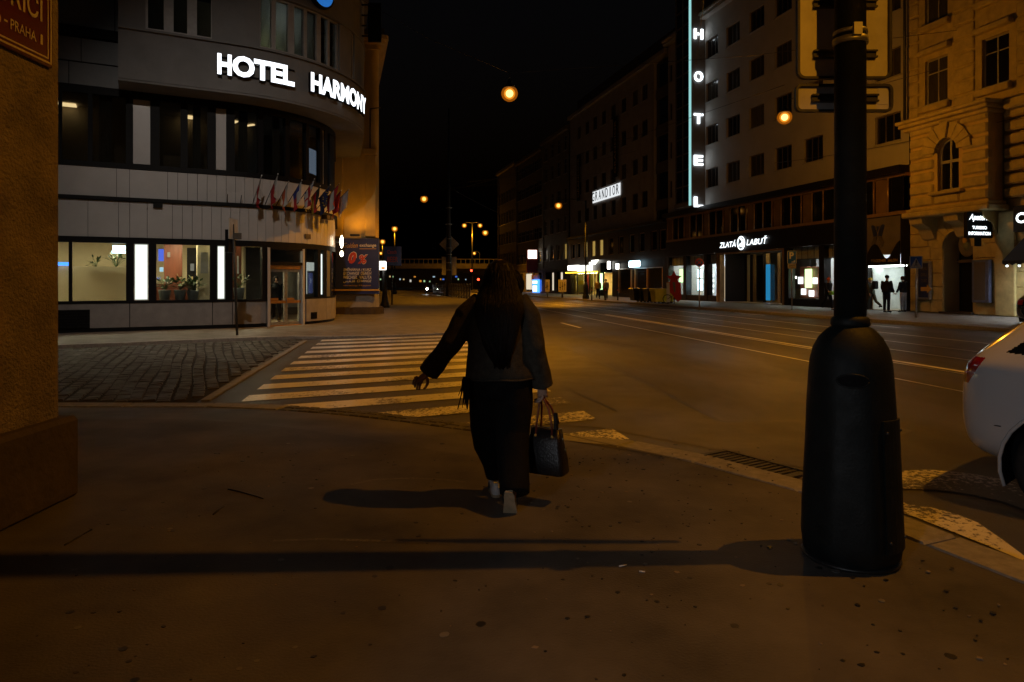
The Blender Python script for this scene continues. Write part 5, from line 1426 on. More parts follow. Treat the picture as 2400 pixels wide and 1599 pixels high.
cb = thing('cafe_sign', 'dark box sign with a glowing letter C above the navy awning', 'sign', st(-(ya+X(2392)), TF-.05, 3.75), RZ)
part(MB().box(0,1.6,-.35,0,0,1.1), 'casing', M['black'], cb)
part(text(MB(),'Cafe',1.1,.45,lambda x,y,d:(.12+x,-.36,.35+y),off=.03), 'lettering', E['letter2'], cb)
# pilaster pair beside the awning
for a in (2337,2358): YH.p(MB().cbox(X(a),X(a)+.5,-.14,-.002,.12,4.7,.03), 'pilaster', M['ochre2'])
# projecting bay: ledge, corbels, rusticated floor, window, cornice
bx0_, bx1_ = X(2134,-.8), X(2318,-.8); bby = -0.8
YH.p(MB().cbox(bx0_-.25,bx1_+.25,bby-.35,0.05,4.76,5.02,.05).cbox(bx0_-.12,bx1_+.12,bby-.18,0.05,5.025,5.2,.04), 'bay_ledge', M['ochre2'])
for x in (bx0_+.05, (bx0_+bx1_)/2-.1, bx1_-.9):
    YH.p(MB().prism([(0,4.75),(-bby*1.2,4.75),(-bby*1.1,4.45),(-bby*.55,4.25),(-bby*.2,3.75),(0,3.7)], x, x+.75, M=Matrix(((0,0,1,0),(-1,0,0,0),(0,1,0,0),(0,0,0,1)))), 'corbel', M['ochre2'])
wx0, wx1 = X(2198,bby), X(2248,bby); wzs = 8.3-(wx1-wx0)/2
zz = 5.22; k = 0
wc, wr = (wx0+wx1)/2, (wx1-wx0)/2
while zz < 9.0:
    h = 0.58
    za, zb = zz+.065, zz+h-.065
    zm = (za+zb)/2; cut = None
    if 5.85 < zb and za < 8.3:
        r = wr if zm < wzs else math.sqrt(max(0.0001, wr*wr-(max(za,wzs)-wzs)**2))
        cut = (wc-r-.18, wc+r+.18)
    segs = [(bx0_,bx1_)] if not cut else [(bx0_,cut[0]),(cut[1],bx1_)]
    for a, b in segs:
        nbk = max(1, round((b-a)/1.3))
        for i in range(nbk): YH.p(MB().cbox(a+(b-a)*i/nbk+.008, a+(b-a)*(i+1)/nbk-.008, bby-.12, bby+.25, za, zb, .07), 'stone_block', M['ochre2'])
    # flat wall courses right of the bay
    a, b = bx1_+.05, YLn
    nbk = round((b-a)/1.4)
    for i in range(min(nbk,6)): YH.p(MB().cbox(a+1.4*i+.008, a+1.4*(i+1)-.008, -.1, .25, za, zb, .07), 'stone_block', M['ochre2'])
    zz += h
poly = [(bx0_+.02,5.2)] + arch(wx0,wx1,5.9,wzs) + [(bx1_-.02,5.2)]
poly = [(bx0_+.02,5.2),(bx1_-.02,5.2),(bx1_-.02,9.0),(bx0_+.02,9.0)]
outer = poly
ap = arch(wx0,wx1,5.9,wzs)
wallb = MB()
wp = [(bx0_+.02,5.2),(wc-.001,5.2),(wc-.001,5.9)] + [p_ for p_ in ap if p_[0] < wc-.01] 
leftp = [(bx0_+.02,5.2),(wc,5.2),(wc,5.9),(wx0,5.9)] + [p_ for p_ in ap[1:] if p_[0] <= wc+1e-6] + [(wc,9.0),(bx0_+.02,9.0)]
rightp = [(wc,5.2),(bx1_-.02,5.2),(bx1_-.02,9.0),(wc,9.0)] + [p_ for p_ in ap[1:-1] if p_[0] >= wc-1e-6] + [(wx1,5.9),(wc,5.9)]
wallb.prism(leftp, bby-.02, bby+.4, M=MXZ); wallb.prism(rightp, bby-.02, bby+.4, M=MXZ)
YH.p(wallb, 'bay_wall', M['ochre'])
YH.p(MB().box(bx0_+.02,bx0_+.4,bby+.41,0.0,5.2,9.0).box(bx1_-.4,bx1_-.02,bby+.41,0.0,5.2,9.0), 'bay_side', M['ochre'])
aw_ = MB()
ap2 = arch(wx0+.03,wx1-.03,5.93,wzs)
aw_.tube([(p_[0],bby+.2,p_[1]) for p_ in ap2], .06, 6); aw_.box(wx0+.05,wx1-.05,bby+.15,bby+.25,7.18,7.32).box(wc-.05,wc+.05,bby+.16,bby+.24,5.95,8.2).box(wx0+.03,wx1-.03,bby+.15,bby+.25,5.9,5.98)
awo = YH.p(aw_, 'arched_window', M['frame'])
YH.p(MB().prism(ap2, bby+.22, bby+.23, M=MXZ), 'pane', M['pane'], awo)
YH.p(MB().cbox(wx0-.3,wx1+.3,bby-.3,bby+.1,5.72,5.88,.03), 'sill', M['ochre2'], awo)
for k in range(9):
    a0, a1 = math.pi*k/9+.015, math.pi*(k+1)/9-.015
    r0, r1 = wr+.02, wr+.75+(.15 if k == 4 else 0)
    pts = [(wc-r0*math.cos(a0), wzs+r0*math.sin(a0)),(wc-r1*math.cos(a0), wzs+r1*math.sin(a0)),(wc-r1*math.cos(a1), wzs+r1*math.sin(a1)),(wc-r0*math.cos(a1), wzs+r0*math.sin(a1))]
    YH.p(MB().prism(pts, bby-.2-(.1 if k==4 else 0), bby-.021, M=MXZ), 'arch_stone', M['ochre2'])
for e, za, zb in ((.3,9.02,9.2),(.5,9.205,9.38),(.62,9.385,9.55)):
    YH.p(MB().cbox(bx0_-e*.6,bx1_+e*.6,bby-e,0.1,za,zb,.04), 'bay_cornice', M['ochre2'])
YH.p(MB().cbox(bx1_+.4,YLn,-.55,.1,9.05,9.5,.06), 'cornice', M['ochre2'])
YH.p(MB().box(0,YLn,0.255,12,4.75,24), 'core', M['ochre'])
# upper floors
hz = [(X(2168)+3.1*k, X(2168)+3.1*k+1.3, z, z+2.2) for k in range(4) for z in (10.4, 14.4, 18.4)]
YH.p(holes_wall(0, YLn, 9.56, 24, hz, y=0.0, depth=.24), 'upper_wall', M['ochre2'])
for h in hz:
    window(YH, *h, 0.15, 2, 'frame', rw.choice(('pane','pane2')), .7)
    YH.p(MB().cbox(h[0]-.25,h[1]+.25,-.35,-.002,h[3]+.25,h[3]+.5,.04), 'window_hood', M['ochre2']); YH.p(MB().cbox(h[0]-.2,h[1]+.2,-.3,-.002,h[2]-.4,h[2]-.1,.04), 'window_ledge', M['ochre2'])
zz = 9.7
while zz < 22:
    for k in range(5):
        a = 0 if k == 0 else hz[0][1]+.35+3.1*(k-1); b = hz[0][0]-.35+3.1*k if k else hz[0][0]-.35
        if b-a > .3: YH.p(MB().cbox(a+.02,b,-.08,-.002,zz+.04,zz+.62,.05), 'stone_block', M['ochre2'])
    zz += .66
YH.p(MB().tube([(-.05,-.25,9.9),(-.05,-.25,24)], .07, 8), 'drainpipe', M['steel_dark'])
# ------------------------------------------------------------------ street lamps
def lamp_light(loc, power, col=SODIUM, radius=0.10, parent=None, lloc=None, cone=None):
    l = bpy.data.lights.new('lamp_light', 'SPOT' if cone else 'POINT'); l.energy = power; l.color = col; l.shadow_soft_size = radius
    if cone: l.spot_size = R(cone); l.spot_blend = 0.3
    o = bpy.data.objects.new('lamp_light', l); C.objects.link(o)
    if parent: o.parent = parent; o.location = lloc
    else: o.location = loc
    return o
def luminaire(t, at, power, far=False, big=1.0, cone=None, col=SODIUM, lens=None, rad=.1):
    x, y, z = at
    part(MB().lathe([(0.04,0.36),(0.09,0.32),(0.10,0.16),(0.17*big,0.10),(0.20*big,0.0),(0.18*big,0.02)], 14, c=(x,y,z)), 'lamp_hood', M['steel_dark'], t)
    part(MB().ball((x,y,z-.17*big), (0.125*big,0.125*big,0.125*big), 14), 'lamp_lens', E[lens or ('sodium_far' if far else 'sodium')], t)
    if not lens:
        part(MB().ball((x,y,z-.17*big), (0.185*big,0.185*big,0.185*big), 18), 'glow_globe', E['sodium_inner_halo'], t)  # nested shells imitating the glow and halo round the bulb
        part(MB().ball((x,y,z-.17*big), (0.27*big,0.27*big,0.26*big), 18), 'glow_globe', E['sodium_halo'], t)
    lamp_light(None, power, col, rad, parent=t, lloc=(x,y,z-0.52*big), cone=cone)
def hanging_lamp(loc, label, power, wire=None, far=False, big=1.0, cone=None, col=SODIUM, lens=None, rad=.1):
    t = thing('hanging_street_lamp', label, 'street lamp', loc, group='sodium lamps hung over the street')
    luminaire(t, (0,0,0), power, far, big, cone, col, lens, rad)
    part(MB().tube([(0,0,0.34),(0,0,0.62)], 0.015, 6), 'hanger', M['steel_dark'], t)
    if wire:
        for w in wire:
            v = Vector(w)-Vector(loc); m2 = v*0.5+Vector((0,0,-0.25+.31))
            part(MB().tube([(0,0,.62), m2, v], 0.011, 5), 'span_wire', M['steel_dark'], t)
    return t
hanging_lamp((5.7,3.85,10.4), 'orange street lamp hung over the road just right of the camera', 1500, [(26,9,12.4)], cone=146, rad=.05)
hanging_lamp((19.4,5.2,9.6), 'orange street lamp hung over the far lanes right of the camera', 1300, [(26,7,12)], cone=118)
bl = hanging_lamp((2.7,-4.2,6.2), 'added orange lamp hung low over the road behind the camera, tilted at the mast signs', 620, [(14,-6,9)], cone=20)  # added unseen lamp, beam narrowed to light only the sign backs
for ch_ in bl.children:
    if ch_.type == 'LIGHT': ch_.rotation_euler = (Vector((1.9,3.93,3.35))-Vector((2.7,-4.2,5.75))).to_track_quat('-Z','Y').to_euler()
hanging_lamp((2.0,13.2,11.5), 'added orange street lamp hung high over the zebra crossing, above the picture', 1500, [(-7.5,23,13),(9,10,13)], cone=70)  # unseen lamp added to brighten the crossing
hanging_lamp((-0.1,27.8,9.5), 'bright orange street lamp hung in the dark sky above the woman', 2600, [st(26.0,TF,13.5),(-6.3,25.3,12.5)], cone=133, big=1.25)
hanging_lamp((12.7,31.8,9.5), 'bright orange street lamp hung before the white building near the dark pole', 620, [st(27.0,TF,12.0)], big=1.25)
hanging_lamp((-8.1,62.9,9.5), 'orange street lamp hung high left of the tall mast', 1300, [st(64.0,TF,13)], True, 1.3, cone=140)
hanging_lamp((-4.1,104.5,9.5), 'small orange street lamp hung far off, right of the twin mast lamp', 1200, None, True, 1.8, cone=130)
def lamp_post(base, label, h, arm, power, far=False, big=1.0, group='lamp posts along the street', cone=None):
    t = thing('lamp_post', label, 'lamp post', base, group=group)
    part(MB().lathe([(0.30,0),(0.30,0.25),(0.24,0.4),(0.20,1.2),(0.12,1.45),(0.10,1.5)], 8, smooth=False), 'post_base', M['pole'], t)
    part(MB().tube([(0,0,1.45),(0,0,h)], [0.09,0.06], 8), 'post', M['pole'], t)
    if arm: part(MB().tube([(0,0,h-.1),(arm[0]*.5,arm[1]*.5,h+.12),(arm[0],arm[1],h+.1)], 0.035, 6), 'arm', M['pole'], t); at = (arm[0],arm[1],h-.25)
    else: at = (0,0,h+.15)
    luminaire(t, at, power, far, big, cone=cone)
    return t
lamp_post((6.6,61.0,.12), 'lamp post with a long arm on the right pavement before the grey hotel', 8.8, (-2.45,0), 2400, True, 1.25, cone=138)
lamp_post((-14.9,86.7,.1), 'lamp post with a bright orange head on the left pavement beyond the exchange board', 8.4, None, 1500, True, 1.5, cone=150)
lamp_post((-21.8,115,.1), 'small far lamp post just above the corner of the exchange board', 8.5, None, 1300, True, 1.8, cone=150)

# unseen fill lights added on the plaster house for car, woman and hotel front
def fill_light(label, loc, target, power, col, cone, blend=.6):
    loc = Vector(loc); d = (Vector(target)-loc).normalized()
    fl = thing('fill_light', label, 'lamp', loc)
    q = d.to_track_quat('X','Z').to_matrix().to_4x4()
    part(MB().cbox(-.02,.2,-.22,.22,-.16,.16,.02,M=q), 'housing', M['steel_dark'], fl)
    part(MB().box(.205,.22,-.19,.19,-.13,.13,M=q), 'lamp_glass', E['letter'], fl)
    part(MB().tube([(-.15,0,-.25),(0,0,-.1)], .04, 8), 'bracket', M['steel_dark'], fl)
    lg = bpy.data.lights.new('lamp_light', 'SPOT'); lg.energy = power; lg.color = col; lg.shadow_soft_size = .12; lg.spot_size = R(cone); lg.spot_blend = blend
    lo_ = bpy.data.objects.new('lamp_light', lg); C.objects.link(lo_); lo_.parent = fl; lo_.location = d*.32
    lo_.rotation_euler = d.to_track_quat('-Z','Y').to_euler()
fill_light('cool white floodlight added on the plaster house wall behind the camera', (-2.9,-2.6,2.4), (2.1,4.7,.40), 215, (.88,.93,1.0), 32, .5)
fill_light('white floodlight added on the top corner of the plaster house facing the hotel', (-3.3,4.6,13.9), (-7.0,24.0,0.6), 2500, (1.0,.87,.76), 56, .9)

ul = thing('sign_lamp', 'small amber lamp on the ledge above the exchange board', 'lamp', (-7.3,31.72,3.74))
part(MB().cbox(-.22,.22,-.08,.08,0,.10,.02), 'housing', M['steel_dark'], ul)
lu = bpy.data.lights.new('lamp_light', 'SPOT'); lu.energy = 42; lu.color = (1.0,.40,.02); lu.shadow_soft_size = .08; lu.spot_size = R(150); lu.spot_blend = .8
lo2 = bpy.data.objects.new('lamp_light', lu); C.objects.link(lo2); lo2.parent = ul; lo2.location = (0,-.25,.2)
lo2.rotation_euler = Vector((0,.55,1.5)).to_track_quat('-Z','Y').to_euler()

# ------------------------------------------------------------------ big dark pole in the foreground with sign backs
PX, PY = 1.855, 3.745
pole = thing('lamp_mast', 'big dark green steel mast with a swollen tapering base at the right', 'mast', (PX,PY,.1))
prof = [(0.222,0.0),(0.250,0.05),(0.259,0.13),(0.255,0.30),(0.238,0.62),(0.224,0.86),(0.212,1.00),(0.206,1.07),(0.190,1.14),(0.160,1.20),(0.118,1.245),(0.092,1.262)]
# eight-sided lower casing blending into a round shoulder
nseg = 48; vs = []
for r, z in prof:
    for j in range(nseg):
        an = 2*math.pi*j/nseg + 0.32
        k8 = (an % (math.pi/4)) - math.pi/8
        octr = math.cos(math.pi/8)/math.cos(k8)
        w = max(0.0, min(1.0, (1.0-z)/0.35)) * (1.0 if z > .04 else .6)
        rr = r*((1-w*0.75) + w*0.75*octr*1.03)
        vs.append((rr*math.cos(an), rr*math.sin(an), z))
fs = [(i*nseg+j, i*nseg+(j+1)%nseg, (i+1)*nseg+(j+1)%nseg, (i+1)*nseg+j) for i in range(len(prof)-1) for j in range(nseg)]
part(MB().add(vs, fs, 0, True), 'base_casing', M['pole'], pole)
part(MB().tube([(0,0,1.2),(0,0,9.5)], [0.082,0.072], 24), 'shaft', M['pole'], pole)
part(MB().lathe([(0.094,1.262),(0.10,1.27),(0.098,1.30),(0.083,1.315)], 24), 'collar', M['pole'], pole)
part(MB().lathe([(0.245,0.0),(0.25,0.012),(0.24,0.02)], 32), 'foot_ring', M['tar'], pole)
ang = math.atan2(-PY, -PX)
def onbase(da, r, z): return Vector((r*math.cos(ang+da), r*math.sin(ang+da), z))
# lifting slot: dark oval recess with a raised lip
sl = MB(); pts = [onbase(0.06+0.36*math.cos(k*math.pi/8), 0.214, 0.985+0.036*math.sin(k*math.pi/8)) for k in range(17)]
sl.tube(pts, 0.005, 6); slo = part(sl, 'slot_lip', M['pole'], pole)
so = MB(); c0 = onbase(0.06, 0.2205, 0.985); ring = [onbase(0.06+0.34*math.cos(k*math.pi/8), 0.217, 0.985+0.030*math.sin(k*math.pi/8)) for k in range(16)]
so.add([c0]+ring, [(0,1+k,1+(k+1)%16) for k in range(16)]); part(so, 'slot', M['blackmatte'], slo)
hatch = MB()
for za, zb, r in ((0.10,0.78,0.0),):
    rr = lambda z: 0.262-0.038*z
    for k in range(6):
        a0, a1 = 0.72+0.13*k, 0.72+0.13*(k+1)
        hatch.add([onbase(a0,rr(za)+.004,za), onbase(a1,rr(za)+.004,za), onbase(a1,rr(zb)+.004,zb), onbase(a0,rr(zb)+.004,zb), onbase(a0,rr(za)-.02,za), onbase(a1,rr(za)-.02,za), onbase(a1,rr(zb)-.02,zb), onbase(a0,rr(zb)-.02,zb)], [(0,1,2,3),(3,2,6,7),(4,5,1,0)] + ([(4,0,3,7)] if k == 0 else []) + ([(1,5,6,2)] if k == 5 else []))
part(hatch, 'service_hatch', M['pole'], pole)
for zb in (0.16, 0.72):
    for a_ in (0.80, 1.42):
        bp_ = onbase(a_, 0.262-0.038*zb+.006, zb); part(MB().ball(bp_, .009, 8), 'hatch_bolt', M['steel_dark'], pole)

# clamp bands
for z in (2.83, 3.05+.0):
    pass
part(MB().lathe([(0.082,2.80),(0.090,2.80),(0.090,2.835),(0.082,2.835)], 24), 'clamp_band', M['steel'], pole)
part(MB().lathe([(0.082,2.855),(0.088,2.855),(0.088,2.875),(0.082,2.875)], 24), 'clamp_band', M['steel'], pole)
part(MB().box(-.03,.015,-.105,-.085,2.825,2.89), 'clamp_buckle', M['steel'], pole)
def round_rect(x0, x1, z0, z1, r, n=6):
    pts = []
    for cx_, cz_, a0 in ((x1-r,z0+r,-90),(x1-r,z1-r,0),(x0+r,z1-r,90),(x0+r,z0+r,180)):
        for k in range(n+1):
            an = R(a0+90*k/n); pts.append((cx_+r*math.cos(an), cz_+r*math.sin(an)))
    return pts
def sign_back(name, label, x0, x1, z0, z1, y, r, brackets, sticker=None):
    t = thing(name, label, 'sign', ((x0+x1)/2, y, z0), world=True)
    Mx = Matrix(((1,0,0,0),(0,0,1,0),(0,1,0,0),(0,0,0,1)))
    part(MB().prism(round_rect(x0,x1,z0,z1,r), y, y+.006, M=Mx), 'plate', M['signback'], t)
    rim = MB(); po = round_rect(x0,x1,z0,z1,r); pi = round_rect(x0+.014,x1-.014,z0+.014,z1-.014,r-.012); n = len(po)
    rim.add([(p[0],y-.022,p[1]) for p in po]+[(p[0],y-.022,p[1]) for p in pi]+[(p[0],y+.008,p[1]) for p in po]+[(p[0],y-.001,p[1]) for p in pi],
            [(k,(k+1)%n,n+(k+1)%n,n+k) for k in range(n)]+[(2*n+k,2*n+(k+1)%n,(k+1)%n,k) for k in range(n)]+[(n+k,n+(k+1)%n,3*n+(k+1)%n,3*n+k) for k in range(n)])
    part(rim, 'rim', M['steel_dark'], t)
    for z in brackets:
        b = MB().box(x0+.095,x1-.085,y-.030,y-.002,z-.022,z-.012).box(x0+.095,x1-.085,y-.030,y-.002,z+.012,z+.022).box(x0+.095,x1-.085,y-.012,y-.002,z-.012,z+.012)
        part(b, 'rail', M['steel_dark'], t)
    if sticker: part(MB().box(*sticker[:2], y-.003, y-.001, *sticker[2:]), 'sticker', M['whiteprint'], t)
    return t
SY = 3.93
kx = SY/FPX
def sx(px): return (px-CX)*kx
def sz(py): return CAMZ+(HY-py)*kx
sign_back('traffic_sign', 'large rounded traffic sign seen from the back, upper one on the dark mast', sx(1866), sx(2086), sz(187), sz(-190), SY, .045, (sz(129), sz(12), sz(-120)))
sign_back('traffic_sign', 'small rounded traffic sign seen from the back, under the large one on the mast', sx(1862), sx(2089), sz(264), sz(199), SY, .035, (sz(232),), (sx(2057), sx(2081), sz(245), sz(206)))

# ------------------------------------------------------------------ tall mast with sign backs in the middle distance
mt = thing('tram_mast', 'tall thin black mast with a diamond sign back in the middle distance', 'mast', (-6.9,74.5,.1))
part(MB().tube([(0,0,0),(0,0,5),(0,0,9),(0,0,20.5)], [0.34,0.28,0.17,0.09], 10), 'shaft', M['steel_dark'], mt)
part(MB().prism([(-1.1,0),(0,-1.1),(1.1,0),(0,1.1)], .45, .5, M=Matrix(((1,0,0,0),(0,0,1,0),(0,1,0,5.7),(0,0,0,1)))), 'diamond_sign', M['signback'], mt)
part(MB().box(-.8,.8,.42,.47,2.3,4.3), 'rectangular_sign', M['signback'], mt)
for z in (2.8,3.6,4.5,5.2,6.2,7.8,9.6): part(MB().lathe([(0.36,z),(0.36,z+.07),(0.3,z+.08)], 10), 'clamp_band', M['steel'], mt)
# railing along the tram stop
rl = thing('railing', 'dark chain railing with close posts between pavement and road', 'railing', (*st(61,11.6)[:2],.1), math.atan2(D.y,D.x))
for k in range(18):
    x = k*1.45
    part(MB().lathe([(0.10,0),(0.10,.1),(0.055,.15),(0.05,1.2),(0.075,1.24),(0.06,1.36),(0.02,1.40)], 8, c=(x,0,0)), 'rail_post', M['steel_dark'], rl)
    if k < 17:
        for z in (0.35, 0.8, 1.18): part(MB().tube([(x,0,z),(x+.72,0,z-.1),(x+1.45,0,z)], .03, 5), 'chain', M['iron'], rl)
        for q in range(3): part(MB().box(x+.3+q*.4,x+.36+q*.4,-.02,.02,.12,1.25), 'baluster', M['steel_dark'], rl)

# ------------------------------------------------------------------ road bridge at the end of the street
bg = thing('road_bridge', 'concrete road bridge with lit railing crossing the end of the street', 'bridge', (-20,150,0), world=True)
part(MB().box(-95,16,146,158,4.55,5.45), 'deck', M['concrete'], bg)
ar = [(-62,0.0),(-62,4.54)] + [(-30,4.54),(-30,0.0)]
for x0 in (-92,-40,-4):
    part(MB().box(x0,x0+3.5,147,157,-.2,4.55), 'pier', M['concrete'], bg)
hn = MB(); pts = [(-36.5,4.55)] + [(-36.5+32.5*k/14, 2.7+1.75*math.sin(math.pi*k/14)) for k in range(15)] + [(-4,4.55)]
hn.prism(pts, 148.5, 155.5, M=Matrix(((1,0,0,0),(0,0,1,0),(0,1,0,0),(0,0,0,1)))); part(hn, 'haunch', M['concrete'], bg)
rail_ = MB(); 
part(MB().box(-95,16,146.1,146.25,6.5,6.62).box(-95,16,146.1,146.25,5.46,5.6), 'handrail', M['concrete'], bg)
for k in range(110):
    x = -94+k*1.0; part(MB().box(x,x+.12,146.12,146.22,5.6,6.5), 'baluster', M['concrete'], bg)
for x, lab in ((-47,'far left lamp post on the bridge deck'),(-28,'lamp post on the bridge deck left of the tall mast'),(-7.2,'curved arm lamp post on the bridge deck beside the twin mast lamp')):
    t = thing('bridge_lamp', lab, 'street lamp', (x,152,5.45), group='lamps on the bridge')
    hh = 2.6 if x > -40 else 2.2
    part(MB().tube([(0,0,0),(0,0,hh),(-.5,0,hh+.5),(-1.2,0,hh+.5)], .07, 6), 'post', M['steel_dark'], t)
    luminaire(t, (-1.2,0,hh+.3), 260, True, 1.6)
tm = thing('twin_lamp_mast', 'tall mast with two orange lamps before the bridge', 'street lamp', (-8.1,139,0))
part(MB().tube([(0,0,0),(0,0,13.9)], [.16,.09], 8), 'post', M['steel'], tm)
for s_ in (-1,1):
    part(MB().tube([(0,0,13.7),(s_*1.5,0,13.9)], .05, 6), 'arm', M['steel'], tm); luminaire(tm, (s_*1.6,0,13.5), 700, True, 1.9)
# traffic lights near the bridge and small far lights
for x, y, lab, col in ((-7.6,128,'red traffic light on a post before the bridge, left of the two','redl'),(-5.9,120,'red traffic light low behind the railing','redl')):
    t = thing('traffic_light', lab, 'traffic light', (x,y,0), group='far red traffic lights')
    zt = 3.6 if y > 125 else 1.9
    part(MB().tube([(0,0,0),(0,0,zt+.8)], .09, 6), 'post', M['steel_dark'], t); part(MB().cbox(-.25,.25,-.35,-.05,zt-.9,zt+.5,.04), 'housing', M['black'], t)
    part(MB().ball((0,-.36,zt+.2), .22, 8), 'lamp_lens', E[col], t)
rg = random.Random(4)
tints = [('whitel','white'),('shopwarm','warm white'),('green','greenish'),('sodium_far','orange'),('bluewhite','bluish white'),('blue','deep blue')]
FE = {k: emat('far_window_'+k, c, .55) for k, c in dict(whitel=(1,.95,.8), shopwarm=(1,.7,.3), green=(.6,1,.5), sodium_far=(1,.4,.05), bluewhite=(.6,.85,1), blue=(.1,.25,1)).items()}
fb = thing('far_building', 'dark long building with scattered lit windows seen under the bridge', 'building', (-34,205,0), world=True)
part(MB().box(-78,-8,205,215,0,7.5), 'wall', M['brown_bld'], fb)
for k in range(22):
    x = -46+k*1.5+rg.uniform(-.5,.5); z = rg.choice((1.7,2.3,3.1)); tn = rg.choice(tints)
    part(MB().box(x,x+rg.uniform(.3,.7),204.9,204.99,z,z+rg.uniform(.3,.7)), 'window', FE[tn[0]], fb)
for k in range(14):
    x = -76+k*2.4; part(MB().box(x,x+1.2,204.9,204.99,4.8,6.2), 'window', M['pane'], fb)

# ------------------------------------------------------------------ overhead wires
wires = [((1.0,-2,14.6),(9.5,36,11.5),'long overhead wire running up out of the top of the picture'),(st(62,TF,14.5),(-6.9,74.5,12.3),'overhead wire from the tall mast to the grey hotel'),((-6.9,74.5,12.0),st(96,TF,9.5),'overhead wire from the tall mast down to the far houses'),(st(40,TF,9.6),st(16.5,TF-.5,8.6),'thin cable crossing the white building facade'),((-6.9,74.5,11.6),(12.7,31.8,10.8),'overhead span wire from the tall mast to the lamp before the white building'),(st(8,TF,10.2),st(-6,TF-6,12.6),'bluish lit cable before the yellow stone house')]
for a, b, lab in wires:
    a, b = Vector(a), Vector(b); pts = []
    for k in range(13):
        t_ = k/12; p = (b-a)*t_; p.z -= 0.35*4*t_*(1-t_); pts.append(p)
    single(MB().tube(pts, 0.013, 5), 'overhead_wire', M['steel_dark'], lab, 'wire', 'overhead wires', loc=a)

# ------------------------------------------------------------------ signs, bins and small things on the right pavement
def on_walk(px, py): return (*ground(px, py, .12), .12)
def post_sign(name, label, px, py, h, builder):
    b = on_walk(px, py); t = thing(name, label, 'sign', b, math.atan2(b[0],b[1])*-1)
    part(MB().tube([(0,0,0),(0,0,h)], .035, 8), 'post', M['steel'], t); builder(t); return t
XZ = Matrix(((1,0,0,0),(0,0,1,0),(0,1,0,0),(0,0,0,1)))
def b_park(t):
    part(MB().prism(round_rect(-.225,.225,2.48,3.16,.03), -.05,-.04, M=XZ), 'plate', M['whiteprint'], t)
    part(MB().box(-.205,.205,-.056,-.0505,2.50,3.14), 'blue_field', M['blueprint'], t)
    part(text(MB(),'P',.22,.36,lambda x,y,d:(-.12+x,-.06,2.73+y),off=.03), 'lettering', M['whiteprint'], t)
    part(MB().prism([(-.03,2.54),(.16,2.54),(.16,2.66),(.10,2.66),(.10,2.60),(-.03,2.575)],-.061,-.057,M=XZ), 'kerb_symbol', M['whiteprint'], t)
    part(MB().box(-.21,.21,-.05,-.04,2.22,2.45), 'lower_plate', M['whiteenamel'], t)
    for k in range(2): part(MB().box(-.15,.15,-.053,-.0505,2.28+.08*k,2.30+.08*k), 'print', M['black'], t)
post_sign('parking_sign', 'blue P parking sign with white plate below before the black shop front', 1856, 727, 3.15, b_park)
def b_nostop(t):
    Mr = Matrix(((1,0,0,0),(0,0,-1,-.045),(0,1,0,2.52),(0,0,0,1)))
    part(MB().lathe([(0,0),(.21,0),(.21,.01),(0,.012)],24,M=Mr), 'red_ring', M['red'], t); part(MB().lathe([(0,.0125),(.165,.0125),(.165,.016),(0,.018)],24,M=Mr), 'blue_field', M['blueprint'], t)
    for a in (45,-45): part(MB().box(-.17,.17,-.018,.018,.019,.022,M=Mr @ Matrix.Rotation(R(a),4,'Z')), 'red_bar', M['red'], t)
post_sign('no_stopping_sign', 'round red and blue no stopping sign before the shop windows', 1639, 728, 2.7, b_nostop)
def b_ped(t):
    part(MB().prism(round_rect(-.235,.235,2.06,2.58,.03), -.05,-.04, M=XZ), 'plate', M['whiteprint'], t)
    part(MB().box(-.205,.205,-.056,-.0505,2.09,2.55), 'blue_field', M['blueprint'], t)
    part(MB().prism([(-.20,2.10),(.20,2.10),(.0,2.50)],-.06,-.057,M=XZ), 'white_triangle', M['whiteprint'], t)
    pm = MB().ball((.01,-.062,2.40),(.022,.004,.022),8).tube([(.01,-.063,2.38),(.0,-.063,2.29)],[.02,.02],6).tube([(.0,-.063,2.29),(.04,-.063,2.15)],.011,5).tube([(.0,-.063,2.29),(-.05,-.063,2.15)],.011,5).tube([(.01,-.063,2.36),(.06,-.063,2.30)],.008,5)
    part(pm, 'walking_figure', M['black'], t)
post_sign('crossing_sign', 'square blue pedestrian crossing sign on a pale post before the yellow stone house', 2147, 745, 2.5, b_ped)
# wheeled bins
def bin_(name, px, py, label, mat, w=0.95, h=1.15, lid=True):
    b = on_walk(px, py); t = thing(name, label, 'bin', b, RZ, group='wheeled bins before the dark shop')
    bd_ = MB(); wt, wb, dt, db = w/2, w/2*.82, .42, .34
    bd_.add([(-wb,-db,.12),(wb,-db,.12),(wb,db,.12),(-wb,db,.12),(-wt,-dt,h),(wt,-dt,h),(wt,dt,h),(-wt,dt,h)], [(0,3,2,1),(4,5,6,7),(0,1,5,4),(1,2,6,5),(2,3,7,6),(3,0,4,7)])
    part(bd_, 'body', M[mat], t)
    part(MB().cbox(-wt-.03,wt+.03,-dt-.05,dt+.03,h+.003,h+.09,.03), 'lid', M[mat], t); part(MB().box(-wt-.02,wt+.02,-dt-.045,-dt-.002,h-.1,h-.02), 'rim', M[mat], t)
    for sx_ in (-1,1): part(MB().lathe([(0,-.03),(.12,-.03),(.12,.03),(0,.03)],12,M=Matrix(((0,0,1,sx_*wb*.8),(1,0,0,.25),(0,1,0,.12),(0,0,0,1)))), 'wheel', M['tyre'], t)
bin_('wheeled_bin', 1542, 711, 'yellow wheeled bin nearest the black bins', 'yellow', .8, .95)
bin_('wheeled_bin', 1562, 710.5, 'yellow wheeled bin next to the red star stand', 'yellow', .8, .92)
bin_('wheeled_bin', 1492, 708, 'black wheeled bin on the left of the bin row', 'binblack', .9, .95)
bin_('wheeled_bin', 1508, 708.5, 'black wheeled bin in the middle of the bin row', 'binblack', .85, .95)
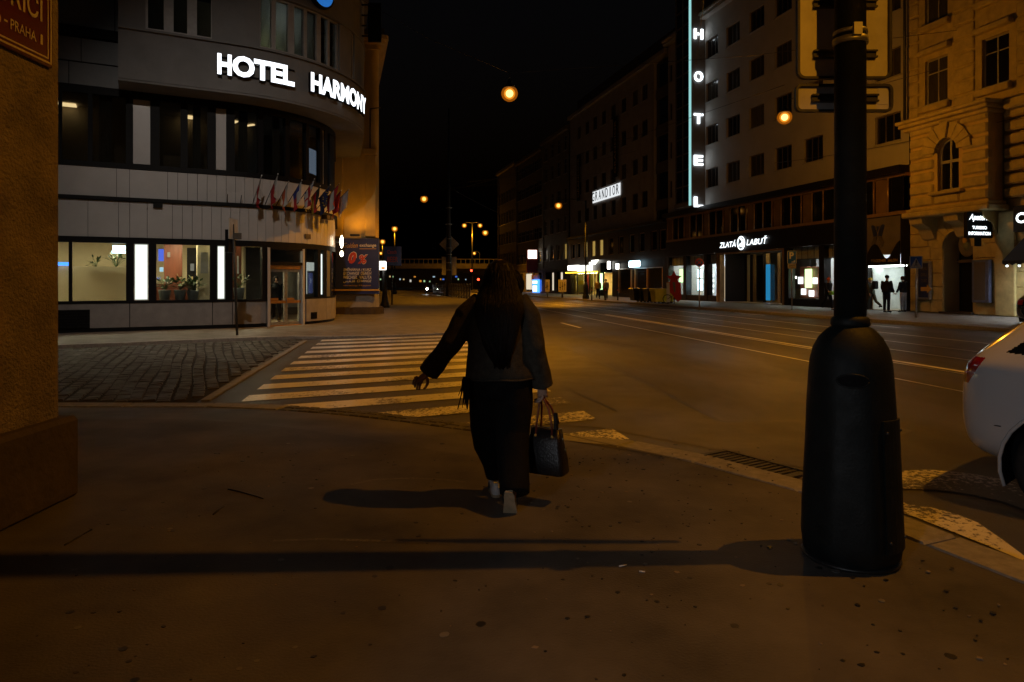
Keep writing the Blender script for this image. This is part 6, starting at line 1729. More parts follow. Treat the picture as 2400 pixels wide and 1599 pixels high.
bin_('wheeled_bin', 1524, 709.5, 'black wheeled bin beside the yellow bins', 'binblack', .85, .95)
# red star advertising stand with a small wheel
b = on_walk(1580, 712); sta = thing('advert_stand', 'red and white star topped advertising stand with a bicycle wheel', 'advert stand', b, R(-18))
star = []
for k in range(10):
    an = math.pi/2 + k*math.pi/5; r = .55 if k % 2 == 0 else .26
    star.append((r*math.cos(an), 1.75+r*math.sin(an)))
MXb = Matrix(((1,0,0,0),(0,0,1,0),(0,1,0,0),(0,0,0,1)))
part(MB().prism(star, -.06, .0, M=MXb), 'star', M['red'], sta)
part(MB().prism([(-.5,1.5),(.45,1.5),(.5,.35),(.25,.1),(-.1,.6),(-.42,.9)], -.04, .02, M=MXb), 'panel', M['red'], sta)
part(MB().prism([(-.52,1.45),(-.30,1.45),(-.28,.1),(-.5,.1)], -.05, .0, M=MXb), 'white_strip', M['whiteprint'], sta)
part(MB().prism([(-.12,1.5),(.08,1.5),(.1,.9),(.02,.75)], -.065, -.041, M=MXb), 'blue_strip', M['pot'], sta)
part(MB().tube([(-.45+.3*math.cos(k*math.pi/10), -.1, .32+.3*math.sin(k*math.pi/10)) for k in range(21)], .025, 6), 'wheel', M['tyre'], sta)
part(MB().tube([(0,.02,0),(0,.02,1.5)], .03, 6).tube([(-.45,-.1,.32),(0,.0,.6)], .02, 5), 'stand_post', M['steel_dark'], sta)
# board signs on posts further left
for px, py, w, h, lab in ((1318,698,.78,1.2,'white notice board with black figures on the far right pavement'),(1283,697,.45,1.2,'narrow dim notice board on a post left of the white notice board')):
    b = on_walk(px, py); t = thing('notice_board', lab, 'sign', b)
    part(MB().cbox(-w/2,w/2,-.08,.0,.55,.55+h,.02), 'board', M['whiteenamel' if w > .5 else 'frame'], t); part(MB().tube([(0,.03,0),(0,.03,.6)], .09 if w > .5 else .05, 8), 'post', M['steel_dark'], t)
    for k in range(3 if w > .5 else 2):
        xx = -w*.28+k*w*.28
        part(MB().box(xx-.025,xx+.025,-.09,-.081,.75,1.5).box(xx-.09,xx+.09,-.09,-.081,.95+.12*k,1.02+.12*k), 'print', M['black'], t)
for px, lab in ((1387,'thin bollard post just right of the lamp post foot'),(1448,'thin bollard post before the dark hotel entrance'),(1419,'thin bollard post between the two other bollards')):
    b = on_walk(px, 704); t = thing('bollard', lab, 'bollard', b, group='bollards on the far pavement')
    part(MB().lathe([(.07,0),(.06,.1),(.05,1.0),(.06,1.05),(.02,1.12)],8), 'post', M['steel_dark'], t); part(MB().lathe([(.056,.8),(.057,.88),(.05,.9)],8), 'band', M['red'], t)
# thin sign post before the hotel, seen edge on
hb = (*ground(556,786,.1), .1)
spt = thing('sign_post', 'leaning grey signpost with edge-on signs before the hotel window', 'sign', hb)
part(MB().tube([(0,0,0),(-.06,0,1.6),(-.12,0,3.15)], .035, 8), 'post', M['steel_dark'], spt)
part(MB().box(-.24,-.14,-.25,.25,2.35,2.98), 'plate', M['black'], spt); part(MB().box(-.13,-.105,-.3,.3,2.72,3.3), 'plate', M['signback'], spt); part(MB().box(-.08,.12,-.02,.02,2.72,2.9), 'plate', M['frame_dark'], spt)

# ------------------------------------------------------------------ cars
def car(name, label, loc, rz, paint, L=4.3, W_=1.78, lights=False, lv=2):
    """local x forward, rear axle at x=0, ground z=0"""
    t = thing(name, label, 'car', loc, rz)
    ro, wb = 0.72, L-1.62
    # stations: x, half width at belt, z bottom, z belt, roof z (top line), half width at roof
    S = [(-.70,.45,.42,.68,.74,.40),(-.685,.63,.36,.80,.90,.55),(-.63,.75,.31,.88,.99,.62),(-.53,.825,.27,.93,1.08,.66),(-.40,.868,.25,.95,1.18,.67),(-.24,.886,.24,.95,1.31,.65),(-.04,.89,.23,.95,1.42,.63),(.35,.89,.22,.94,1.49,.61),(.9,.89,.21,.92,1.49,.61),(1.5,.89,.21,.91,1.48,.61),(1.95,.89,.21,.90,1.38,.62),(2.35,.885,.22,.89,1.12,.66),(2.65,.88,.24,.88,.98,.72),(3.0,.85,.26,.84,.92,.72),(3.3,.76,.30,.74,.82,.64),(L-ro-.04,.55,.36,.62,.68,.44)]
    n = 12; vs = []
    def ring(x, hw, zb, zbelt, zt, rw):
        pts = [(0,zb),(hw*.72,zb),(hw*.96,zb+.10),(hw*1.0,zb+.28 if zb+.28 < zbelt-.1 else (zb+zbelt)/2),(hw*1.005,(zbelt+zb)/2+.12),(hw*.985,zbelt-.03),(hw*.965,zbelt+.02)]
        zt2 = max(zt, zbelt+.04)
        pts += [(hw*.965+(rw-hw*.965)*.55, zbelt+.02+(zt2-zbelt)*.52), (rw*1.02, zt2-.05 if zt2-.05 > zbelt+.03 else zbelt+.03), (rw*.82, zt2), (rw*.4, zt2+.015), (0, zt2+.02)]
        return [Vector((x, -y, z)) for y, z in pts]
    rings = [ring(*s_) for s_ in S]
    k = len(rings[0])
    for side in (1,-1):
        o = len(vs)
        for r_ in rings: vs += [(p.x, p.y*side, p.z) for p in r_]
    fs = []; N_ = len(rings)*k
    for si, side in enumerate((1,-1)):
        for i in range(len(rings)-1):
            for j in range(k-1):
                q = (si*N_+i*k+j, si*N_+(i+1)*k+j, si*N_+(i+1)*k+j+1, si*N_+i*k+j+1)
                fs.append(q if side == 1 else tuple(reversed(q)))
    for i in (0, len(rings)-1):
        f = [i*k+j for j in range(k)] + [N_+i*k+j for j in reversed(range(k))]
        fs.append(tuple(f) if i else tuple(reversed(f)))
    src = MB().add(vs, fs, 0, True)
    bdm = evaluated(src, [('WELD', dict(merge_threshold=.0005)), ('SUBSURF', dict(levels=lv, render_levels=lv))])
    # cut wheel arches out of the flanks by dropping faces inside the arch circle
    keep_f = []; lamp_f = {1: [], -1: []}; win_f = {}
    def in_poly(x, z, P):
        ins = False
        for a in range(len(P)):
            (x0_, z0_), (x1_, z1_) = P[a], P[a-1]
            if (z0_ > z) != (z1_ > z) and x < (x1_-x0_)*(z-z0_)/(z1_-z0_)+x0_: ins = not ins
        return ins
    WP = [[(-.37,1.03),(.22,1.0),(.22,1.36),(-.08,1.27)],[(.28,.99),(1.08,.98),(1.08,1.38),(.28,1.36)],[(1.15,.98),(2.05,.96),(1.80,1.30),(1.15,1.38)]]
    for f in bdm.f:
        c = Vector((0,0,0))
        for i in f: c += Vector(bdm.v[i])
        c /= len(f); sd = 1 if c.y > 0 else -1
        if abs(c.y) > .60 and min((c.x**2+(c.z-.31)**2), ((c.x-wb)**2+(c.z-.31)**2)) < .385**2: continue
        if c.x < -.60+.11*max(0,(c.z-.80)/.19) and .80 < c.z < .985 and abs(c.y) > .42: lamp_f[sd].append(f); continue
        hit = None
        if abs(c.y) > .5:
            for wi, P in enumerate(WP):
                if in_poly(c.x, c.z, P): hit = (wi, sd)
        if hit: win_f.setdefault(hit, []).append(f); continue
        if -.62 < c.x < -.15 and abs(c.y) < .50 and c.z > .98 and c.x < .03-.0: win_f.setdefault((9,0), []).append(f); continue
        if 1.75 < c.x < 2.5 and abs(c.y) < .52 and c.z > 1.02: win_f.setdefault((8,0), []).append(f); continue
        keep_f.append(f)
    def sub(fl):
        used = sorted({i for f in fl for i in f}); mp = {u: k for k, u in enumerate(used)}
        return MB().add([bdm.v[u] for u in used], [tuple(mp[i] for i in f) for f in fl], 0, True)
    part(sub(keep_f), 'body', M[paint], t)
    for sd in (1,-1): part(sub(lamp_f[sd]), 'tail_lamp', M['taillamp'], t)
    for kx_, fl in win_f.items(): part(sub(fl), 'rear_window' if kx_[0] == 9 else ('windscreen' if kx_[0] == 8 else 'side_window'), M['carglass'], t)
    part(MB().box(-.45,wb+.5,-.62,.62,.24,.8), 'underbody', M['black'], t)
    for wx_, sy in ((0,-1),(0,1),(wb,-1),(wb,1)):
        arcs = MB(); 
        for q in range(13):
            pass
        pts = [(wx_+.385*math.cos(R(-22+224*q/16)), sy*.885, .31+.385*math.sin(R(-22+224*q/16))) for q in range(17)]
        vsA = []
        for p in pts: vsA += [p, (p[0], sy*.62, p[2])]
        part(MB().add(vsA, [(2*q,2*q+1,2*q+3,2*q+2) for q in range(16)], 0, True).add([(wx_,sy*.62,.31)]+[(p[0],sy*.62,p[2]) for p in pts], [(0,q+1,q+2) for q in range(16)]), 'arch_liner', M['black'], t)
        part(MB().tube(pts, .013, 6), 'arch_lip', M[paint], t)
        Mw = Matrix(((1,0,0,wx_),(0,0,1*sy,sy*.80),(0,1,0,.31),(0,0,0,1)))
        wh = part(MB().lathe([(.21,-.13),(.28,-.12),(.31,-.08),(.313,0),(.31,.06),(.285,.085),(.225,.088),(.215,.06)],28,M=Mw), 'wheel', M['tyre'], t)
        part(MB().lathe([(.215,.05),(.222,.086),(.205,.088),(.195,.06)],28,M=Mw), 'rim', M['rim'], wh)
        for q in range(5):
            for dq in (-.16,.16):
                a_ = R(72*q+18)+dq
                part(MB().box(.03,.205,-.016,.016,.055,.078,M=Mw @ Matrix.Rotation(a_,4,'Z')), 'spoke', M['rim'], wh)
        part(MB().lathe([(0,.05),(.05,.05),(.05,.085),(0,.09)],12,M=Mw), 'hub', M['rim'], wh)
        part(MB().lathe([(0,.0),(.2,.0),(.2,.02),(0,.03)],20,M=Mw), 'brake', M['black'], wh)
    return t, S
wc, WS = car('parked_car', 'white car with dark rear window and red tail lamp at the right edge', (0,0,0), 0, 'carwhite', lv=4)
hd = R(-50.0)
hv = Vector((math.cos(hd), math.sin(hd), 0)); lv = Vector((-hv.y, hv.x, 0))
wheel_w = Vector((3.67, 4.48, 0))
wc.location = wheel_w + lv*0.93; wc.rotation_euler = (0,0,hd); wc.scale = (1.04,1.04,1.07)
part(MB().tube([(-.70,-.2,.52),(-.66,-.5,.53),(-.56,-.72,.535),(-.44,-.84,.545),(-.38,-.875,.55)], .004, 5), 'bumper_seam', M['black'], wc)
bc, _ = car('black_car', 'black car by the far kerb, mostly cut off by the right edge', (0,0,0), 0, 'carblack')
bc.location = (18.85, 23.9, 0); bc.rotation_euler = (0,0,math.atan2(-D.y,-D.x)+R(82))
fc, _ = car('oncoming_car', 'far dark car with a bright headlight left of the railing', (0,0,0), 0, 'carblack')
fc.location = (-10.6, 90.0, 0.1); fc.rotation_euler = (0,0,R(-82))
hl = MB().ball((3.42,.62,.66), (.05,.14,.11), 10); part(hl, 'headlight', E['headlight'], fc)
hl = MB().ball((3.42,-.62,.66), (.05,.14,.11), 10); part(hl, 'headlight', E['headlight'], fc)
# ------------------------------------------------------------------ people
def vlerp(a, b, t): return Vector(a).lerp(Vector(b), t)
def add_hand(mb, wr, dirv, palmn, S, curl=0.5, thumb=1):
    """palm plus five unequal bent fingers; dirv points along the hand, palmn out of the palm"""
    d = Vector(dirv).normalized(); pn = Vector(palmn); pn = (pn - d*pn.dot(d)).normalized(); sd = d.cross(pn).normalized()*thumb
    wr = Vector(wr)
    mb.tube([wr-d*.015*S, wr+d*.03*S, wr+d*.065*S, wr+d*.088*S], [(.026*S,.020*S),(.033*S,.019*S),(.038*S,.017*S),(.034*S,.012*S)], 10, ref=sd)
    for k, (off, ln) in enumerate(((-.028,.062),(-.010,.074),(.010,.080),(.027,.070))):
        b = wr + d*.08*S + sd*off*S; segs = (ln*.45, ln*.32, ln*.25); p = b; cd = d.copy(); pts = [b-d*.012*S, b]
        for q, sg in enumerate(segs):
            an = curl*(0.7+.25*q+.08*k); cd = (cd*math.cos(an) + pn*math.sin(an)).normalized()
            npn = (pn - cd*pn.dot(cd)); pn2 = npn.normalized() if npn.length > .01 else pn
            p = p + cd*sg*S; pts.append(p)
        mb.tube(pts, [.0085*S,.009*S,.0085*S,.0078*S,.006*S], 7)
    b = wr + d*.028*S + sd*.030*S; t1 = b + (d*.55+sd*.75+pn*.35).normalized()*.036*S; t2 = t1 + (d*.9+sd*.25+pn*.5).normalized()*.028*S; t3 = t2 + (d*.9-sd*.1+pn*.6).normalized()*.02*S
    mb.tube([b-sd*.01*S, b, t1, t2, t3], [.011*S,.012*S,.0105*S,.0095*S,.007*S], 7)
def head_geo(mb, hc, f, S):
    """head with brow, nose, chin, ears; f = facing"""
    f = Vector(f).normalized(); r = Vector((f.y,-f.x,0)).normalized(); up = Vector((0,0,1))
    M3 = Matrix((r, f, up)).transposed().to_4x4(); M3.translation = hc
    tmp = MB().ball((0,-.005*S,.02*S), (.074*S,.094*S,.105*S), 18).ball((0,.022*S,-.055*S), (.056*S,.066*S,.062*S), 14)
    tmp.tube([(0,.085*S,.022*S),(0,.104*S,-.008*S),(0,.100*S,-.022*S)], [.008*S,.014*S,.012*S], 8)
    tmp.ball((0,.082*S,-.055*S), (.022*S,.010*S,.010*S), 8)
    for s in (-1,1):
        tmp.ball((s*.077*S,-.008*S,-.005*S), (.010*S,.020*S,.032*S), 8); tmp.ball((s*.030*S,.080*S,.020*S), (.014*S,.010*S,.009*S), 8)
    o = len(mb.v); mb.v += [tuple(M3 @ Vector(p)) for p in tmp.v]
    for f_, s_ in zip(tmp.f, tmp.s): mb.f.append(tuple(i+o for i in f_)); mb.m.append(0); mb.s.append(True)
def figure(root, J, S, look, cols, vox=0.016, fit=None):
    """cols: jacket, trousers, shoe, hair/hat materials. Continuous body, clothes as children"""
    J = {k: Vector(v) for k, v in J.items()}
    fit = fit or {}
    jf, tf = fit.get('jacket', 1.0), fit.get('legs', 1.0)
    b = MB()
    b.tube([J['pelvis']-Vector((0,0,.06*S)), J['pelvis'], vlerp(J['pelvis'],J['chest'],.5), J['chest'], vlerp(J['chest'],J['neck'],.6), J['neck'], vlerp(J['neck'],J['head'],.45)], [(.13*S,.10*S),(.155*S,.115*S),(.125*S,.095*S),(.15*S,.105*S),(.12*S,.08*S),(.055*S,.055*S),(.05*S,.055*S)], 14)
    for s in 'LR':
        b.tube([vlerp(J['sh'+s],J['chest'],.35), J['sh'+s], vlerp(J['sh'+s],J['el'+s],.5), J['el'+s], vlerp(J['el'+s],J['wr'+s],.4), J['wr'+s]], [.05*S,.052*S,.044*S,.036*S,.034*S,.024*S], 10)
        b.tube([J['hip'+s]+Vector((0,0,.04*S)), vlerp(J['hip'+s],J['kn'+s],.45), J['kn'+s], vlerp(J['kn'+s],J['an'+s],.35), J['an'+s]], [.085*S,.072*S,.05*S,.052*S,.034*S], 12)
        b.tube([J['an'+s], vlerp(J['an'+s],J['toe'+s],.3), J['toe'+s]], [.036*S,.036*S,.028*S], 10)
    head_geo(b, J['head'], look, S)
    body = remesh(b, vox, 3)
    for s in 'LR':
        th = 1 if s == 'R' else -1
        add_hand(body, J['wr'+s], J['hd'+s]-J['wr'+s], J.get('pn'+s, Vector((-th,0,0))), S, J['curl'].x if 'curl' in J else .45, -th)
    part(body, 'body', M['skin'], root)
    jk = MB()
    hem = J['pelvis'] + Vector((0,0,-.04*S if 'hem' not in fit else fit['hem']))
    wv = fit.get('wide', .0)
    jk.tube([hem, J['pelvis']+Vector((0,0,.05*S)), vlerp(J['pelvis'],J['chest'],.5), J['chest'], vlerp(J['chest'],J['neck'],.45), vlerp(J['chest'],J['neck'],.75), J['neck']+Vector((0,0,.005))], [((.185+wv)*S*jf,.15*S*jf),((.18+wv)*S*jf,.145*S*jf),((.17+wv*.6)*S*jf,.135*S*jf),((.185+wv*.3)*S,.14*S),(.165*S,.12*S),(.10*S,.085*S),(.07*S,.07*S)], 18)
    for s in 'LR':
        jk.tube([vlerp(J['sh'+s],J['chest'],.4), J['sh'+s], vlerp(J['sh'+s],J['el'+s],.5), J['el'+s], vlerp(J['el'+s],J['wr'+s],.5), vlerp(J['el'+s],J['wr'+s],.93)], [.075*S,.078*S*jf,.072*S*jf,.064*S*jf,.060*S*jf,.056*S*jf], 12)
    part(remesh(jk, vox, 3), 'jacket', cols['jacket'], root)
    tr = MB()
    tr.tube([J['pelvis']+Vector((0,0,-.10*S)), J['pelvis'], J['pelvis']+Vector((0,0,.06*S))], [(.15*S,.12*S),(.168*S,.135*S),(.15*S,.12*S)], 16)
    for s in 'LR':
        tr.tube([J['hip'+s]+Vector((0,0,.05*S)), vlerp(J['hip'+s],J['kn'+s],.45), J['kn'+s], vlerp(J['kn'+s],J['an'+s],.4), vlerp(J['kn'+s],J['an'+s],.93)], [.10*S,.092*S*tf,.075*S*tf,.070*S*tf,.062*S*tf], 12)
    part(remesh(tr, vox, 3), 'trousers', cols['trousers'], root)
    for s in 'LR':
        a, t_ = J['an'+s], J['toe'+s]; d = (t_-a); d.z = 0
        d = d.normalized() if d.length > .01 else Vector((0,1,0))
        if 'shoe' in cols:
            part(MB().tube([a-d*.05*S+Vector((0,0,-.045*S)), a-d*.01*S+Vector((0,0,-.02*S)), vlerp(a,t_,.5)+Vector((0,0,-.005*S)), t_, t_+d*.05*S], [(.032*S,.030*S),(.045*S,.05*S),(.046*S,.042*S),(.046*S,.032*S),(.025*S,.018*S)], 10), 'shoe', cols['shoe'], root)
    f = Vector(look).normalized(); hc = J['head']
    if 'hat' in cols:
        part(MB().lathe([(.090*S,.0),(.098*S,.02*S),(.094*S,.07*S),(.07*S,.115*S),(.03*S,.135*S),(.0,.138*S)], 16, c=hc+Vector((0,0,.0))-f*.008), 'knit_hat', cols['hat'], root)
        if cols.get('bobble'): part(MB().ball(hc+Vector((0,0,.155*S)), .03*S, 8), 'bobble', cols['hat'], root)
    elif 'hair' in cols:
        part(MB().lathe([(.080*S,-.06*S),(.092*S,-.01*S),(.094*S,.05*S),(.075*S,.105*S),(.035*S,.128*S),(.0,.132*S)], 16, c=hc-f*.012*S), 'hair', cols['hair'], root)
    return J
def stand_pose(H, ll=0, rl=0, la=0, ra=0, lb=10, rb=10, width=.1, lean=0.0):
    """angles in degrees, forward positive; facing +Y"""
    S = H/1.75
    hip = .90*S
    J = dict(pelvis=(0,0,.96*S), chest=(0,.02*S+lean*.25,1.26*S), neck=(0,.02*S+lean*.4,1.49*S), head=(0,.045*S+lean*.5,1.62*S))
    for s, sg, a, b in (('L',-1,ll,0),('R',1,rl,0)):
        kn = Vector((sg*width*S, .43*S*math.sin(R(a)), hip-.43*S*math.cos(R(a)))); bend = 8 if a >= 0 else 32
        if abs(a) < 3: bend = 2
        an = kn + Vector((0, .42*S*math.sin(R(a-bend)), -.42*S*math.cos(R(a-bend))))
        J['hip'+s] = (sg*.09*S,0,hip); J['kn'+s] = kn; J['an'+s] = an
        J['toe'+s] = an + Vector((sg*.02*S, .15*S, -.05*S))
    lo = min(J['anL'].z, J['anR'].z) - .085*S
    for s, sg, a, b in (('L',-1,la,lb),('R',1,ra,rb)):
        sh = Vector((sg*.185*S, lean*.36, 1.42*S)); el = sh + Vector((sg*.05*S, .28*S*math.sin(R(a)), -.28*S*math.cos(R(a)))); wr = el + Vector((sg*.01*S, .25*S*math.sin(R(a+b)), -.25*S*math.cos(R(a+b))))
        J['sh'+s] = sh; J['el'+s] = el; J['wr'+s] = wr; J['hd'+s] = wr + (wr-el).normalized()*.1*S
    for k in J: J[k] = Vector(J[k]) - Vector((0,0,lo))
    return J, S
def cloth(name, col, var=.25): return pmat(name, col, .9, var=var, scale=14, bump=.15, bscale=60, spec=.2)
def walker(label, px, py, heading, H, jacket, trousers, hat=None, pose={}, hair=(.02,.014,.01), bobble=False, loc=None, fit=None):
    b = loc or on_walk(px, py)
    t = thing('person', label, 'person', b, heading, group='people across the street' if loc is None else None)
    J, S = stand_pose(H, **pose)
    cols = dict(jacket=jacket, trousers=trousers, shoe=M['black'])
    if hat is not None: cols['hat'] = hat; cols['bobble'] = bobble
    else: cols['hair'] = cloth('dark_hair_%d'%int(px), hair)
    figure(t, J, S, (0,1,0), cols, 0.02, fit)
    return t, J
dk = cloth('black_coat', (.010,.010,.012)); jn = cloth('dark_jeans', (.012,.014,.022)); gy = cloth('grey_green_coat', (.06,.065,.05)); lt = cloth('light_trousers', (.34,.33,.35)); olive = cloth('olive_trousers', (.05,.045,.025)); nv = cloth('navy_jacket', (.012,.014,.022)); orh = cloth('orange_knit', (.62,.12,.04)); yh = cloth('yellow_knit', (.62,.50,.08)); tan = cloth('tan_coat', (.24,.20,.16)); ylc = cloth('mustard_coat', (.30,.20,.03))
HA = math.atan2(-D.y,-D.x) - math.pi/2      # facing along the street towards the camera side
p1, J1 = walker('person in black coat and orange bobble hat walking before the shop window', 1941, 727, HA, 1.72, dk, jn, orh, dict(ll=18,rl=-16,la=-18,ra=22,rb=35), bobble=True)
part(MB().cbox(-.05,.18,.22,.5,.82,1.02,.04), 'bag', cloth('neon_green_bag',(.25,.62,.08)), p1)
p2, J2 = walker('person in yellow hat and grey coat striding left before the lit salon', 2043, 727, HA+math.pi, 1.78, gy, olive, yh, dict(ll=30,rl=-26,la=-24,ra=26,rb=25,lean=.12))
part(MB().cbox(-.14,.14,-.36,-.14,1.12,1.56,.05), 'backpack', dk, p2)
p3, J3 = walker('broad person in hooded black jacket standing before the lit salon', 2078, 732.5, R(-62), 1.80, dk, jn, dk, dict(la=6,ra=4,lb=30,rb=30), fit=dict(jacket=1.25))
p4, J4 = walker('person in dark jacket and light trousers standing left of the crossing sign', 2117, 731.5, R(20), 1.76, nv, lt, None, dict(la=8,ra=25,lb=25,rb=70), hair=(.05,.02,.012))
p5, J5 = walker('person in mustard coat near the green lit strip of the grey hotel', 1402, 701, R(180), 1.72, ylc, jn, None, dict(ll=10,rl=-8,la=5,ra=5))
p6, J6 = walker('person in pale coat standing before the dark hotel entrance', 1420, 702, R(160), 1.74, tan, olive, None, dict(la=3,ra=5))
dq = hp((da0+da1)/2+.35, -1.0, .13)
p7, J7 = walker('dark figure standing inside the hotel behind the glass door', 680, 700, R(200), 1.68, dk, dk, None, dict(ll=16,rl=-14,la=5,ra=8), loc=tuple(dq))

# ---- the woman in the foreground, walking away
wb_ = (0.0, 4.64, 0.1)
wm = thing('person', 'woman with long dark hair and short dark jacket walking away on the pavement', 'person', wb_)
J = dict(pelvis=(-.078,0,.90), chest=(-.088,.015,1.20), neck=(-.085,.025,1.415), head=(-.080,.05,1.54),
         shL=(-.262,.01,1.345), elL=(-.408,-.03,1.09), wrL=(-.578,.02,.875), hdL=(-.66,.05,.815),
         shR=(.092,.01,1.345), elR=(.152,-.045,1.07), wrR=(.205,.02,.80), hdR=(.212,.03,.70),
         hipL=(-.165,0,.84), knL=(-.165,.17,.47), anL=(-.115,.215,.095), toeL=(-.125,.37,.035),
         hipR=(.0,0,.84), knR=(.005,.0,.46), anR=(.004,-.235,.185), toeR=(-.012,-.205,.05),
         pnL=(.3,-.9,-.3), pnR=(-1,0,.1), curl=(.62,0,0))
J = {k: Vector(v) for k, v in J.items()}
b = MB()
b.tube([J['pelvis']-Vector((0,0,.06)), J['pelvis'], vlerp(J['pelvis'],J['chest'],.5), J['chest'], vlerp(J['chest'],J['neck'],.6), J['neck'], vlerp(J['neck'],J['head'],.45)], [(.14,.10),(.17,.12),(.14,.10),(.16,.11),(.12,.08),(.052,.055),(.048,.052)], 16)
for s in 'LR':
    b.tube([vlerp(J['sh'+s],J['chest'],.35), J['sh'+s], vlerp(J['sh'+s],J['el'+s],.5), J['el'+s], vlerp(J['el'+s],J['wr'+s],.4), J['wr'+s]], [.05,.052,.045,.037,.034,.025], 12)
    b.tube([J['hip'+s]+Vector((0,0,.04)), vlerp(J['hip'+s],J['kn'+s],.45), J['kn'+s], vlerp(J['kn'+s],J['an'+s],.35), J['an'+s]], [.09,.078,.052,.054,.034], 12)
    b.tube([J['an'+s], vlerp(J['an'+s],J['toe'+s],.4), J['toe'+s]], [.034,.034,.026], 10)
head_geo(b, J['head'], (0.05,1,-.05), .95)
body_ = remesh(b, 0.009, 4)
add_hand(body_, J['wrL'], J['hdL']-J['wrL'], J['pnL'], .98, 1.2, -1)
add_hand(body_, J['wrR'], J['hdR']-J['wrR'], J['pnR'], .98, .85, 1)
part(body_, 'body', M['skin'], wm)
jm = pmat('charcoal_wool', (.050,.045,.036), .95, var=.3, scale=30, bump=.35, bscale=140, spec=.15)
jk = MB()
cz = Vector((-.080,0,0))
jk.tube([(-.078,-.002,.848),(-.078,-.002,.87),(-.080,0,.98),(-.084,.008,1.12),(-.088,.012,1.24),(-.088,.015,1.33),(-.087,.018,1.385),(-.086,.022,1.43)], [(.236,.155),(.238,.157),(.226,.150),(.213,.146),(.208,.142),(.190,.125),(.125,.090),(.075,.072)], 28)
for s in 'LR':
    A, Bm, Cw = J['sh'+s], J['el'+s], J['wr'+s]
    jk.tube([vlerp(A,J['chest'],.45), vlerp(A,J['chest'],.05), vlerp(A,Bm,.3), vlerp(A,Bm,.7), Bm, vlerp(Bm,Cw,.35), vlerp(Bm,Cw,.7), vlerp(Bm,Cw,.97 if s == 'L' else 1.02)], [.095,.090,.086,.080,.076,.073,.071,.070 if s == 'L' else .078], 16)
jw = remesh(jk, 0.010, 4)
def wrinkle(mb, amp, sc, zs=1.0):
    out = []
    for p in mb.v:
        v = Vector(p); n1 = noise.noise(Vector((v.x*sc, v.y*sc, v.z*sc*zs))); n2 = noise.noise(Vector((v.x*sc*2.3+5, v.y*sc*2.3, v.z*sc*zs*2.3)))
        c = Vector((-.08,0,v.z)); d = (v-c); d.z = 0
        d = d.normalized() if d.length > .01 else Vector((0,0,0))
        out.append(tuple(v + d*(amp*(n1+.5*n2))))
    mb.v = out; return mb
part(wrinkle(jw, .012, 7, .8), 'jacket', jm, wm)
part(MB().tube([(-.078+.240*math.cos(k*math.pi/20), -.002+.158*math.sin(k*math.pi/20), .853+.003*math.sin(k*.9)) for k in range(41)], .007, 6), 'jacket_hem', jm, wm)
tm_ = pmat('black_trousers', (.007,.0065,.0065), .9, var=.35, scale=16, bump=.2, bscale=50, spec=.15)
tr = MB()
tr.tube([(-.08,0,.72),(-.08,0,.80),(-.08,0,.90),(-.08,0,.96)], [(.17,.125),(.205,.145),(.205,.145),(.17,.12)], 20)
tr.tube([(-.155,.0,.86),(-.165,.05,.68),(-.172,.13,.50),(-.158,.16,.36),(-.128,.19,.22),(-.118,.205,.115)], [.128,.126,.122,.116,.080,.064], 18)
tr.tube([(-.0,.0,.86),(.010,-.005,.68),(.006,-.02,.48),(.010,-.10,.32),(.014,-.19,.20),(.016,-.235,.135)], [.130,.126,.116,.110,.102,.096], 18)
part(wrinkle(remesh(tr, 0.011, 4), .014, 6, .35), 'trousers', tm_, wm)
# shoes: white trainers with pale soles
shm = pmat('white_trainer', (.78,.79,.78), .6, var=.15, scale=20); som = pmat('gum_sole', (.52,.40,.25), .7, var=.2, scale=25, bump=.3, bscale=90); shb = pmat('dark_trainer_panel', (.02,.02,.022), .6)
def shoe(pos, yaw, pitch, tag_):
    """local: toe at +y, sole at z=0, origin at the ball of the foot"""
    Ms = Matrix.Translation(pos) @ Matrix.Rotation(yaw,4,'Z') @ Matrix.Rotation(-pitch,4,'X') @ Matrix.Scale(1.0,4)
    so = [(-.0,.085),(.030,.075),(.043,.04),(.046,0.0),(.040,-.06),(.034,-.12),(.034,-.16),(.022,-.188),(0,-.195),(-.022,-.188),(-.034,-.16),(-.034,-.12),(-.040,-.06),(-.046,0.0),(-.043,.04),(-.030,.075)]
    s1 = part(MB().prism(list(reversed(so)), 0, .026, M=Ms), 'sole', [som], wm)
    up = MB(); rings = [(.026,1.0,0),(.05,.97,0),(.072,.86,-.006),(.092,.60,-.05),(.105,.50,-.075)]
    vs = []
    for z, sc, dy in rings:
        for x, y in so:
            yy = y*sc if y < 0 else y*(sc if z < .06 else max(.0,sc-.35))
            if z > .08: yy = -.12 + (y+.055)*.40
            xx = x*sc*.97
            vs.append(Ms @ Vector((xx, yy*.985+0, z)))
    n = len(so); fs = [(i*n+j, (i+1)*n+j, (i+1)*n+(j+1)%n, i*n+(j+1)%n) for i in range(len(rings)-1) for j in range(n)]
    fs.append(tuple((len(rings)-1)*n+j for j in range(n)))
    part(MB().add(vs, fs, 0, True), 'shoe', shm, wm)
    pn = MB()
    for sx_ in (-1,1): pn.box(-.0015,.0015,-.10,-.02,.032,.062,M=Ms @ Matrix.Translation((sx_*.040,0,0)) @ Matrix.Rotation(sx_*.10,4,'Z'))
    part(pn, 'shoe_panel', shb, wm)
shoe(Vector((-.128,.30,.0)), R(6), R(-2), 'L')
shoe(Vector((-.012,-.205,.004)), R(-4), R(58), 'R')
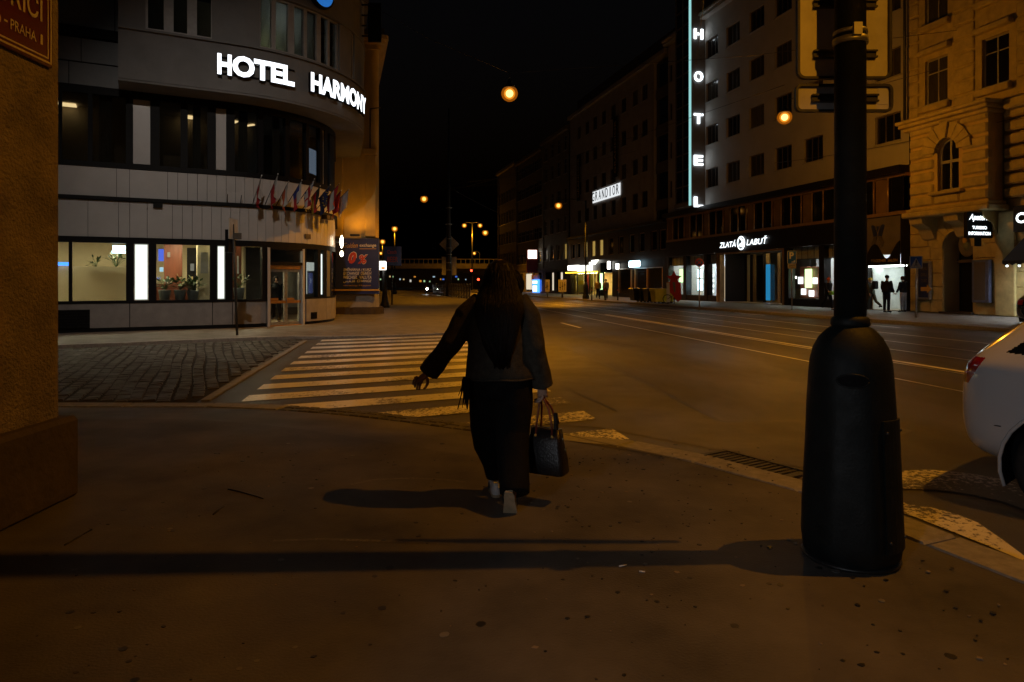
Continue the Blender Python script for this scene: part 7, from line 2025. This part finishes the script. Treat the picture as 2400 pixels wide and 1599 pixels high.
# long hair: a sheaf of locks over a cap
hm = pmat('dark_brown_hair', (.006,.004,.003), .55, var=.5, scale=22, stretch=(14,14,.6), spec=.2)
hv_ = [(1.655,.012,.012,.045,-.08),(1.648,.045,.05,.045,-.08),(1.625,.078,.085,.043,-.08),(1.585,.098,.104,.040,-.08),(1.53,.108,.110,.034,-.08),(1.47,.124,.108,.018,-.082),(1.42,.146,.102,-.010,-.084),(1.36,.162,.094,-.055,-.086),(1.29,.160,.072,-.095,-.088),(1.21,.134,.048,-.128,-.088),(1.13,.112,.036,-.145,-.084),(1.05,.080,.026,-.152,-.076),(.99,.045,.014,-.156,-.070),(.96,.01,.005,-.157,-.066)]
nh = 64; vs = []
for z, rx, ry, cy, cx_ in hv_:
    for j in range(nh):
        an = 2*math.pi*j/nh
        rid = 1 + .018*math.sin(j*5.1+z*3)+.012*math.sin(j*11.7+2+z*7) if z < 1.62 else 1
        zz_ = z + (.018*math.sin(j*3.3)+.02*math.sin(j*7.9) if z < 1.2 else 0)
        vs.append((cx_+rx*rid*math.cos(an), cy+ry*rid*math.sin(an), zz_))
fs = [(i*nh+j, (i+1)*nh+j, (i+1)*nh+(j+1)%nh, i*nh+(j+1)%nh) for i in range(len(hv_)-1) for j in range(nh)]
fs += [tuple(range(nh)), tuple(reversed(range((len(hv_)-1)*nh, len(hv_)*nh)))]
hair = part(MB().add(vs, fs, 0, True), 'hair', hm, wm)
rg = random.Random(17); lk = MB()
def hair_at(z):
    for i in range(len(hv_)-1):
        if hv_[i][0] >= z >= hv_[i+1][0]:
            f_ = (hv_[i][0]-z)/(hv_[i][0]-hv_[i+1][0]); return [hv_[i][q]+(hv_[i+1][q]-hv_[i][q])*f_ for q in range(5)]
    return hv_[-1]
for k in range(330):
    an = rg.uniform(math.pi*.93, math.pi*2.07); z0 = rg.uniform(1.35,1.645); z1 = rg.uniform(.93,1.22); pts = []; rr = []
    ph = rg.uniform(0,6); da = rg.uniform(-.25,.25); out_ = rg.uniform(.995,1.02)
    for q in range(9):
        z = z0+(z1-z0)*q/8; _, rx, ry, cy, cx_ = hair_at(max(z,.965)); a_ = an+da*q/8+.05*math.sin(ph+q*.9)
        if z < 1.0: rx, ry, cy = max(rx,.05), max(ry,.018), -.157
        pts.append((cx_+rx*out_*math.cos(a_), cy+ry*out_*math.sin(a_)-.002, z)); rr.append(.0034*(1-.75*q/8)+.0008)
    lk.tube(pts, rr, 5)
for dx_, ph in ((0,0),(.012,.8),(.02,1.6),(-.008,2.2)):   # loose curls blown to the right
    pts = [(.012+dx_*.5,.03,1.585),(.040+dx_,.01,1.545),(.058+dx_,.0,1.505),(.072+dx_*.6,-.01,1.465),(.062+dx_*.5,-.02,1.435),(.042+dx_*.3,-.03,1.425),(.03,-.04,1.44)]
    lk.tube([(p[0]+.004*math.sin(ph+i), p[1], p[2]) for i,p in enumerate(pts)], [.006,.007,.007,.006,.005,.004,.002], 5)
part(lk, 'hair_locks', hm, hair)
# scarf fringe below the jacket at the left hip
fr = MB(); rg = random.Random(3)
for k in range(26):
    x = -.318+rg.uniform(-.012,.05); y = -.06+rg.uniform(-.06,.06); L = rg.uniform(.12,.22); dx_ = rg.uniform(-.05,.02)
    fr.tube([(x,y,.86),(x+dx_*.3,y,.86-L*.5),(x+dx_,y+rg.uniform(-.02,.02),.86-L)], [.006,.004,.002], 4)
part(fr, 'scarf_fringe', M['blackmatte'], wm)
# bangle / yellow cuff button on the left hand
part(MB().ball(J['wrL']+(J['hdL']-J['wrL'])*.75+Vector((-.02,-.028,.02)), .009, 8), 'ring', M['gold'], wm)

# ---- the handbag
bgx, bgy = .235, 4.66
hb_ = thing('handbag', 'black tapered handbag with brown handles hanging from the woman right hand', 'bag', (bgx,bgy,.1+.205), R(-27))
bm = pmat('black_leather', (.010,.008,.008), .38, var=.3, scale=12, bump=.2, bscale=80); br = pmat('brown_leather', (.17,.035,.015), .4, var=.25, scale=14)
bd_ = MB(); w0, w1, d0, d1, hh = .148, .105, .080, .050, .285
secs = [(0,w0*.96,d0*.92),(.012,w0,d0),(.10,w0*.95,d0*.9),(.20,w0*.80,d1*1.15),(hh,w1,d1*.75)]
vs = []
for z, w_, d_ in secs:
    rr = round_rect(-w_,w_,-d_,d_,min(d_,w_)*.45,3)
    vs += [(p[0], p[1], z + (.018*abs(p[0])/w_ if z > .25 else 0)) for p in rr]
n = len(rr); fs = [(i*n+j, i*n+(j+1)%n, (i+1)*n+(j+1)%n, (i+1)*n+j) for i in range(len(secs)-1) for j in range(n)]
fs += [tuple(reversed(range(n))), tuple(range((len(secs)-1)*n, len(secs)*n))]
part(MB().add(vs, fs, 0, True), 'body', bm, hb_)
hx = Vector((J['wrR'].x+.006-bgx, 4.64+.028-bgy, J['wrR'].z-.085-.205)); hx.rotate(Matrix.Rotation(R(27),3,'Z'))
for sy in (-1,1):
    pts = [(-.062,sy*.040,hh-.035),(-.056,sy*.040,hh+.05),(hx.x*.55-.032,sy*.026,hh+.15),(hx.x-.016,sy*.010+hx.y,hx.z-.02),(hx.x,sy*.008+hx.y,hx.z+.004),(hx.x+.016,sy*.010+hx.y,hx.z-.02),(hx.x*.55+.042,sy*.026,hh+.15),(.056,sy*.040,hh+.05),(.062,sy*.040,hh-.035)]
    part(MB().tube(pts, .0075, 8), 'handle', br, hb_)
    for x in (-.062,.062): part(MB().ball((x,sy*.045,hh-.03), .011, 8), 'ring', M['gold'], hb_)
part(MB().tube([(.085,-.02,hh-.01),(.092,-.03,hh+.08),(.086,-.03,hh+.12),(.10,-.03,hh+.06)], .010, 6), 'strap_end', bm, hb_)
part(MB().cbox(.072,.10,-.05,-.03,hh+.02,hh+.135,.006), 'luggage_tag', bm, hb_)
part(MB().box(-w1*.8,w1*.8,-d1*.78,-d1*.72,hh-.02,hh+.0), 'zip', br, hb_)
